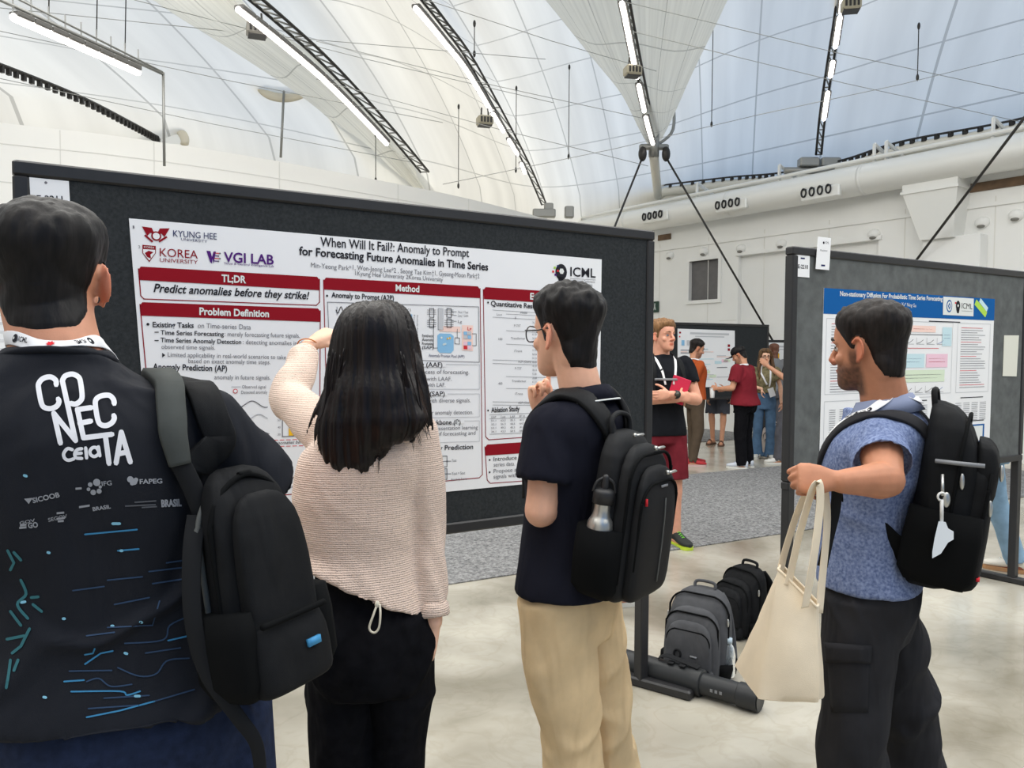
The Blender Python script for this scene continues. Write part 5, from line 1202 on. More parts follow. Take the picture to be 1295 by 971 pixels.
# collar rib
c0 = M1.at(A(0, -.016*M1.k, 1.484*M1.k)); rib = M1.w(np.array([c0+A(.078*math.cos(a)*M1.k, .076*math.sin(a)*M1.k, -.02*math.sin(a)*M1.k) for a in np.arange(40)*2*PI/40]))
mb = MB(); mb.tube(rib-A(0, 0, .012), .006, 8, closed=True); obj('collar_rib', mb, TS, sht)
z_ = (W(84, 428, 1.26)[2])/M1.k
LAN1, Q, N = lanyard(M1, neckline(M1, z_+.002, 1.47, back=-.100, side=.072), 'white lanyard with a red leaf around the neck of the man in the printed t-shirt', wd=.022, off=.004)
band_marks(LAN1, Q, N, [(.5, 'leaf'), (.425, 'logo'), (.60, 'logo2')], .021)
# ------------------------------------------------------------------ woman in the knitted sweater
SK2 = skin_mat('skin_light', (236, 188, 160))
F1 = Pers(-.345, 1.92, 10, 1.665, 'woman with long black hair in a beige knitted sweater pointing at the big poster', fem=True, girth=1.0,
          spine=[(0, .0, 0), (.9, 0, 0), (1.05, -.018, 0), (1.22, -.036, 0), (1.36, -.008, 0), (1.45, .012, 0), (1.7, .018, 0)])
P_ = F1.px
F1.setj(shR=P_(521, 545, 1.93), elR=P_(538, 668, 1.95), wrR=P_(549, 786, 1.90), shL=P_(412, 548, 1.97), elL=P_(368, 505, 2.14), wrL=P_(389, 438, 2.28),
        hdR=(A(-.12, .25, -1), A(1, .1, 0), [(1.0, 1.1, .6)]*4, None), hdL=(A(.70, .50, .50), A(-.35, -.55, .75), [(.15, .25, .15), (1.2, 1.4, .8), (1.3, 1.4, .8), (1.35, 1.4, .8)], ((.8, .5, -.4), (.8, .0, -.6))),
        hipR=A(.078, 0, .87), hipL=A(-.078, 0, .87), knR=A(.064, .02, .48), knL=A(-.070, .02, .48), anR=A(.07, -.02, .08), anL=A(-.08, -.02, .08))
F1.head(yaw=4, pitch=-4, c=P_(474, 441, 1.94), k=.96)
F1.body(SK2, .005, neck=.95)
KNIT = mat('knit_beige', (205, 186, 174), .95, sheen=.3, spec=.1)
def knit_nodes(m, rgb, sc=190.0):
    t = m.node_tree; b = t.nodes['Principled BSDF']; tx = t.nodes.new('ShaderNodeTexCoord')
    wv = t.nodes.new('ShaderNodeTexWave'); wv.wave_type = 'BANDS'; wv.bands_direction = 'Z'; wv.inputs['Scale'].default_value = 46; wv.inputs['Distortion'].default_value = 2.2; wv.inputs['Detail'].default_value = 2; wv.inputs['Detail Scale'].default_value = 6
    vo = t.nodes.new('ShaderNodeTexVoronoi'); vo.inputs['Scale'].default_value = sc; vo.inputs['Randomness'].default_value = .55
    mp = t.nodes.new('ShaderNodeMapping'); mp.inputs['Scale'].default_value = (1, 1, 1.35); t.links.new(tx.outputs['Object'], mp.inputs[0])
    t.links.new(mp.outputs[0], wv.inputs['Vector']); t.links.new(mp.outputs[0], vo.inputs['Vector'])
    mu = t.nodes.new('ShaderNodeMath'); mu.operation = 'MULTIPLY_ADD'; mu.inputs[1].default_value = .9; t.links.new(vo.outputs['Distance'], mu.inputs[0]); t.links.new(wv.outputs['Fac'], mu.inputs[2])
    bp = t.nodes.new('ShaderNodeBump'); bp.inputs['Strength'].default_value = .55; bp.inputs['Distance'].default_value = .003; bp.invert = False; t.links.new(mu.outputs[0], bp.inputs['Height']); t.links.new(bp.outputs[0], b.inputs['Normal'])
    r = t.nodes.new('ShaderNodeValToRGB'); r.color_ramp.elements[0].position = .15; r.color_ramp.elements[0].color = tuple(lin(rgb)*.60)+(1,); r.color_ramp.elements[1].position = .55; r.color_ramp.elements[1].color = tuple(lin(rgb))+(1,)
    t.links.new(mu.outputs[0], r.inputs[0]); t.links.new(r.outputs[0], b.inputs['Base Color'])
knit_nodes(KNIT, (232, 207, 190))
F1.top(KNIT, 1.0, 'sweater', ease=.010, sleeve=1.84, sl_r=(.066, .062, .055, .050, .046, .040), neck=1.482, wr=.012, tilt=-.46, flare=.024, fold=(-.5, 0, .8), freq=8, seed=21, tz=1.16)
mb = MB(); wv = F1.w(F1.J['wrR'][None])[0]; ev = F1.w(F1.J['elR'][None])[0]; d = unit(wv-ev); c = wv-d*.030
mb.tube([c-d*.018, c-d*.012, c+d*.012, c+d*.018], (.034, .040, .041, .036), 18); sw = [o for o in F1.root.children if o.name.startswith('sweater')][0]; obj('cuff', mb, KNIT, sw)
wv = F1.w(F1.J['wrL'][None])[0]; ev = F1.w(F1.J['elL'][None])[0]; d = unit(wv-ev); c = wv-d*.034
mb = MB(); mb.tube([c-d*.014, c-d*.01, c+d*.01, c+d*.014], (.033, .037, .037, .034), 18); obj('cuff', mb, KNIT, sw)
F1.trousers(mat('black_trousers', (20, 20, 23), .9, vary=.25, vscale=40, bump=.3, bscale=500, spec=.06, folds=.8), 1.04, 'trousers', r=(.086, .080, .076, .086), ease=-.010, wr=.012, seed=8, seat=1.02)
for n in 'RL': F1.shoe(n, mat('shoe_dark'), mat('sole_white'), k=.92)
mb = MB(); a = W(477, 764, 1.80); mb.tube(catmull([a, W(472, 778, 1.79), W(467, 794, 1.79), W(473, 800, 1.79), W(479, 794, 1.79), W(481, 778, 1.79), a+A(.006, 0, 0)], 30), .0026, 8)
mb.ell(a, (.006, .006, .008)); obj('drawstring', mb, mat('cord_cream', (226, 218, 198), .8), sw)
mb = MB(); wv = F1.w(F1.J['wrL'][None])[0]; d = unit(F1.w(F1.J['wrL'][None])[0]-ev); mb.tube(np.array([wv+d*.004+A(math.cos(a), 0, 0)*.029+unit(np.cross(d, A(1, 0, 0)))*math.sin(a)*.027 for a in np.arange(24)*2*PI/24]), .002, 6, closed=True)
tag(obj('bracelet', mb, mat('bracelet_orange', (196, 122, 66), .4)), 'thin orange band around the raised wrist of the long haired woman', 'bracelet')
# long hair: a solid mass with locks
def hair_long():
    mb = MB(); hc = F1.w(F1.hc[None])[0]
    prof = [  # pixel row, left, right, depth centre, half depth
     (381, 462, 494, 1.93, .035), (386, 447, 506, 1.93, .07), (398, 434, 517, 1.93, .098), (418, 425, 525, 1.93, .112), (442, 419, 531, 1.93, .112), (466, 415, 535, 1.92, .105), (490, 411, 538, 1.89, .090),
     (512, 407, 540, 1.865, .070), (532, 404, 541, 1.845, .055), (552, 403, 520, 1.835, .040), (570, 407, 482, 1.83, .030), (585, 413, 474, 1.825, .022), (595, 424, 468, 1.822, .010)]
    C = catmull(np.array(prof, float), 44); rings = []
    for y, l, r, d, hy in C: a, b = W(l, y, d), W(r, y, d); rings.append(ering((a+b)/2, (b-a)/2, A(0, hy, 0), 44, 2.1))
    mb.loft(rings)
    rnd = random.Random(5)
    for (x0, y0, x1, y1, x2, y2, d0, r) in ((432, 470, 405, 505, 386, 552, 1.86, .013), (436, 480, 398, 520, 391, 540, 1.855, .010), (520, 440, 538, 490, 547, 545, 1.88, .013), (528, 470, 540, 515, 541, 552, 1.87, .012), (512, 500, 524, 540, 520, 560, 1.85, .013),
                (430, 520, 412, 560, 409, 590, 1.83, .011), (448, 540, 432, 575, 428, 600, 1.82, .013), (470, 540, 466, 575, 456, 600, 1.82, .013), (485, 520, 490, 560, 478, 586, 1.825, .012), (460, 545, 450, 580, 444, 603, 1.82, .012), (418, 500, 400, 540, 397, 566, 1.845, .010)):
        P = catmull([W(x0, y0, d0+.02), W((x0+x1)/2, (y0+y1)/2-4, d0+.005), W(x1, y1, d0), W(x2, y2, d0)], 18); mb.tube(P, np.interp(np.linspace(0, 1, 18), (0, .3, .75, 1), (r*.8, r, r*.7, .002)), 8, flat=.6, round_=False)
    V, Fq = fuse(mb, .0042, 2, .5); N = normals(V, Fq); th = np.arctan2(V[:, 0]-hc[0], -(V[:, 1]-hc[1]))
    q = np.stack([th*12, V[:, 1]*6, V[:, 2]*2.2], 1); q2 = np.stack([th*34, V[:, 1]*10, V[:, 2]*3.0], 1)
    part = np.exp(-((V[:, 0]-hc[0]+.004)/.006)**2)*sstep(V[:, 2], hc[2]+.085, hc[2]+.11)
    V = V + N*(.0060*fbm(q, 2, 3)+.0016*fbm(q2, 2, 7) - .005*part)[:, None]
    return obj('hair', (V, Fq), hair_mat('hair_long_black', (34, 27, 26), (14, 12, 12), .34, (110, 110, 3)), F1.root)
hair_long()
# loose thin strands
mb = MB(); rnd = random.Random(9)
for i in range(46):
    side = rnd.random() < .5; x = rnd.uniform(388, 425) if side else rnd.uniform(522, 546); x = x if rnd.random() < .7 else rnd.uniform(408, 480)
    y1 = rnd.uniform(545, 575) if x > 400 else rnd.uniform(530, 556); y1 = y1+30 if 408 < x < 480 else y1
    x0 = 472+(x-472)*rnd.uniform(.55, .8); P = catmull([W(x0, rnd.uniform(440, 490), 1.83), W(x0*.5+x*.5+rnd.uniform(-4, 4), 515, 1.825), W(x, y1, 1.82)], 14); mb.tube(P, np.linspace(.0018, .0005, 14), 5)
obj('hair_strands', mb, mat('hair_long_black'), [o for o in F1.root.children if o.name.startswith('hair')][0])
# ------------------------------------------------------------------ man in the navy polo
SK3 = skin_mat('skin_fair', (226, 174, 146), (70, 56, 50))
M2 = Pers(.165, 2.18, 54, 1.735, 'man in a navy polo shirt and khaki trousers holding a finger to his chin', girth=.82,
          spine=[(0, -.0, .0), (.9, -.0, 0), (1.2, .0, -.02), (1.45, .0, -.02), (1.7, .0, .0)])
P_ = M2.px
M2.setj(shL=P_(700, 545, 2.08), elL=P_(684, 646, 2.04), wrL=P_(722, 618, 2.26), shR=P_(755, 540, 2.34), elR=P_(715, 615, 2.50), wrR=P_(686, 531, 2.40),
        hdR=(M2.l(A(-.10, .05, 1)+A(M2.x, M2.y, 0)), M2.l(A(-.35, .92, .1)+A(M2.x, M2.y, 0)), [(.10, .18, .1), (1.05, 1.5, .8), (1.15, 1.5, .8), (1.2, 1.5, .8)], ((.75, .6, -.3), (.9, .1, -.4))),
        hdL=(M2.l(A(.7, .6, .1)+A(M2.x, M2.y, 0)), M2.l(A(0, .2, 1)+A(M2.x, M2.y, 0)), REL, None),
        hipL=A(-.082, 0, .90), hipR=A(.082, 0, .90), knL=P_(724, 965, 2.12)*A(1, 1, 0)+A(0, 0, .48), knR=P_(764, 965, 2.26)*A(1, 1, 0)+A(0, 0, .48), anL=P_(730, 1100, 2.10)*A(1, 1, 0)+A(0, 0, .08), anR=P_(792, 1100, 2.27)*A(1, 1, 0)+A(0, 0, .08))
M2.head(yaw=-12, pitch=2, roll=0, c=P_(716, 423, 2.18), k=1.0)
M2.body(SK3, .0045, neck=1.0, nose=.99, arms=1.06)
M2.hair_cap(HB, [(0, .074), (35, .072), (55, .052), (68, .024), (78, -.018), (88, -.018), (92, .022), (105, .028), (116, .0), (128, -.045), (145, -.082), (180, -.088)], .022, .026, .004, 11, lump=.38, zt=(.025, .115), front=.010, fq=48)
# glasses arm and rim
mb = MB(); h = lambda *v: M2.w((M2.hc + M2.hR @ (np.array(v)*M2.hk))[None])[0]
for sg in (-1, 1):
    mb.tube(catmull([h(sg*.079, -.022, -.004), h(sg*.080, -.012, .016), h(sg*.078, .03, .010), h(sg*.072, .088, .008)], 14), .0022, 6)
    mb.tube(np.array([h(sg*(.036+.027*math.cos(a)), .106-.012*abs(math.cos(a)), -.002+.022*math.sin(a)) for a in np.arange(24)*2*PI/24]), .0019, 6, closed=True)
mb.tube([h(-.009, .108, .004), h(.009, .108, .004)], .0018, 6)
tag(obj('eyeglasses', mb, mat('glasses_black', (18, 18, 20), .3)), 'thin black rimmed glasses on the man in the navy polo', 'glasses')
NAVYC = mat('polo_navy', (27, 28, 38), .85, vary=.15, vscale=8, bump=.35, bscale=1100, spec=.1, folds=.7)
M2.top(NAVYC, .925, 'polo_shirt', ease=.018, sleeve=.63, sl_r=(.080, .078, .076), neck=1.478, wr=.014, flare=.030, fold=(.4, .3, .8), freq=7, seed=31)
plo = [o for o in M2.root.children if o.name.startswith('polo')][0]
def collar(p, parent, m, z=1.478, rx=.072, ry=.074, h=.038, piping=None, lean=.02, gap=.6, nm='collar', dz=.035):
    k = p.k; P0 = []; P1 = []; c = A(0, -.016, 0)
    for a in np.linspace(PI/2+gap, PI/2-gap+2*PI, 44):
        x, y = math.cos(a), math.sin(a); fz = -dz*(y+1)*.5
        P0.append(p.at(A(x*rx*.93*k, (c[1]+y*ry*.93)*k, (z+.028+fz)*k))); P1.append(p.at(A(x*(rx+lean)*k, (c[1]+y*(ry+lean))*k, (z+.028-h+fz*1.2)*k)))
    P0, P1 = p.w(np.array(P0)), p.w(np.array(P1)); mid = (P0+P1)/2; out = np.array([unit(A(*(q-mid.mean(0))[:2], 0)) for q in mid]); mb = MB(); rings = []
    for a, b, o_ in zip(P0, P1, out): rings.append([a-o_*.006+A(0, 0, -.02), a, a+o_*.006, b+o_*.006, b-o_*.002])
    mb.loft(rings); p.colV, p.colF = mb.verts(), [f for f in mb.F if len(f) == 4]; o = obj(nm, mb, m, parent)
    if piping: mb = MB(); mb.tube(P1*.92+P0*.08+out*.0065, .0024, 6); obj('collar_piping', mb, piping, o)
    return o
collar(M2, plo, NAVYC, piping=PW, lean=.024, h=.042)
for n in 'L':
    sh, el = M2.J['sh'+n], M2.J['el'+n]; e = sh*(1-.63)+el*.63; d = unit(el-sh); mb = MB(); mb.tube([e-d*.028, e-d*.026, e-d*.002, e], (.074*M2.k, .0785*M2.k, .0785*M2.k, .074*M2.k), 22); obj('sleeve_cuff', (M2.w(mb.verts()), mb.F), NAVYC, plo)
KHAKI = mat('khaki_cotton', (226, 198, 155), .85, vary=.08, vscale=14, bump=.3, bscale=800, spec=.15, folds=.9)
M2.trousers(KHAKI, 1.0, 'trousers', r=(.098, .088, .078, .076), ease=.010, wr=.022, seed=14, fold=(.55, 0, .6), freq=7, seat=.92)
for n in 'RL': M2.shoe(n, mat('shoe_dark'), mat('sole_white'))
# ------------------------------------------------------------------ man with the tote bag
SK4 = skin_mat('skin_tan', (186, 128, 98), (38, 29, 26))
M3 = Pers(1.02, 2.24, 58, 1.705, 'bearded man in a blue patterned short sleeved shirt holding a canvas tote bag', girth=.93,
          spine=[(0, .0, 0), (.9, 0, 0), (1.2, .02, -.005), (1.4, 0, -.02), (1.7, 0, .02)])
P_ = M3.px
M3.setj(shL=P_(1110, 556, 2.12), elL=P_(1121, 607, 1.98), wrL=P_(1064, 609, 1.94), shR=P_(1090, 545, 2.42), elR=P_(1085, 650, 2.50), wrR=P_(1066, 612, 2.36),
        hdL=(M3.l(A(-.95, .1, .05)+A(M3.x, M3.y, 0)), M3.l(A(-.1, -.85, .45)+A(M3.x, M3.y, 0)), [(1.15, 1.45, .8)]*4, ((.8, .45, -.55), (.8, -.3, -.6))), hdR=(M3.l(A(-.9, -.35, .1)+A(M3.x, M3.y, 0)), M3.l(A(-.2, .9, .4)+A(M3.x, M3.y, 0)), REL, None),
        hipL=A(-.085, 0, .88), hipR=A(.085, 0, .88), knL=P_(1078, 960, 2.14)*A(1, 1, 0)+A(0, 0, .48), knR=P_(1145, 960, 2.36)*A(1, 1, 0)+A(0, 0, .48), anL=P_(1084, 1100, 2.14)*A(1, 1, 0)+A(0, 0, .08), anR=P_(1158, 1100, 2.38)*A(1, 1, 0)+A(0, 0, .08))
M3.head(yaw=-19, pitch=-3, c=P_(1099, 440, 2.22), k=1.0)
M3.body(SK4, .0045, beard=(.82, .9), neck=1.10, arms=1.12, jaw=1.04)
M3.hair_cap(HB2, [(0, .068), (35, .066), (52, .048), (64, .026), (76, .0), (86, -.002), (92, .022), (105, .028), (116, .0), (128, -.045), (145, -.078), (180, -.084)], .03, .017, .0035, 17, lump=.3, zt=(.01, .11), front=.0, fq=60)
M3.eyes((44, 30, 24), brow=HB2)
SHB = mat('shirt_blue_print', (84, 98, 136), .85, vary=.3, vscale=130, rgb2=(136, 150, 184), bump=.2, bscale=700, spec=.1, folds=.8)
M3.top(SHB, .925, 'short_sleeved_shirt', ease=.022, sleeve=.62, sl_r=(.074, .076, .078), neck=1.478, wr=.018, flare=.012, fold=(.5, .3, .7), freq=8, seed=41)
shb = [o for o in M3.root.children if o.name.startswith('short')][0]
collar(M3, shb, mat('shirt_blue_collar', (132, 142, 170), .85, bump=.2, bscale=700), lean=.022, h=.046, z=1.482, rx=.076, ry=.080)
CHAR = mat('charcoal_twill', (44, 44, 47), .9, vary=.15, vscale=12, bump=.3, bscale=800, spec=.12, folds=.9)
M3.trousers(CHAR, 1.0, 'cargo_trousers', r=(.106, .096, .086, .080), ease=.014, wr=.020, seed=24, fold=(.5, 0, .7), freq=7, seat=1.08)
trs = [o for o in M3.root.children if o.name.startswith('cargo')][0]
bv = BVHTree.FromPolygons(M3.legV.tolist(), M3.legF.tolist())
def patch(bvh, corners, d0, th, nx=10, ny=8):
    """a pocket or flap lying on cloth: corner pixels tl, tr, br, bl"""
    tl, tr, br, bl = [np.array(c, float) for c in corners]; g0, g1 = [], []
    for j in range(ny+1):
        for i in range(nx+1):
            u_, v_ = i/nx, j/ny; q = (tl*(1-u_)+tr*u_)*(1-v_)+(bl*(1-u_)+br*u_)*v_; r = ray(*q); o_ = A(0, 0, CAM_H); loc, n, k, t = bvh.ray_cast(Vector(o_), Vector(unit(r)))
            if loc is None: loc, n, k, t = bvh.find_nearest(Vector(W(q[0], q[1], d0)))
            n = np.array(n); e = 1-max(abs(u_*2-1), abs(v_*2-1))**8; g0.append(np.array(loc)-n*.004); g1.append(np.array(loc)+n*th*(.35+.65*e))
    Fs = []; m_ = nx+1; off = len(g0)
    for j in range(ny):
        for i in range(nx): a = j*m_+i; Fs.append((a+off, a+m_+off, a+m_+1+off, a+1+off)); Fs.append((a, a+1, a+m_+1, a+m_))
    rim_ = [i for i in range(nx+1)]+[j*m_+nx for j in range(1, ny+1)]+[ny*m_+i for i in range(nx-1, -1, -1)]+[j*m_ for j in range(ny-1, 0, -1)]
    for a, b in zip(rim_, rim_[1:]+rim_[:1]): Fs.append((a, a+off, b+off, b))
    return np.array(g0+g1), Fs
obj('cargo_pocket', patch(bv, [(1046, 822), (1100, 826), (1098, 900), (1052, 900)], 2.05, .010), CHAR, trs); obj('pocket_flap', patch(bv, [(1044, 812), (1102, 816), (1101, 838), (1046, 838)], 2.05, .018), CHAR, trs)
for n in 'RL': M3.shoe(n, mat('shoe_dark'), mat('sole_white'))
LAN3, Q, N = lanyard(M3, neckline(M3, 1.492, 1.45, back=-.135, side=.122), 'white lanyard with a red leaf around the neck of the bearded man', wd=.024, off=.007, bv=body_bvh((M3.topV, M3.topF), (M3.colV, M3.colF)))
band_marks(LAN3, Q, N, [(.60, 'leaf'), (.69, 'logo'), (.75, 'logo')], .022)
# ================================================================== FURTHER BACK
def bgboard(a, b, z0, z1, label, felt=FELT, foot=True):
    L = unit(A(b[0]-a[0], b[1]-a[1], 0)); n = A(L[1], -L[0], 0)
    return board(a, b, z0, z1, felt, label, [(n, -.3, .3), (n, -.3, .3)])
b1a, b1b = W(829, 440, 12.45), W(971, 440, 13.5)
t1, ub, nb = bgboard(b1a, b1b, .80, 2.05, 'dark poster board in the background behind the men in orange and dark red')
def small_poster(b0, u, n, q, label, seed, head=None, body=True):
    S = sheet_on(b0, u, n, .022); S.lay = .004; c = [S.uv(*p) for p in q]; m = MB(); m.loft([S.P(c, -1), S.P(c, 1)]); S.mb.add(m.verts(), m.F, 0); rnd = random.Random(seed)
    def bl(x, y): return (c[0]*(1-x)+c[1]*x)*(1-y)+(c[3]*(1-x)+c[2]*x)*y
    if head: S.poly([bl(0, 0), bl(1, 0), bl(1, .09), bl(0, .09)], head, 2); S.line([bl(.2, .045), bl(.8, .045)], .012, mW, 3)
    else: S.line([bl(.22, .07), bl(.88, .07)], .03, mL, 2); S.line([bl(.3, .12), bl(.8, .12)], .016, mL, 2); S.poly([bl(.02, .05), bl(.05, .05), bl(.05, .08), bl(.02, .08)], mC, 2); S.poly([bl(.02, .12), bl(.04, .12), bl(.04, .145), bl(.02, .145)], mR, 2)
    for i in range(4): x = .06+i*.09; S.poly([bl(x, .19), bl(x+.05, .19), bl(x+.05, .28), bl(x, .28)], (mS, mL, mCy, mY)[i], 2)
    for y in (.25, .32): S.poly([bl(.87, y), bl(.91, y), bl(.91, y+.045), bl(.87, y+.045)], mC, 2)
    for i in range(26):
        x = rnd.choice((.05, .36, .68)); y = .33+.62*rnd.random(); S.line([bl(x, y), bl(x+.1+.16*rnd.random(), y)], .012, rnd.choice((mL, mL, mG, mL, mK, mCy)), 2)
    for i in range(5): x, y = .35+.5*rnd.random(), .4+.4*rnd.random(); S.poly([bl(x, y), bl(x+.12, y), bl(x+.12, y+.05), bl(x, y+.05)], rnd.choice((mK, mRo, mMi, mCy)), 2)
    return tag(obj('poster', S.mb, PMATS, smooth=False), label, 'poster')
small_poster(b1a, ub, nb, [(857, 415.5), (929, 418), (929, 488), (857, 491)], 'white poster on the background board behind the man in orange', 4)
b2a, b2b = W(965, 440, 13.95), W(1075, 440, 14.3)
t2, u2b, n2b = bgboard(b2a, b2b, .6, 1.80, 'far poster board partly hidden behind the woman in jeans')
small_poster(b2a, u2b, n2b, [(970, 433), (1010, 433.5), (1010, 505), (970, 503)], 'white poster on the far board behind the woman in jeans', 8)
# poster with a dark heading on the white wall at the far left
lw0, lw1 = onplane(-40, 383, path[8]*A(1, 1, 0)+A(0, 0, 2), unit(A(*(tops[0]-tops[1])[1::-1], 0)*A(1, -1, 0))), None
pa_, pb_ = tops[0]*A(1, 1, 0), tops[1]*A(1, 1, 0); uL = unit(pb_-pa_); nL = A(uL[1], -uL[0], 0)
S = Sheet(pa_+nL*.12, uL, A(0, 0, 1)); S.lay = .004
c = [S.uv(-60, 381), S.uv(30, 385), S.uv(30, 470), S.uv(-60, 478)]; m = MB(); m.loft([S.P(c, -10), S.P(c, 1)]); S.mb.add(m.verts(), m.F, 0)
S.poly([c[0], c[1], S.uv(30, 394), S.uv(-60, 391)], mI, 2); S.line([S.uv(-30, 386), S.uv(18, 388)], .014, mW, 3); S.line([S.uv(-10, 389.5), S.uv(14, 390.5)], .008, mL, 3)
for i in range(6):
    for j in range(5): S.rrect(*(S.uv(-54+j*16, 399+i*11+11*.8)), *(S.uv(-54+j*16+13, 399+i*11)), .006, .006, mL, 2)
tag(obj('poster', S.mb, PMATS, smooth=False), 'white poster with a black heading strip on the left wall beside the tall man', 'poster')
SKB = skin_mat('skin_pink', (224, 164, 138), (120, 84, 60)); SKC = skin_mat('skin_olive', (206, 152, 122), (50, 38, 32)); SKD = skin_mat('skin_deep', (112, 74, 58))
SOLEW = mat('sole_white'); BLAD = PAPER
# ------------------------------------------------------------------ man with crossed arms
X1 = Pers(*W(837, 500, 6.45)[:2], -168, 1.83, 'man in a black t-shirt and maroon shorts standing with crossed arms', girth=1.02)
k = X1.k
X1.setj(elL=A(-.255, .08, 1.14)*k, wrL=A(.02, .235, 1.19)*k, elR=A(.275, .06, 1.14)*k, wrR=A(-.04, .20, 1.155)*k,
        hdL=(A(1, .05, -.05), A(.1, 1, .1), REL, None), hdR=(A(-1, -.1, .15), A(.1, 1, .1), FIST, None), anL=A(-.12, .06, .08), anR=A(.12, -.14, .08), knL=A(-.11, .05, .5), ftL=A(-.15, 1, 0), ftR=A(.4, 1, 0))
X1.head(yaw=22, pitch=3); X1.body(SKB, .006, neck=1.12, arms=1.12, legs=1.0, nose=1.02)
HBL = hair_mat('hair_sandy', (150, 112, 76), (96, 68, 44), .55)
X1.hair_cap(HBL, [(0, .070), (35, .070), (55, .050), (68, .026), (78, -.012), (88, -.012), (92, .022), (105, .028), (116, 0), (128, -.045), (145, -.075), (180, -.08)], .016, .026, .005, 3, lump=.4, zt=(.02, .1), front=.012)
X1.eyes((70, 90, 110), brow=HBL)
X1.top(mat('tee_black', (26, 28, 33), .85, vary=.2, vscale=10, spec=.1), .90, 't_shirt', ease=.012, sleeve=.55, sl_r=(.074, .072, .070), voxel=.009, wr=.012, flare=.02, seed=51)
SHM = mat('shorts_maroon', (112, 38, 48), .9, vary=.15, vscale=12, spec=.1)
X1.trousers(SHM, 1.0, 'shorts', r=(.105, .100, .096, .07), ease=.014, voxel=.01, wr=.012, seed=5, legfrac=.46)
for n in 'RL': X1.shoe(n, mat('sneaker_black', (34, 38, 36), .7), mat('sole_lime', (196, 220, 60), .5), mat('lace_green', (120, 214, 70), .6))
lanX, Q, N = lanyard(X1, neckline(X1, 1.485, 1.45, back=-.09, side=.085)[1:-1], 'white lanyard around the neck of the man with crossed arms', wd=.02, off=.006)
mb = MB(); c = X1.w((X1.J['wrL']+A(-.04, -.0, .0))[None])[0]; d = unit(X1.w(X1.J['wrL'][None])[0]-X1.w(X1.J['elL'][None])[0])
mb.tube([c-d*.011, c+d*.011], .0345, 16); t = thing('wrist_watch', c, 'black wrist watch on the crossed arm of the man in maroon shorts', 'watch'); obj('watch_strap', mb, mat('watch_black', (30, 30, 32), .4), t)
mb = MB(); f = A(0, -1, .1); mb.tube([c+unit(f)*.030, c+unit(f)*.044], .021, 16); mb.tube([c+unit(f)*.044, c+unit(f)*.0455], .017, 16, 1); obj('watch_case', mb, [mat('watch_black'), mat('watch_face', (70, 70, 60), .3)], t)
mb = MB(); c = X1.w(A(-.065, .175, 1.20)[None]*k)[0]; Y_ = unit(A(.35, 0, 1)); X_ = unit(np.cross(Y_, A(0, 1, 0))); mb.box(c+A(0, .03, .02), (.15, .014, .21), (X_, A(0, 1, 0), Y_), bev=.004)
tag(obj('notebook', mb, mat('notebook_red', (206, 36, 74), .6), smooth=False), 'red notebook tucked under the crossed arms of the man in maroon shorts', 'notebook')
# his backpack straps
bv = BVHTree.FromPolygons(X1.topV.tolist(), X1.topF.tolist()); t = thing('chest_strap_pack', X1.w(A(0, -.2, 1.1)[None])[0], 'dark backpack worn by the man with crossed arms, only its straps in view', 'backpack')
STB = mat('strap_black', (30, 31, 33), .8, spec=.15); STG = mat('strap_grey', (128, 130, 134), .6)
mb = MB()
prof_z = (0, .02, .06, .14, .4, .62, .78, .88, .95, .985, 1.0); prof_w = (.78, .88, .96, 1, 1, .98, .93, .84, .68, .5, .3); prof_d = (.7, .85, .96, 1, 1, .95, .85, .7, .52, .38, .2)
def shell(mb, q, w, d, h, z0=0, y0=0, e=4.0, m=0, n=32, wf=prof_w, df=prof_d):
    Z = np.linspace(0, 1, 26)**1.0; rings = []
    for z in np.unique(np.concatenate([np.linspace(0, .14, 7), np.linspace(.14, .8, 8), np.linspace(.8, 1, 12)])):
        a = np.interp(z, prof_z, wf)*w/2; b = np.interp(z, prof_z, df)*d/2
        o = q(0, y0+b, z0+z*h); rings.append(ering(o, (q(1, 0, 0)-q(0, 0, 0))*a, (q(0, 1, 0)-q(0, 0, 0))*b, n, e))
    mb.loft(rings, m)
def framef(o, X, Y, Z): return lambda x, y, z: A(*o)+np.asarray(X)*x+np.asarray(Y)*y+np.asarray(Z)*z
o_ = X1.w(A(0, -.15, .98)[None])[0]; Xr = X1.R[:, 0]; Yb = -X1.R[:, 1]; shell(mb, framef(o_, Xr, Yb, A(0, 0, 1)), .3, .18, .48); obj('main_compartment', mb, STB, t)
for sg in (-1, 1):
    P = catmull(X1.w(np.array([X1.at(A(sg*x*k, y*k, z*k)) for x, y, z in ((.07, -.14, 1.42), (.10, -.04, 1.50), (.115, .07, 1.44), (.125, .13, 1.30), (.15, .12, 1.12))])), 30); Q, N = snap(P, bv, .008); mb = MB(); mb.ribbon(Q, N, .055, .012); obj('shoulder_strap', mb, STB, t)
P = catmull(X1.w(np.array([X1.at(A(x*k, .15*k, 1.30*k)) for x in (-.125, -.06, 0, .06, .125)])), 16); Q, N = snap(P, bv, .012); mb = MB(); mb.ribbon(Q, N, .018, .005); obj('chest_strap', mb, STG, t)
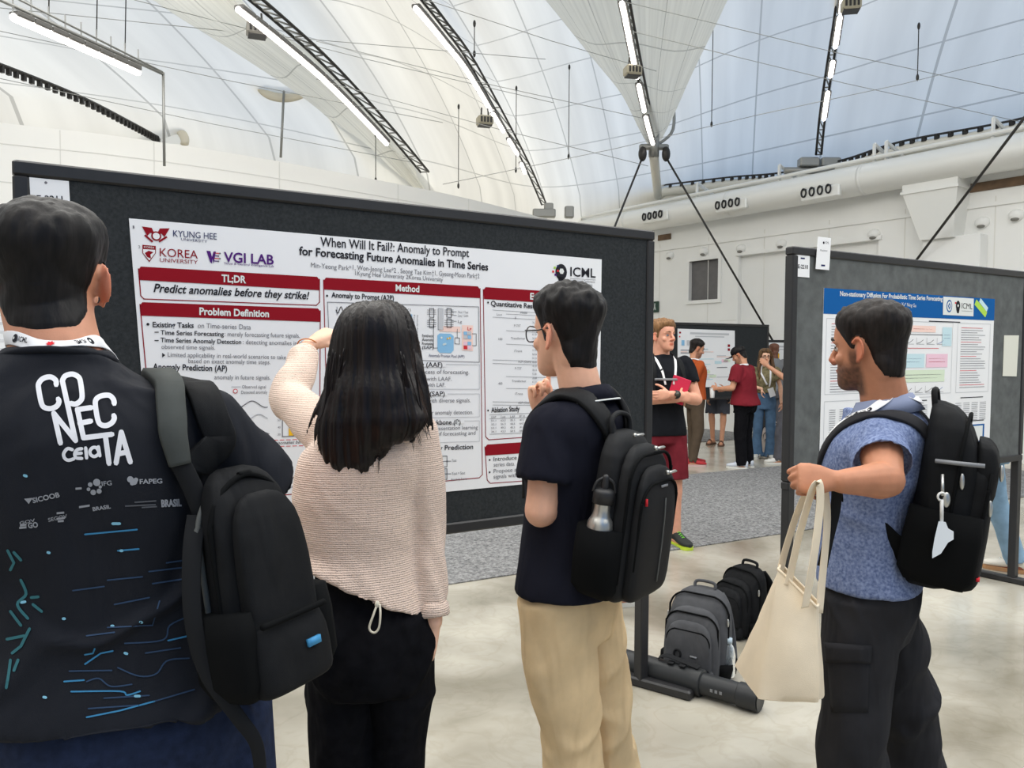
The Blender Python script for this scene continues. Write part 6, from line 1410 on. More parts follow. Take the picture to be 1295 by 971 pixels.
# ------------------------------------------------------------------ man in orange
X2 = Pers(*W(879, 500, 11.0)[:2], -84, 1.74, 'man in an orange shirt and brown trousers standing in profile by the background board'); k = X2.k
X2.setj(elL=A(-.22, -.14, 1.13), wrL=A(-.04, -.17, .98), elR=A(.22, -.12, 1.13), wrR=A(.04, -.19, .98), anL=A(-.1, .02, .08), anR=A(.1, -.06, .08))
X2.head(yaw=0, pitch=-16); X2.body(SKC, .008, beard=(.55, .5)); X2.hair_cap(HB2, LINE, .014, .026, .008, 6, lump=.3, zt=(.02, .1)); X2.eyes(brow=HB2)
X2.top(mat('shirt_orange', (176, 84, 44), .85, vary=.12, vscale=8, spec=.1), .92, 'shirt', ease=.016, sleeve=1.9, sl_r=(.076, .070, .056, .045), voxel=.011, wr=.012, flare=.02, seed=61)
X2.trousers(mat('trousers_umber', (84, 72, 60), .9, vary=.15, vscale=10, spec=.1), 1.0, r=(.098, .088, .072, .066), voxel=.011, wr=.012, seed=62)
for n in 'RL': X2.shoe(n, mat('shoe_red', (176, 40, 48), .7), mat('sole_pale', (200, 170, 166), .6))
lanyard(X2, neckline(X2, 1.486, 1.46, back=-.092, side=.085), 'white lanyard around the neck of the man in orange', wd=.024, off=.01)
# ------------------------------------------------------------------ man in dark red with a cap
X3 = Pers(*W(942, 500, 10.75)[:2], 50, 1.66, 'man in a dark red t-shirt, black trousers and a black cap', girth=1.12, spine=[(0, 0, 0), (1.1, 0, 0), (1.5, 0, .06), (1.7, 0, .12)]); k = X3.k
X3.setj(elL=A(-.27, .06, 1.10), wrL=A(-.20, .30, 1.08), elR=A(.26, .06, 1.08), wrR=A(.08, .30, 1.06), hdL=(A(.1, 1, .1), A(-1, 0, .2), [(.8, .9, .6)]*4, None), hdR=(A(-.4, 1, 0), A(1, 0, .2), [(.8, .9, .6)]*4, None))
X3.head(yaw=10, pitch=-26, c=X3.at(A(0, .02, 1.66-.12))); X3.body(SKC, .008, beard=(.5, .4)); X3.hair_cap(HB, LINE, .012, .012, .006, 7, zt=(.02, .1))
CAPM = mat('cap_black', (30, 29, 32), .8, spec=.1); mb = MB(); h3 = lambda *v: X3.w((X3.hc+X3.hR @ (np.array(v)*X3.hk))[None])[0]
rr = [[h3(.088*s_*math.cos(a), -.004+.108*s_*math.sin(a), z) for a in np.arange(28)*2*PI/28] for z, s_ in ((.028, 1.0), (.06, 1.0), (.09, .93), (.115, .75), (.132, .45), (.138, .12))]; mb.loft(rr)
t = thing('baseball_cap', h3(0, 0, .03), 'black baseball cap on the man in dark red', 'cap'); obj('crown', mb, CAPM, t)
mb = MB(); pk = [[h3(.078*math.sin(a), .07+.13*math.cos(a)*(.25 if i_ else 1.0), .034-.02*abs(math.sin(a))-.006*q) for a in np.linspace(-1.25, 1.25, 14)] for i_, q in ((0, 0), (1, 0))]
mb.loft([np.array(list(pk[0])+list(pk[1][::-1])), np.array(list(pk[0])+list(pk[1][::-1]))+A(0, 0, .006)]); obj('brim', mb, CAPM, t)
X3.top(mat('tee_dark_red', (122, 36, 46), .85, vary=.12, vscale=8, spec=.1), .86, 't_shirt', ease=.024, sleeve=.68, sl_r=(.088, .088, .088), voxel=.011, wr=.014, flare=.035, seed=71)
X3.trousers(mat('black_trousers'), .98, r=(.104, .096, .086, .078), voxel=.011, wr=.014, seed=72)
for n in 'RL': X3.shoe(n, mat('sneaker_pale', (206, 212, 222), .6), SOLEW, mat('lace_blue', (96, 120, 176), .6), k=1.12)
lanyard(X3, neckline(X3, 1.488, 1.46, back=-.096, side=.086), 'white lanyard around the neck of the man in dark red', wd=.026, off=.01)
c = X3.w((X3.J['wrL']+A(.02, .09, -.02))[None])[0]; mb = MB(); mb.tube([c-A(0, 0, .11), c-A(0, 0, .10), c+A(0, 0, .02)], (.028, .031, .038), 14); t = thing('paper_cup', c-A(0, 0, .11), 'white cup in the hand of the man in dark red', 'cup'); obj('cup_body', mb, PW, t)
mb = MB(); mb.tube([c+A(0, 0, .018), c+A(0, 0, .028)], .040, 14); obj('cup_rim', mb, PW, t)
# ------------------------------------------------------------------ woman in jeans
X4 = Pers(*W(967, 500, 11.7)[:2], 165, 1.62, 'woman with glasses, a patterned olive top and flared blue jeans', fem=True); k = X4.k
X4.setj(elL=A(-.22, -.02, 1.08), wrL=A(-.23, .05, .84), elR=A(.2, .05, 1.08), wrR=A(.05, .2, 1.05)); X4.head(yaw=10, pitch=0); X4.body(SK2, .008)
X4.eyes(brow=HB2)
HLN = hair_mat('hair_honey', (120, 90, 58), (40, 30, 26), .5); mb = MB()
for z, hw, y0, hd in (): pass
rings = []
for z, hw, cy, hy in ((.128, .02, -.01, .03), (.118, .062, -.012, .075), (.09, .086, -.016, .098), (.05, .094, -.024, .092), (0, .095, -.045, .070), (-.06, .098, -.060, .060), (-.13, .105, -.070, .052), (-.22, .105, -.075, .045), (-.30, .09, -.075, .035), (-.36, .05, -.07, .02)): rings.append(ering(X4.hc+X4.hR @ A(0, cy, z), X4.hR[:, 0]*hw, X4.hR[:, 1]*hy, 24, 2.2))
rings = catmull(np.array(rings), 30); mb.loft(rings)
for sg in (-1, 1): mb.tube(catmull([X4.hc+X4.hR @ A(sg*x, y, z) for x, y, z in ((.05, .05, .095), (.084, .035, .03), (.092, .03, -.06), (.105, .06, -.16), (.10, .09, -.27), (.095, .09, -.34))], 18), np.interp(np.linspace(0, 1, 18), (0, .5, 1), (.02, .028, .008)), 10)
V, Fq = fuse(mb, .01, 2); V = V+normals(V, Fq)*(.008*fbm(V*A(40, 40, 6), 2, 4))[:, None]; obj('hair', (X4.w(V), Fq), HLN, X4.root)
h4 = lambda *v: X4.w((X4.hc+X4.hR @ (np.array(v)*X4.hk))[None])[0]; mb = MB()
for sg in (-1, 1): mb.tube(np.array([h4(sg*(.034+.026*math.cos(a)), .108-.01*abs(math.cos(a)), -.002+.023*math.sin(a)) for a in np.arange(18)*2*PI/18]), .003, 5, closed=True); mb.tube([h4(sg*.06, .098, .004), h4(sg*.08, -.01, .01)], .0025, 5)
mb.tube([h4(-.008, .11, .004), h4(.008, .11, .004)], .0025, 5); tag(obj('eyeglasses', mb, mat('glasses_brown', (90, 56, 44), .4)), 'round glasses on the woman in flared jeans', 'glasses')
X4.top(mat('blouse_olive', (150, 140, 108), .85, vary=.4, vscale=22, rgb2=(92, 88, 66), spec=.1), .98, 'blouse', ease=.02, sleeve=.6, sl_r=(.072, .074, .078), voxel=.011, wr=.010, flare=.02, seed=81)
X4.trousers(mat('jeans_blue', (84, 112, 142), .9, vary=.2, vscale=12, spec=.1), 1.06, 'jeans', r=(.090, .080, .072, .105), voxel=.011, wr=.008, seed=82)
for n in 'RL': X4.shoe(n, SOLEW, SOLEW)
cB = X4.w(A(-.08, .16, 1.0)[None])[0]; lanyard(X4, [X4.at(A(*v)) for v in ((-.07, .15, 1.08), (-.07, .12, 1.26), (-.072, .06, 1.40), (-.05, -.06, 1.44), (0, -.09, 1.44), (.05, -.06, 1.44), (.072, .06, 1.40), (.05, .14, 1.26), (-.03, .17, 1.10))], 'white lanyard and badge worn by the woman in flared jeans', wd=.024, off=.01, badge=(cB+A(0, -.03, 0), unit(A(1, .1, .35)), unit(A(-.35, 0, 1)), (.09, .13), BLAD))
# ------------------------------------------------------------------ person behind the background board, sandals
X5 = Pers(*W(908, 500, 13.45)[:2], 150, 1.76, 'person behind the background board, dark shorts, bare legs and sandals in view'); k = X5.k
X5.setj(anL=A(-.09, .06, .06), anR=A(.1, -.08, .06), wrR=A(.12, .17, .84), elR=A(.25, .0, 1.10)); X5.body(SKC, .009); X5.hair_cap(HB, LINE, .014, .02, .006, 7)
X5.top(mat('tee_grey', (120, 122, 126), .85), .92, 't_shirt', voxel=.012); X5.trousers(mat('shorts_slate', (72, 74, 82), .9, vary=.15, vscale=10, spec=.1), 1.0, 'shorts', r=(.11, .108, .106, .07), voxel=.012, wr=.012, seed=92, legfrac=.44)
for n in 'RL':
    f = unit(X5.J['ft'+n]); r_ = A(f[1], -f[0], 0); q = X5.J['an'+n]*A(1, 1, 0); mb = MB(); pts = [q+f*y+r_*x for y, x in ((-.08, .03), (-.04, .042), (.05, .044), (.13, .052), (.19, .03), (.20, 0), (.19, -.03), (.13, -.052), (.05, -.044), (-.04, -.042), (-.08, -.03))]
    mb.loft([pts, [p+A(0, 0, .02) for p in pts]]); o = obj('sandal', (X5.w(mb.verts()), mb.F), mat('sandal_brown', (96, 66, 50), .8), X5.root)
    mb = MB(); mb.tube(catmull([q+f*.11+r_*.055+A(0, 0, .012), q+f*.105+A(0, 0, .085), q+f*.11-r_*.055+A(0, 0, .012)], 10), .012, 8); obj('sandal_strap', (X5.w(mb.verts()), mb.F), mat('sandal_brown'), o)
# ------------------------------------------------------------------ person half hidden by the right board, beige bag, far head
X6 = Pers(*W(1003, 500, 11.2)[:2], 80, 1.78, 'person in a black top and grey trousers behind the end of the right board'); k = X6.k
X6.setj(anL=A(-.1, .20, .08), knL=A(-.1, .17, .50), elL=A(-.24, .12, 1.20), wrL=A(-.12, .36, 1.38), hdL=(A(.1, .7, .6), A(-1, 0, 0), REL, None)); X6.body(SKC, .008); X6.hair_cap(HB, LINE, .014, .024, .006, 7)
X6.top(mat('tee_black'), .92, 't_shirt', voxel=.012, sleeve=.5); X6.trousers(mat('trousers_grey', (92, 92, 98), .9, vary=.12, vscale=10, spec=.1), 1.0, voxel=.012, wr=.012, seed=102)
for n in 'RL': X6.shoe(n, mat('sneaker_white', (226, 224, 218), .6), SOLEW)
X7 = Pers(*W(978, 500, 13.6)[:2], 20, 1.74, 'bald person far back, only the head showing above the woman in jeans'); X7.body(SKD, .009); X7.top(mat('tee_grey'), .92, 't_shirt', voxel=.012); X7.trousers(mat('trousers_grey'), 1.0, voxel=.012)
for n in 'RL': X7.shoe(n, mat('shoe_dark'), SOLEW)
# ------------------------------------------------------------------ person behind the right board
X8 = Pers(*W(1252, 500, 5.66)[:2], 62, 1.75, 'person behind the right board, one hand, pale jeans and a white sneaker in view'); k = X8.k
X8.setj(anL=A(-.36, .16, .08), knL=A(-.22, .15, .50), anR=A(.12, -.20, .10), knR=A(.12, -.06, .50), elL=A(-.22, -.0, 1.10), wrL=A(-.30, .10, .84), hdL=(A(.15, .2, -1), A(-1, .2, 0), REL, None)); X8.body(SKD if False else skin_mat('skin_brown', (150, 92, 74)), .007); X8.hair_cap(HB, LINE, .014, .022, .006, 7)
X8.top(mat('tee_grey'), .92, 't_shirt', voxel=.012, sleeve=.5); X8.trousers(mat('jeans_pale', (136, 166, 190), .9, vary=.15, vscale=14, spec=.1), 1.0, 'jeans', r=(.094, .084, .070, .070), voxel=.009, wr=.012, seed=112)
for n in 'RL': X8.shoe(n, mat('sneaker_cream', (232, 226, 214), .6), mat('sole_gum', (176, 132, 92), .6), PW, k=1.06)
X9 = Pers(*W(770, 500, 4.95)[:2], -62, 1.72, 'person behind the big board, only a navy shoe showing beside the khaki trousers'); X9.body(SKC, .009); X9.hair_cap(HB, LINE, .014, .022, .006, 7)
X9.top(mat('tee_grey'), .92, 't_shirt', voxel=.012, sleeve=.5); X9.trousers(mat('denim_navy'), 1.0, 'jeans', voxel=.012)
for n in 'RL': X9.shoe(n, mat('shoe_navy', (44, 50, 74), .7), SOLEW)
# ================================================================== BAGS
PACK = mat('pack_black', (23, 24, 26), .75, vary=.2, vscale=20, bump=.35, bscale=900, spec=.14, folds=.7); PACK2 = mat('pack_ballistic', (26, 27, 29), .65, vary=.1, vscale=30, bump=.35, bscale=900, spec=.2); MESHB = mat('mesh_black', (17, 18, 19), .9, spec=.08)
ZIPM = mat('zip_silver', (190, 190, 186), .3, metal=.8); PIPE_G = mat('pack_grey_piping', (84, 86, 84), .7); PGREY = mat('pack_grey', (76, 77, 80), .85, vary=.12, vscale=16, bump=.3, bscale=800, spec=.2, folds=.6)
def arch(q, w, y, z0, z1, r, n=26):
    P = [(-w/2, z0)]; k = 7
    for a in np.linspace(PI, PI/2, k): P.append((-w/2+r+r*math.cos(a), z1-r+r*math.sin(a)))
    for a in np.linspace(PI/2, 0, k): P.append((w/2-r+r*math.cos(a), z1-r+r*math.sin(a)))
    P.append((w/2, z0)); return catmull([q(x, y(z) if callable(y) else y, z) for x, z in P], n*2)
def mesh_in(parent, name, m, f): mb = MB(); f(mb); return obj(name, mb, m, parent)
def front_y(y0, d, h, z0=0): return lambda z: y0+d*float(np.interp((z-z0)/h, prof_z, prof_d))
# ------------------------------------------------------------------ backpack of the man in the polo
def worn_frame(p, y, z, tilt=0.0, yaw=0.0, dx=0.0):
    R = p.R @ rotz(math.radians(yaw)); o = p.w(p.at(A(dx, y, z))[None])[0]; Z = unit(A(0, 0, 1)+R[:, 1]*tilt); Yb = unit(-R[:, 1]+A(0, 0, 1)*tilt); return framef(o, R[:, 0], Yb, Z)
q = worn_frame(M2, -.100, .955, tilt=-.13, dx=-.020)
T2 = thing('backpack', q(0, .05, 0), 'slim black office backpack worn by the man in the navy polo', 'backpack')
W2, D2, H2 = .25, .09, .425
mc = mesh_in(T2, 'main_compartment', PACK2, lambda m: shell(m, q, W2, D2, H2))
fp = mesh_in(T2, 'laptop_compartment', PACK2, lambda m: shell(m, q, W2*.97, .06, H2*.93, .004, D2*.72)); p3 = mesh_in(T2, 'front_pocket', PACK2, lambda m: shell(m, q, W2*.84, .042, H2*.80, .012, D2*.72+.046))
yF = front_y(D2*.72+.046, .042, H2*.80, .012); yM = front_y(D2*.72, .07, H2*.93, .004)
mesh_in(fp, 'zipper', MESHB, lambda m: m.tube(arch(q, W2*.93, D2*.72+.044, .06, H2*.90, .07), .0045, 6)); mesh_in(p3, 'zipper', MESHB, lambda m: m.tube(arch(q, W2*.80, D2*.72+.076, .10, H2*.745, .06), .004, 6))
mesh_in(p3, 'centre_seam', PIPE_G, lambda m: m.tube([q(.02, yF(z)+.001, z) for z in np.linspace(.05, H2*.64, 12)], .0022, 6)); mesh_in(p3, 'logo_patch', STG, lambda m: m.box(q(.01, yF(.30)+.002, .305), (.035, .003, .006), (M2.R[:, 0], -M2.R[:, 1], A(0, 0, 1))))
mesh_in(p3, 'red_tab', RED, lambda m: m.box(q(-.085, yF(.27)-.002, .275), (.004, .006, .018), (M2.R[:, 0], -M2.R[:, 1], A(0, 0, 1))))
for k_, (x, y, z) in enumerate(((-.005, .052, H2*.995), (.02, D2*.72+.038, H2*.935), (.035, D2*.72+.072, H2*.80))): mesh_in(T2, 'zipper_pull', ZIPM, lambda m: (m.box(q(x, y+.012, z), (.042, .010, .006), (M2.R[:, 0], -M2.R[:, 1], A(0, 0, 1)), bev=.002), m.tube([q(x-.026, y+.008, z), q(x-.02, y+.012, z)], .006, 8)))
mesh_in(T2, 'grab_handle', PACK2, lambda m: m.tube(catmull([q(-.05, .01, H2*.97), q(-.045, .0, H2*1.07), q(0, -.005, H2*1.10), q(.045, .0, H2*1.07), q(.05, .01, H2*.97)], 18), .007, 8))
for sg in (-1, 1):
    sp = mesh_in(T2, 'side_pocket', MESHB, lambda m: m.loft([ering(q(sg*W2*.47, D2*.55, z), (q(1, 0, 0)-q(0, 0, 0))*a, (q(0, 1, 0)-q(0, 0, 0))*b, 20, 3) for z, a, b in ((.015, .018, .045), (.04, .044, .060), (.12, .052, .062), (.195, .050, .060))]))
bv = BVHTree.FromPolygons(M2.topV.tolist(), M2.topF.tolist()); k = M2.k
def worn_straps(p, T, bv, pts, wd, th, m, web=None):
    for sg in (-1, 1):
        P = catmull(p.w(np.array([p.at(A(sg*x*p.k, y*p.k, z*p.k)) for x, y, z in pts])), 40); Q, N = snap(P[3:], bv, th*.7); Q = np.concatenate([P[:1]*.999+P[:1]*.001, Q]); N = np.concatenate([N[:1], N]); mb = MB(); ww = np.interp(np.linspace(0, 1, len(Q)), (0, .15, .6, .72, 1), (wd*.8, wd, wd*.9, wd*.4, wd*.4)); mb.ribbon(Q, N, ww, th); obj('shoulder_strap', mb, m, T)
worn_straps(M2, T2, bv, ((.045, -.135, 1.36), (.07, -.11, 1.44), (.085, -.05, 1.50), (.080, .04, 1.46), (.065, .11, 1.34), (.06, .13, 1.24), (.06, .13, 1.18)), .060, .016, PACK2)
# steel bottle in its side pocket
def bottle(c, up, r, label, steel=True):
    t = thing('water_bottle', c, label, 'bottle'); U = unit(up)
    if steel:
        mb = MB(); mb.tube(catmull([c+U*z for z in (0, .004, .12, .15, .165, .18, .20)], 24), np.interp(np.linspace(0, 1, 24), np.linspace(0, 1, 7), (r*.85, r, r, r*.92, r*.68, r*.6, r*.6)), 22); obj('bottle_body', mb, mat('brushed_steel', (196, 194, 188), .32, metal=.85), t)
        mb = MB(); mb.tube([c+U*.196, c+U*.198, c+U*.226, c+U*.232, c+U*.236], (r*.5, r*.80, r*.80, r*.7, r*.4), 20); mb.tube([c+U*.23, c+U*.262], (r*.32, r*.26), 12, round_=True); lid = obj('bottle_lid', mb, mat('lid_black', (32, 32, 34), .5), t)
        sd = unit(np.cross(U, A(0, 1, 0))); mb = MB(); mb.tube(catmull([c+U*.225-sd*r*.8, c+U*.25-sd*r*.6, c+U*.262, c+U*.25+sd*r*.6, c+U*.225+sd*r*.8], 16), .004, 6); obj('lid_loop', mb, mat('lid_black'), lid)
    else:
        mb = MB(); mb.tube(catmull([c+U*z for z in (0, .006, .05, .10, .135, .155, .165)], 30), np.interp(np.linspace(0, 1, 30), np.linspace(0, 1, 7), (r*.8, r, r*.96, r, r*.8, r*.45, r*.42)), 20); obj('bottle_body', mb, mat('clear_plastic', (196, 206, 212), .12, trans=.75), t)
        mb = MB(); mb.tube([c+U*.160, c+U*.184], r*.48, 16); obj('bottle_cap', mb, mat('cap_pale_blue', (188, 206, 218), .5), t)
    return t
bottle(q(-W2*.52, D2*.55, .060), unit(q(0, 0, 1)-q(0, 0, 0)), .034, 'steel water bottle with a black lid in the side pocket of the office backpack')
# ------------------------------------------------------------------ backpack of the bearded man
q = worn_frame(M3, -.088, .972, tilt=-.14, yaw=0, dx=.0); Rx, Ry = M3.R[:, 0], -M3.R[:, 1]
T3 = thing('backpack', q(0, .1, 0), 'big black hiking style backpack worn by the bearded man', 'backpack'); W3, D3, H3 = .29, .15, .485
mc = mesh_in(T3, 'main_compartment', PACK, lambda m: shell(m, q, W3, D3, H3)); fp = mesh_in(T3, 'front_pocket', PACK, lambda m: shell(m, q, W3*.86, .065, H3*.72, .01, D3*.80)); up_ = mesh_in(T3, 'upper_pocket', PACK, lambda m: shell(m, q, W3*.70, .06, H3*.34, H3*.50, D3*.82))
mesh_in(mc, 'zipper', MESHB, lambda m: m.tube(arch(q, W3*.985, D3*.62, .16, H3*.955, .12), .005, 6)); mesh_in(fp, 'zipper', MESHB, lambda m: m.tube(arch(q, W3*.88, D3*.80+.045, .10, H3*.70, .07), .0045, 6))
for sg in (-1, 1): mesh_in(T3, 'side_pocket', MESHB, lambda m: m.loft([ering(q(sg*W3*.48, D3*.55, z), (q(1, 0, 0)-q(0, 0, 0))*a, (q(0, 1, 0)-q(0, 0, 0))*b, 20, 3) for z, a, b in ((.02, .016, .07), (.05, .030, .09), (.15, .034, .09), (.215, .030, .085))])); mesh_in(T3, 'compression_strap', STG, lambda m: m.tube([q(sg*W3*.505, D3*.25, .34), q(sg*W3*.515, D3*.6, .345), q(sg*W3*.49, D3*.98, .35)], .006, 6)); mesh_in(T3, 'hip_wing', MESHB, lambda m: m.ribbon(catmull([q(sg*W3*.40, .01, .06), q(sg*W3*.46, -.04, .10), q(sg*W3*.50, -.10, .16), q(sg*W3*.52, -.17, .21)], 12), [(q(sg, 0, 0)-q(0, 0, 0))]*12, np.linspace(.09, .035, 12), .012))
mesh_in(T3, 'grab_handle', PACK, lambda m: m.tube(catmull([q(-.05, .01, H3*.96), q(-.04, 0, H3*1.05), q(.04, 0, H3*1.05), q(.05, .01, H3*.96)], 14), .008, 8))
for x, y, z in ((-W3*.50, D3*.66, .30), (-.07, D3*.80+.060, .33), (-W3*.36, D3*.8+.05, .24)): mesh_in(T3, 'zipper_pull', ZIPM, lambda m: m.ell(q(x, y+.006, z), (.006, .006, .022), (Rx, Ry, A(0, 0, 1)), 8, 0, 8))
mesh_in(fp, 'round_badge', PW, lambda m: m.tube([q(.0, front_y(D3*.8, .085, H3*.72, .01)(.37)-.002, .375), q(.0, front_y(D3*.8, .085, H3*.72, .01)(.37)+.006, .375)], .019, 18)); mesh_in(fp, 'red_tab', RED, lambda m: m.box(q(-.11, D3*.8+.06, .055), (.03, .008, .006), (Rx, Ry, A(0, 0, 1))))
bv = BVHTree.FromPolygons(M3.topV.tolist(), M3.topF.tolist())
worn_straps(M3, T3, bv, ((.05, -.13, 1.37), (.09, -.115, 1.43), (.125, -.03, 1.48), (.115, .05, 1.44), (.095, .12, 1.32), (.09, .14, 1.22), (.09, .14, 1.15)), .044, .010, mat('strap_pad_charcoal', (44, 44, 47), .85, vary=.1, vscale=30, spec=.12))
mb = MB(); P = catmull([W(1058, 600, 1.985), W(1057, 640, 1.99), W(1048, 680, 1.995), W(1040, 716, 2.0)], 14); mb.ribbon(P, [A(-.3, -1, 0)]*14, .025, .004); obj('loose_webbing', mb, STB, T3)
# tag hung on the pack: a metal snap hook with a map shaped white plate
def child_bvh(root):
    V, Fs = [], []
    for ch in root.children:
        if ch.type != 'MESH' or ch.name.startswith(('shoulder', 'loose')): continue
        o_ = len(V); V += [tuple(np.array(v.co)+np.array(root.location)) for v in ch.data.vertices]; Fs += [tuple(i+o_ for i in p.vertices) for p in ch.data.polygons]
    return BVHTree.FromPolygons(V, Fs)
bt = child_bvh(T3); hits = []
for x, y in ((1193, 625), (1193, 650), (1190, 680), (1196, 668), (1182, 700)):
    loc, n_, i_, d_ = bt.ray_cast(Vector((0, 0, CAM_H)), Vector(unit(ray(x, y))))
    if loc is not None: hits.append(loc[1])
dT = (min(hits) if hits else 2.0)-.012
c = W(1197, 622, dT); t = thing('bag_charm', c, 'white map shaped luggage tag hanging from the big black backpack', 'tag')
mb = MB(); mb.tube([W(1192, 600, dT+.02), W(1192, 627, dT)], .004, 8); mb.ell(W(1197, 632, dT), (.010, .006, .020), None, 10, 0, 8); obj('strap_hook', mb, ZIPM, t)
mb = MB(); mb.tube([W(1191, 632, dT), W(1191, 660, dT)], .0045, 8); mb.tube(np.array([W(1191, 628, dT)+A(math.cos(a), 0, math.sin(a))*.010 for a in np.arange(14)*2*PI/14]), .003, 6, closed=True); obj('hook_loop', mb, mat('hook_white', (222, 222, 220), .4), t)
pl = [(1187, 659), (1196, 660), (1199, 668), (1206, 672), (1206, 682), (1199, 686), (1190, 700), (1179, 706), (1179, 698), (1182, 680)]
mb = MB(); mb.loft([[W(x, y, dT-.008) for x, y in pl], [W(x, y, dT) for x, y in pl]]); obj('tag_plate', mb, mat('tag_white', (232, 238, 244), .35), t, False)
# ------------------------------------------------------------------ tote bag
CAN = mat('canvas_natural', (238, 223, 198), .9, vary=.05, vscale=12, bump=.4, bscale=700, spec=.1)
TT = thing('tote_bag', W(990, 880, 1.98), 'plain cream canvas tote bag hanging from the fist of the bearded man', 'bag')
top_ = [W(983, 719, 1.98), W(1034, 768, 1.90), W(1038, 764, 1.99), W(990, 714, 2.08)]; bot = [W(958, 883, 1.94), W(1037, 889, 1.88), W(1041, 878, 2.0), W(930, 842, 2.08)]
def sub(r, n=8, bulge=0.0):
    out = []; c = sum(r)/4
    for i in range(4):
        a, b = r[i], r[(i+1) % 4]; nn = unit(np.cross(b-a, A(0, 0, 1)))
        for j in range(n): f = j/n; out.append(a*(1-f)+b*f - nn*bulge*math.sin(PI*f)*(-1 if np.dot(nn, (a+b)/2-c) > 0 else 1)*(1 if i % 2 == 0 else .3))
    return np.array(out)
rings = []
for f in np.linspace(0, 1, 18): r = [b*(1-f)+t_*f for b, t_ in zip(bot, top_)]; rings.append(sub(r, 10, .022*math.sin(PI*min(1, f*1.05))**.8*(1-.3*f)))
rings = np.array(rings); rings += (.006*fbm(rings.reshape(-1, 3)*A(9, 9, 7), 3, 2)).reshape(18, 40, 1)*A(.5, -1, 0)
inner = [rings[-1]*.985+rings[-1].mean(0)*.015, rings[-2]*.97+rings[-2].mean(0)*.03-A(0, 0, .02), rings[-6]*.9+rings[-6].mean(0)*.1]
mb = MB(); mb.loft([rings[0]*.9+rings[0].mean(0)*.1-A(0, 0, .004)]+list(rings)+inner); o = obj('bag_body', mb, CAN, TT, auto=50)
mb = MB(); mb.tube(rings[-1], .0035, 6, closed=True); obj('hem', mb, CAN, o)
def handle(pts, lean):
    P = catmull([W(*p) for p in pts], 40); T_ = np.gradient(P, axis=0); N = [unit(np.cross(t, lean)) for t in T_]; mb = MB(); mb.ribbon(P, N, .027, .003); obj('handle', mb, CAN, TT)
handle([(996, 740, 1.955), (1000, 724, 1.955), (1010, 680, 1.94), (1021, 640, 1.92), (1029, 615, 1.90), (1036, 612, 1.90), (1037, 640, 1.90), (1030, 700, 1.89), (1021, 752, 1.90), (1018, 768, 1.905)], A(.85, .5, 0))
handle([(987, 722, 2.06), (992, 700, 2.06), (1006, 655, 2.03), (1020, 622, 1.98), (1031, 609, 1.95), (1042, 618, 1.96), (1046, 660, 1.98), (1041, 720, 1.985), (1036, 775, 1.97)], A(.85, .5, 0))
# ------------------------------------------------------------------ backpack over one shoulder of the tall man
Yb = unit(A(.84, -.54, 0)); Xb = unit(A(.54, .84, 0)); Zb = unit(A(-.15, .03, 1)); Xb = unit(Xb-Zb*np.dot(Xb, Zb)); Yb = np.cross(Zb, Xb) * (1 if np.dot(np.cross(Zb, Xb), Yb) > 0 else -1)
q = framef(W(328, 868, 1.28), Xb, Yb, Zb); W4, D4, H4 = .16, .075, .365
T4 = thing('backpack', q(0, .05, 0), 'black backpack hanging from the right shoulder of the tall man', 'backpack')
mc = mesh_in(T4, 'main_compartment', PACK, lambda m: shell(m, q, W4, D4, H4)); fp = mesh_in(T4, 'front_pocket', PACK, lambda m: shell(m, q, W4*.90, .055, H4*.36, .01, D4*.82)); p2 = mesh_in(T4, 'upper_pocket', PACK, lambda m: shell(m, q, W4*.84, .04, H4*.80, .03, D4*.82))
mesh_in(mc, 'zipper', MESHB, lambda m: m.tube(arch(q, W4*.98, D4*.55, .10, H4*.965, .09), .005, 6)); mesh_in(mc, 'edge_piping', PIPE_G, lambda m: m.tube(arch(q, W4*.98, D4*.12, .08, H4*.955, .09), .005, 6)); mesh_in(fp, 'zipper', MESHB, lambda m: m.tube(catmull([q(x, D4*.82+.045+.006*math.cos(x*10), H4*.345) for x in np.linspace(-W4*.40, W4*.40, 7)], 16), .005, 6))
mesh_in(fp, 'blue_tab', mat('tab_blue', (58, 140, 190), .6), lambda m: m.box(q(.025, D4*.82+.056, .075), (.026, .006, .012), (Xb, Yb, Zb)))
for sg in (-1, 1): mesh_in(T4, 'side_pocket', MESHB, lambda m: m.loft([ering(q(sg*W4*.475, D4*.5, z), Xb*a, Yb*b, 20, 3) for z, a, b in ((.015, .014, .05), (.04, .028, .062), (.11, .030, .062), (.15, .026, .058))]))
mesh_in(mc, 'zipper_pull', ZIPM, lambda m: m.box(q(-W4*.50, D4*.45, .10), (.012, .03, .006), (Xb, Yb, Zb)))
bv = BVHTree.FromPolygons(M1.topV.tolist(), M1.topF.tolist())
P = catmull([W(208, 456, 1.52), W(206, 450, 1.42), W(212, 456, 1.33), W(228, 485, 1.25), W(243, 522, 1.20), W(255, 558, 1.19), W(264, 590, 1.19), W(272, 625, 1.19)], 40); Q, N = snap(P[:34], bv, .014); N[:] = [unit(n*.7+A(.1, -.7, .1)) for n in N]
mb = MB(); ww = np.interp(np.linspace(0, 1, 34), (0, .7, 1), (.046, .042, .032)); mb.ribbon(Q, N, ww, .022); st = obj('shoulder_strap', mb, mat('strap_pad_grey', (72, 75, 73), .85, vary=.1, vscale=30, spec=.15), T4)
mb = MB(); P2 = catmull([Q[-2], Q[-1]*.5+q(-W4*.30, .0, H4*.80)*.5, q(-W4*.30, .0, H4*.72)], 10); mb.ribbon(P2, [A(.35, -1, .1)]*10, .030, .012); obj('strap_anchor', mb, STB, st)
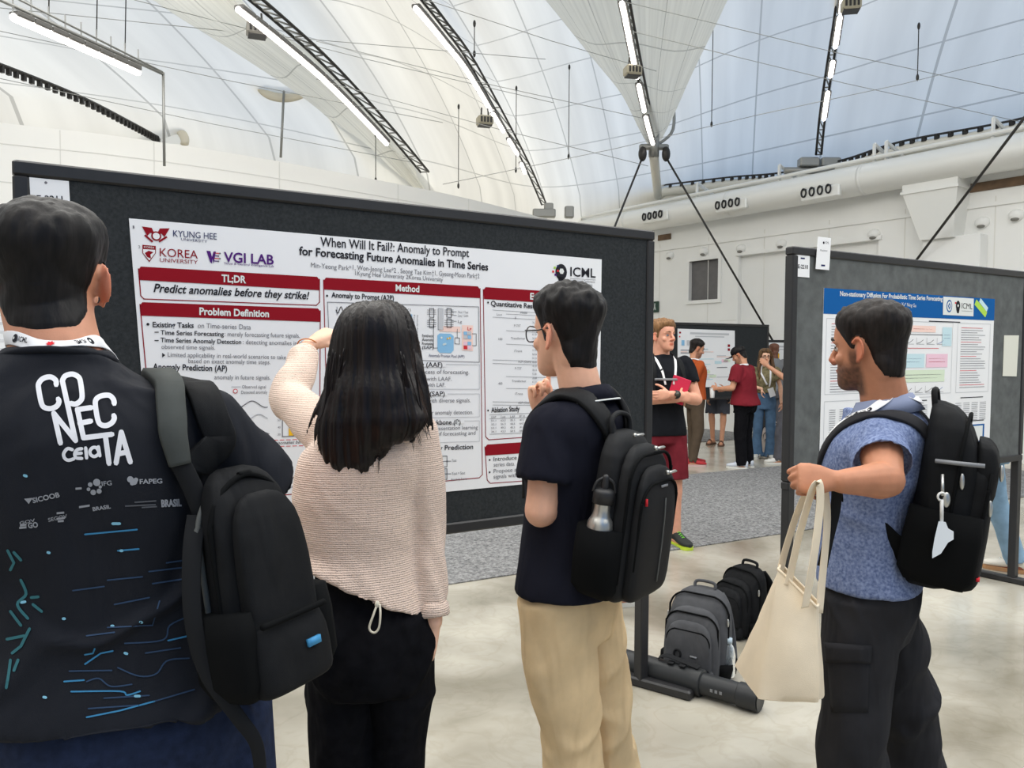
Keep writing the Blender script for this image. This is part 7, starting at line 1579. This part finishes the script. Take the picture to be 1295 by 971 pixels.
mb = MB(); P, N = snap(catmull([W(232, 456, 1.44), W(250, 478, 1.34), W(270, 520, 1.26), W(282, 560, 1.23), W(284, 600, 1.22)], 26), bv, .010); mb.ribbon(P, N, .05, .016); obj('shoulder_strap', mb, PACK, T4)
mb = MB(); P = catmull([q(-W4*.42, .0, .30), W(243, 700, 1.20), W(244, 780, 1.18), W(262, 850, 1.18), W(300, 905, 1.185), W(324, 940, 1.19), W(330, 985, 1.20)], 34); mb.ribbon(P, [A(.25, -1, .1)]*34, np.linspace(.03, .018, 34), .006); obj('lower_strap', mb, STB, T4)
# ------------------------------------------------------------------ things on the floor beside the board
pr, pl_ = onplane(962, 885, (0, 0, .056), (0, 0, 1)), onplane(752, 825, (0, 0, .062), (0, 0, 1)); dtb = unit(pr-pl_); TL = np.linalg.norm(pr-pl_)
t = thing('poster_tube', (pr+pl_)/2*A(1, 1, 0), 'long black telescopic poster tube lying on the floor beside the board foot', 'tube'); TUB = mat('tube_black', (42, 44, 46), .42, vary=.08, vscale=10, spec=.35)
mb = MB(); a = pl_+dtb*.0; b = pl_+dtb*TL*.685; mb.tube([a, a+dtb*.004, a+dtb*.05, a+dtb*.055, b-dtb*.06, b-dtb*.055, b-dtb*.004, b], (.052, .062, .062, .058, .058, .061, .061, .055), 28); obj('outer_tube', mb, TUB, t, auto=40)
mb = MB(); c = b-dtb*.03; mb.tube([c, pr-dtb*.10, pr-dtb*.095, pr-dtb*.004, pr, pr-dtb*.012], (.049, .049, .055, .055, .050, .040), 28); it = obj('inner_tube', mb, TUB, t, auto=40)
side = unit(np.cross(dtb, A(0, 0, 1))); side = side if side[1] < 0 else -side
mb = MB()
for j in range(3): p = c+dtb*(.09+j*.022)+side*.048+A(0, 0, .0); mb.box(p, (.012, .003, .014), (dtb, side, A(0, 0, 1)))
obj('scale_marks', mb, STG, it, False)
for f in (.50, .57): mesh_in(t, 'strap_loop', STB, lambda m: m.box(pl_+dtb*TL*f+A(0, 0, .062)+side*.012, (.03, .03, .008), (dtb, side, A(0, 0, 1)), bev=.002))
mesh_in(t, 'carry_strap', STB, lambda m: m.ribbon(catmull([pl_+dtb*TL*.42+A(0, 0, .066), pl_+dtb*TL*.47+A(0, 0, .085), pl_+dtb*TL*.55+A(0, 0, .075)-side*.01, pl_+dtb*TL*.66+A(0, 0, .068)], 20), [A(0, -.3, 1)]*20, .03, .004))
def floor_pack(o, yaw, w_, d_, h_, m, m2, label, lean=.05, logo=True):
    Y = A(math.cos(yaw), math.sin(yaw), 0); X = A(-Y[1], Y[0], 0); Z = unit(A(0, 0, 1)-Y*lean); q = framef(o, X, Y, Z); t = thing('backpack', o, label, 'backpack')
    mc = mesh_in(t, 'main_compartment', m, lambda b: shell(b, q, w_, d_, h_)); fp = mesh_in(t, 'front_compartment', m, lambda b: shell(b, q, w_*.9, .08, h_*.80, .01, d_*.80)); p3 = mesh_in(t, 'front_pocket', m2, lambda b: shell(b, q, w_*.76, .05, h_*.62, .03, d_*.80+.055)); p4 = mesh_in(t, 'bottom_pocket', m2, lambda b: shell(b, q, w_*.84, .055, h_*.22, .008, d_*.80+.05))
    mesh_in(mc, 'zipper', MESHB, lambda b: b.tube(arch(q, w_*.985, d_*.6, .12, h_*.955, .09), .005, 6)); mesh_in(fp, 'zipper', MESHB, lambda b: b.tube(arch(q, w_*.86, d_*.8+.05, .06, h_*.775, .07), .0045, 6)); mesh_in(p3, 'zipper', MESHB, lambda b: b.tube(arch(q, w_*.70, d_*.8+.09, h_*.28, h_*.60, .05), .004, 6)); mesh_in(p4, 'zipper', MESHB, lambda b: b.tube(catmull([q(x, d_*.8+.098, h_*.20) for x in np.linspace(-w_*.36, w_*.36, 5)], 10), .004, 6))
    mesh_in(t, 'grab_handle', m, lambda b: b.tube(catmull([q(-.05, .03, h_*.97), q(-.045, .02, h_*1.06), q(.045, .02, h_*1.06), q(.05, .03, h_*.97)], 14), .008, 8))
    for x, z in ((-w_*.5, h_*.66), (w_*.40, h_*.60), (w_*.5, h_*.70)): mesh_in(t, 'zipper_pull', ZIPM, lambda b: b.ell(q(x, d_*.7, z), (.006, .006, .02), None, 8, 0, 8))
    for sg in (-1, 1): mesh_in(t, 'side_pocket', MESHB, lambda b: b.loft([ering(q(sg*w_*.48, d_*.5, z), X*a, Y*c_, 20, 3) for z, a, c_ in ((.015, .014, .06), (.03, .028, .075), (.07, .034, .078), (.095, .034, .075))])); mesh_in(t, 'shoulder_strap', m, lambda b: b.ribbon(catmull([q(sg*.06, -.005, h_*.93), q(sg*.08, -.045, h_*.75), q(sg*.10, -.06, h_*.45), q(sg*.13, -.03, h_*.12)], 20), [-Y]*20, .06, .014))
    if logo: mesh_in(p3, 'logo_patch', STG, lambda b: b.box(q(w_*.12, d_*.8+.106, h_*.33), (.034, .003, .010), (X, Y, Z))); mesh_in(p3, 'clip_ring', STB, lambda b: b.tube(np.array([q(-w_*.14+.017*math.cos(a), d_*.8+.108, h_*.33+.02*math.sin(a)) for a in np.arange(14)*2*PI/14]), .005, 6, closed=True))
    return q
o_ = onplane(893, 853, (0, 0, 0), (0, 0, 1)); o_ = W(896, 500, 3.88)*A(1, 1, 0)
qf = floor_pack(o_, math.atan2(-.80, -.60), .31, .15, .415, PGREY, PGREY, 'dark grey backpack standing on the floor behind the black poster tube')
c = qf(.155, .075, .03) if qf(.155, 0, 0)[0] > qf(-.155, 0, 0)[0] else qf(-.155, .075, .03); bottle(c, A(0, 0, 1), .032, 'clear plastic water bottle in the side pocket of the grey floor backpack', False)
floor_pack(W(954, 500, 4.45)*A(1, 1, 0), math.atan2(-.5, -.86), .28, .14, .37, PACK, PACK, 'black backpack on the floor half hidden by the tote bag', .04, False)
floor_pack(W(979, 500, 12.1)*A(1, 1, 0), math.atan2(-.9, -.3), .34, .16, .48, mat('pack_beige', (196, 182, 174), .85, vary=.06, vscale=10), mat('pack_beige'), 'pale beige backpack on the floor by the woman in flared jeans', .06, False)
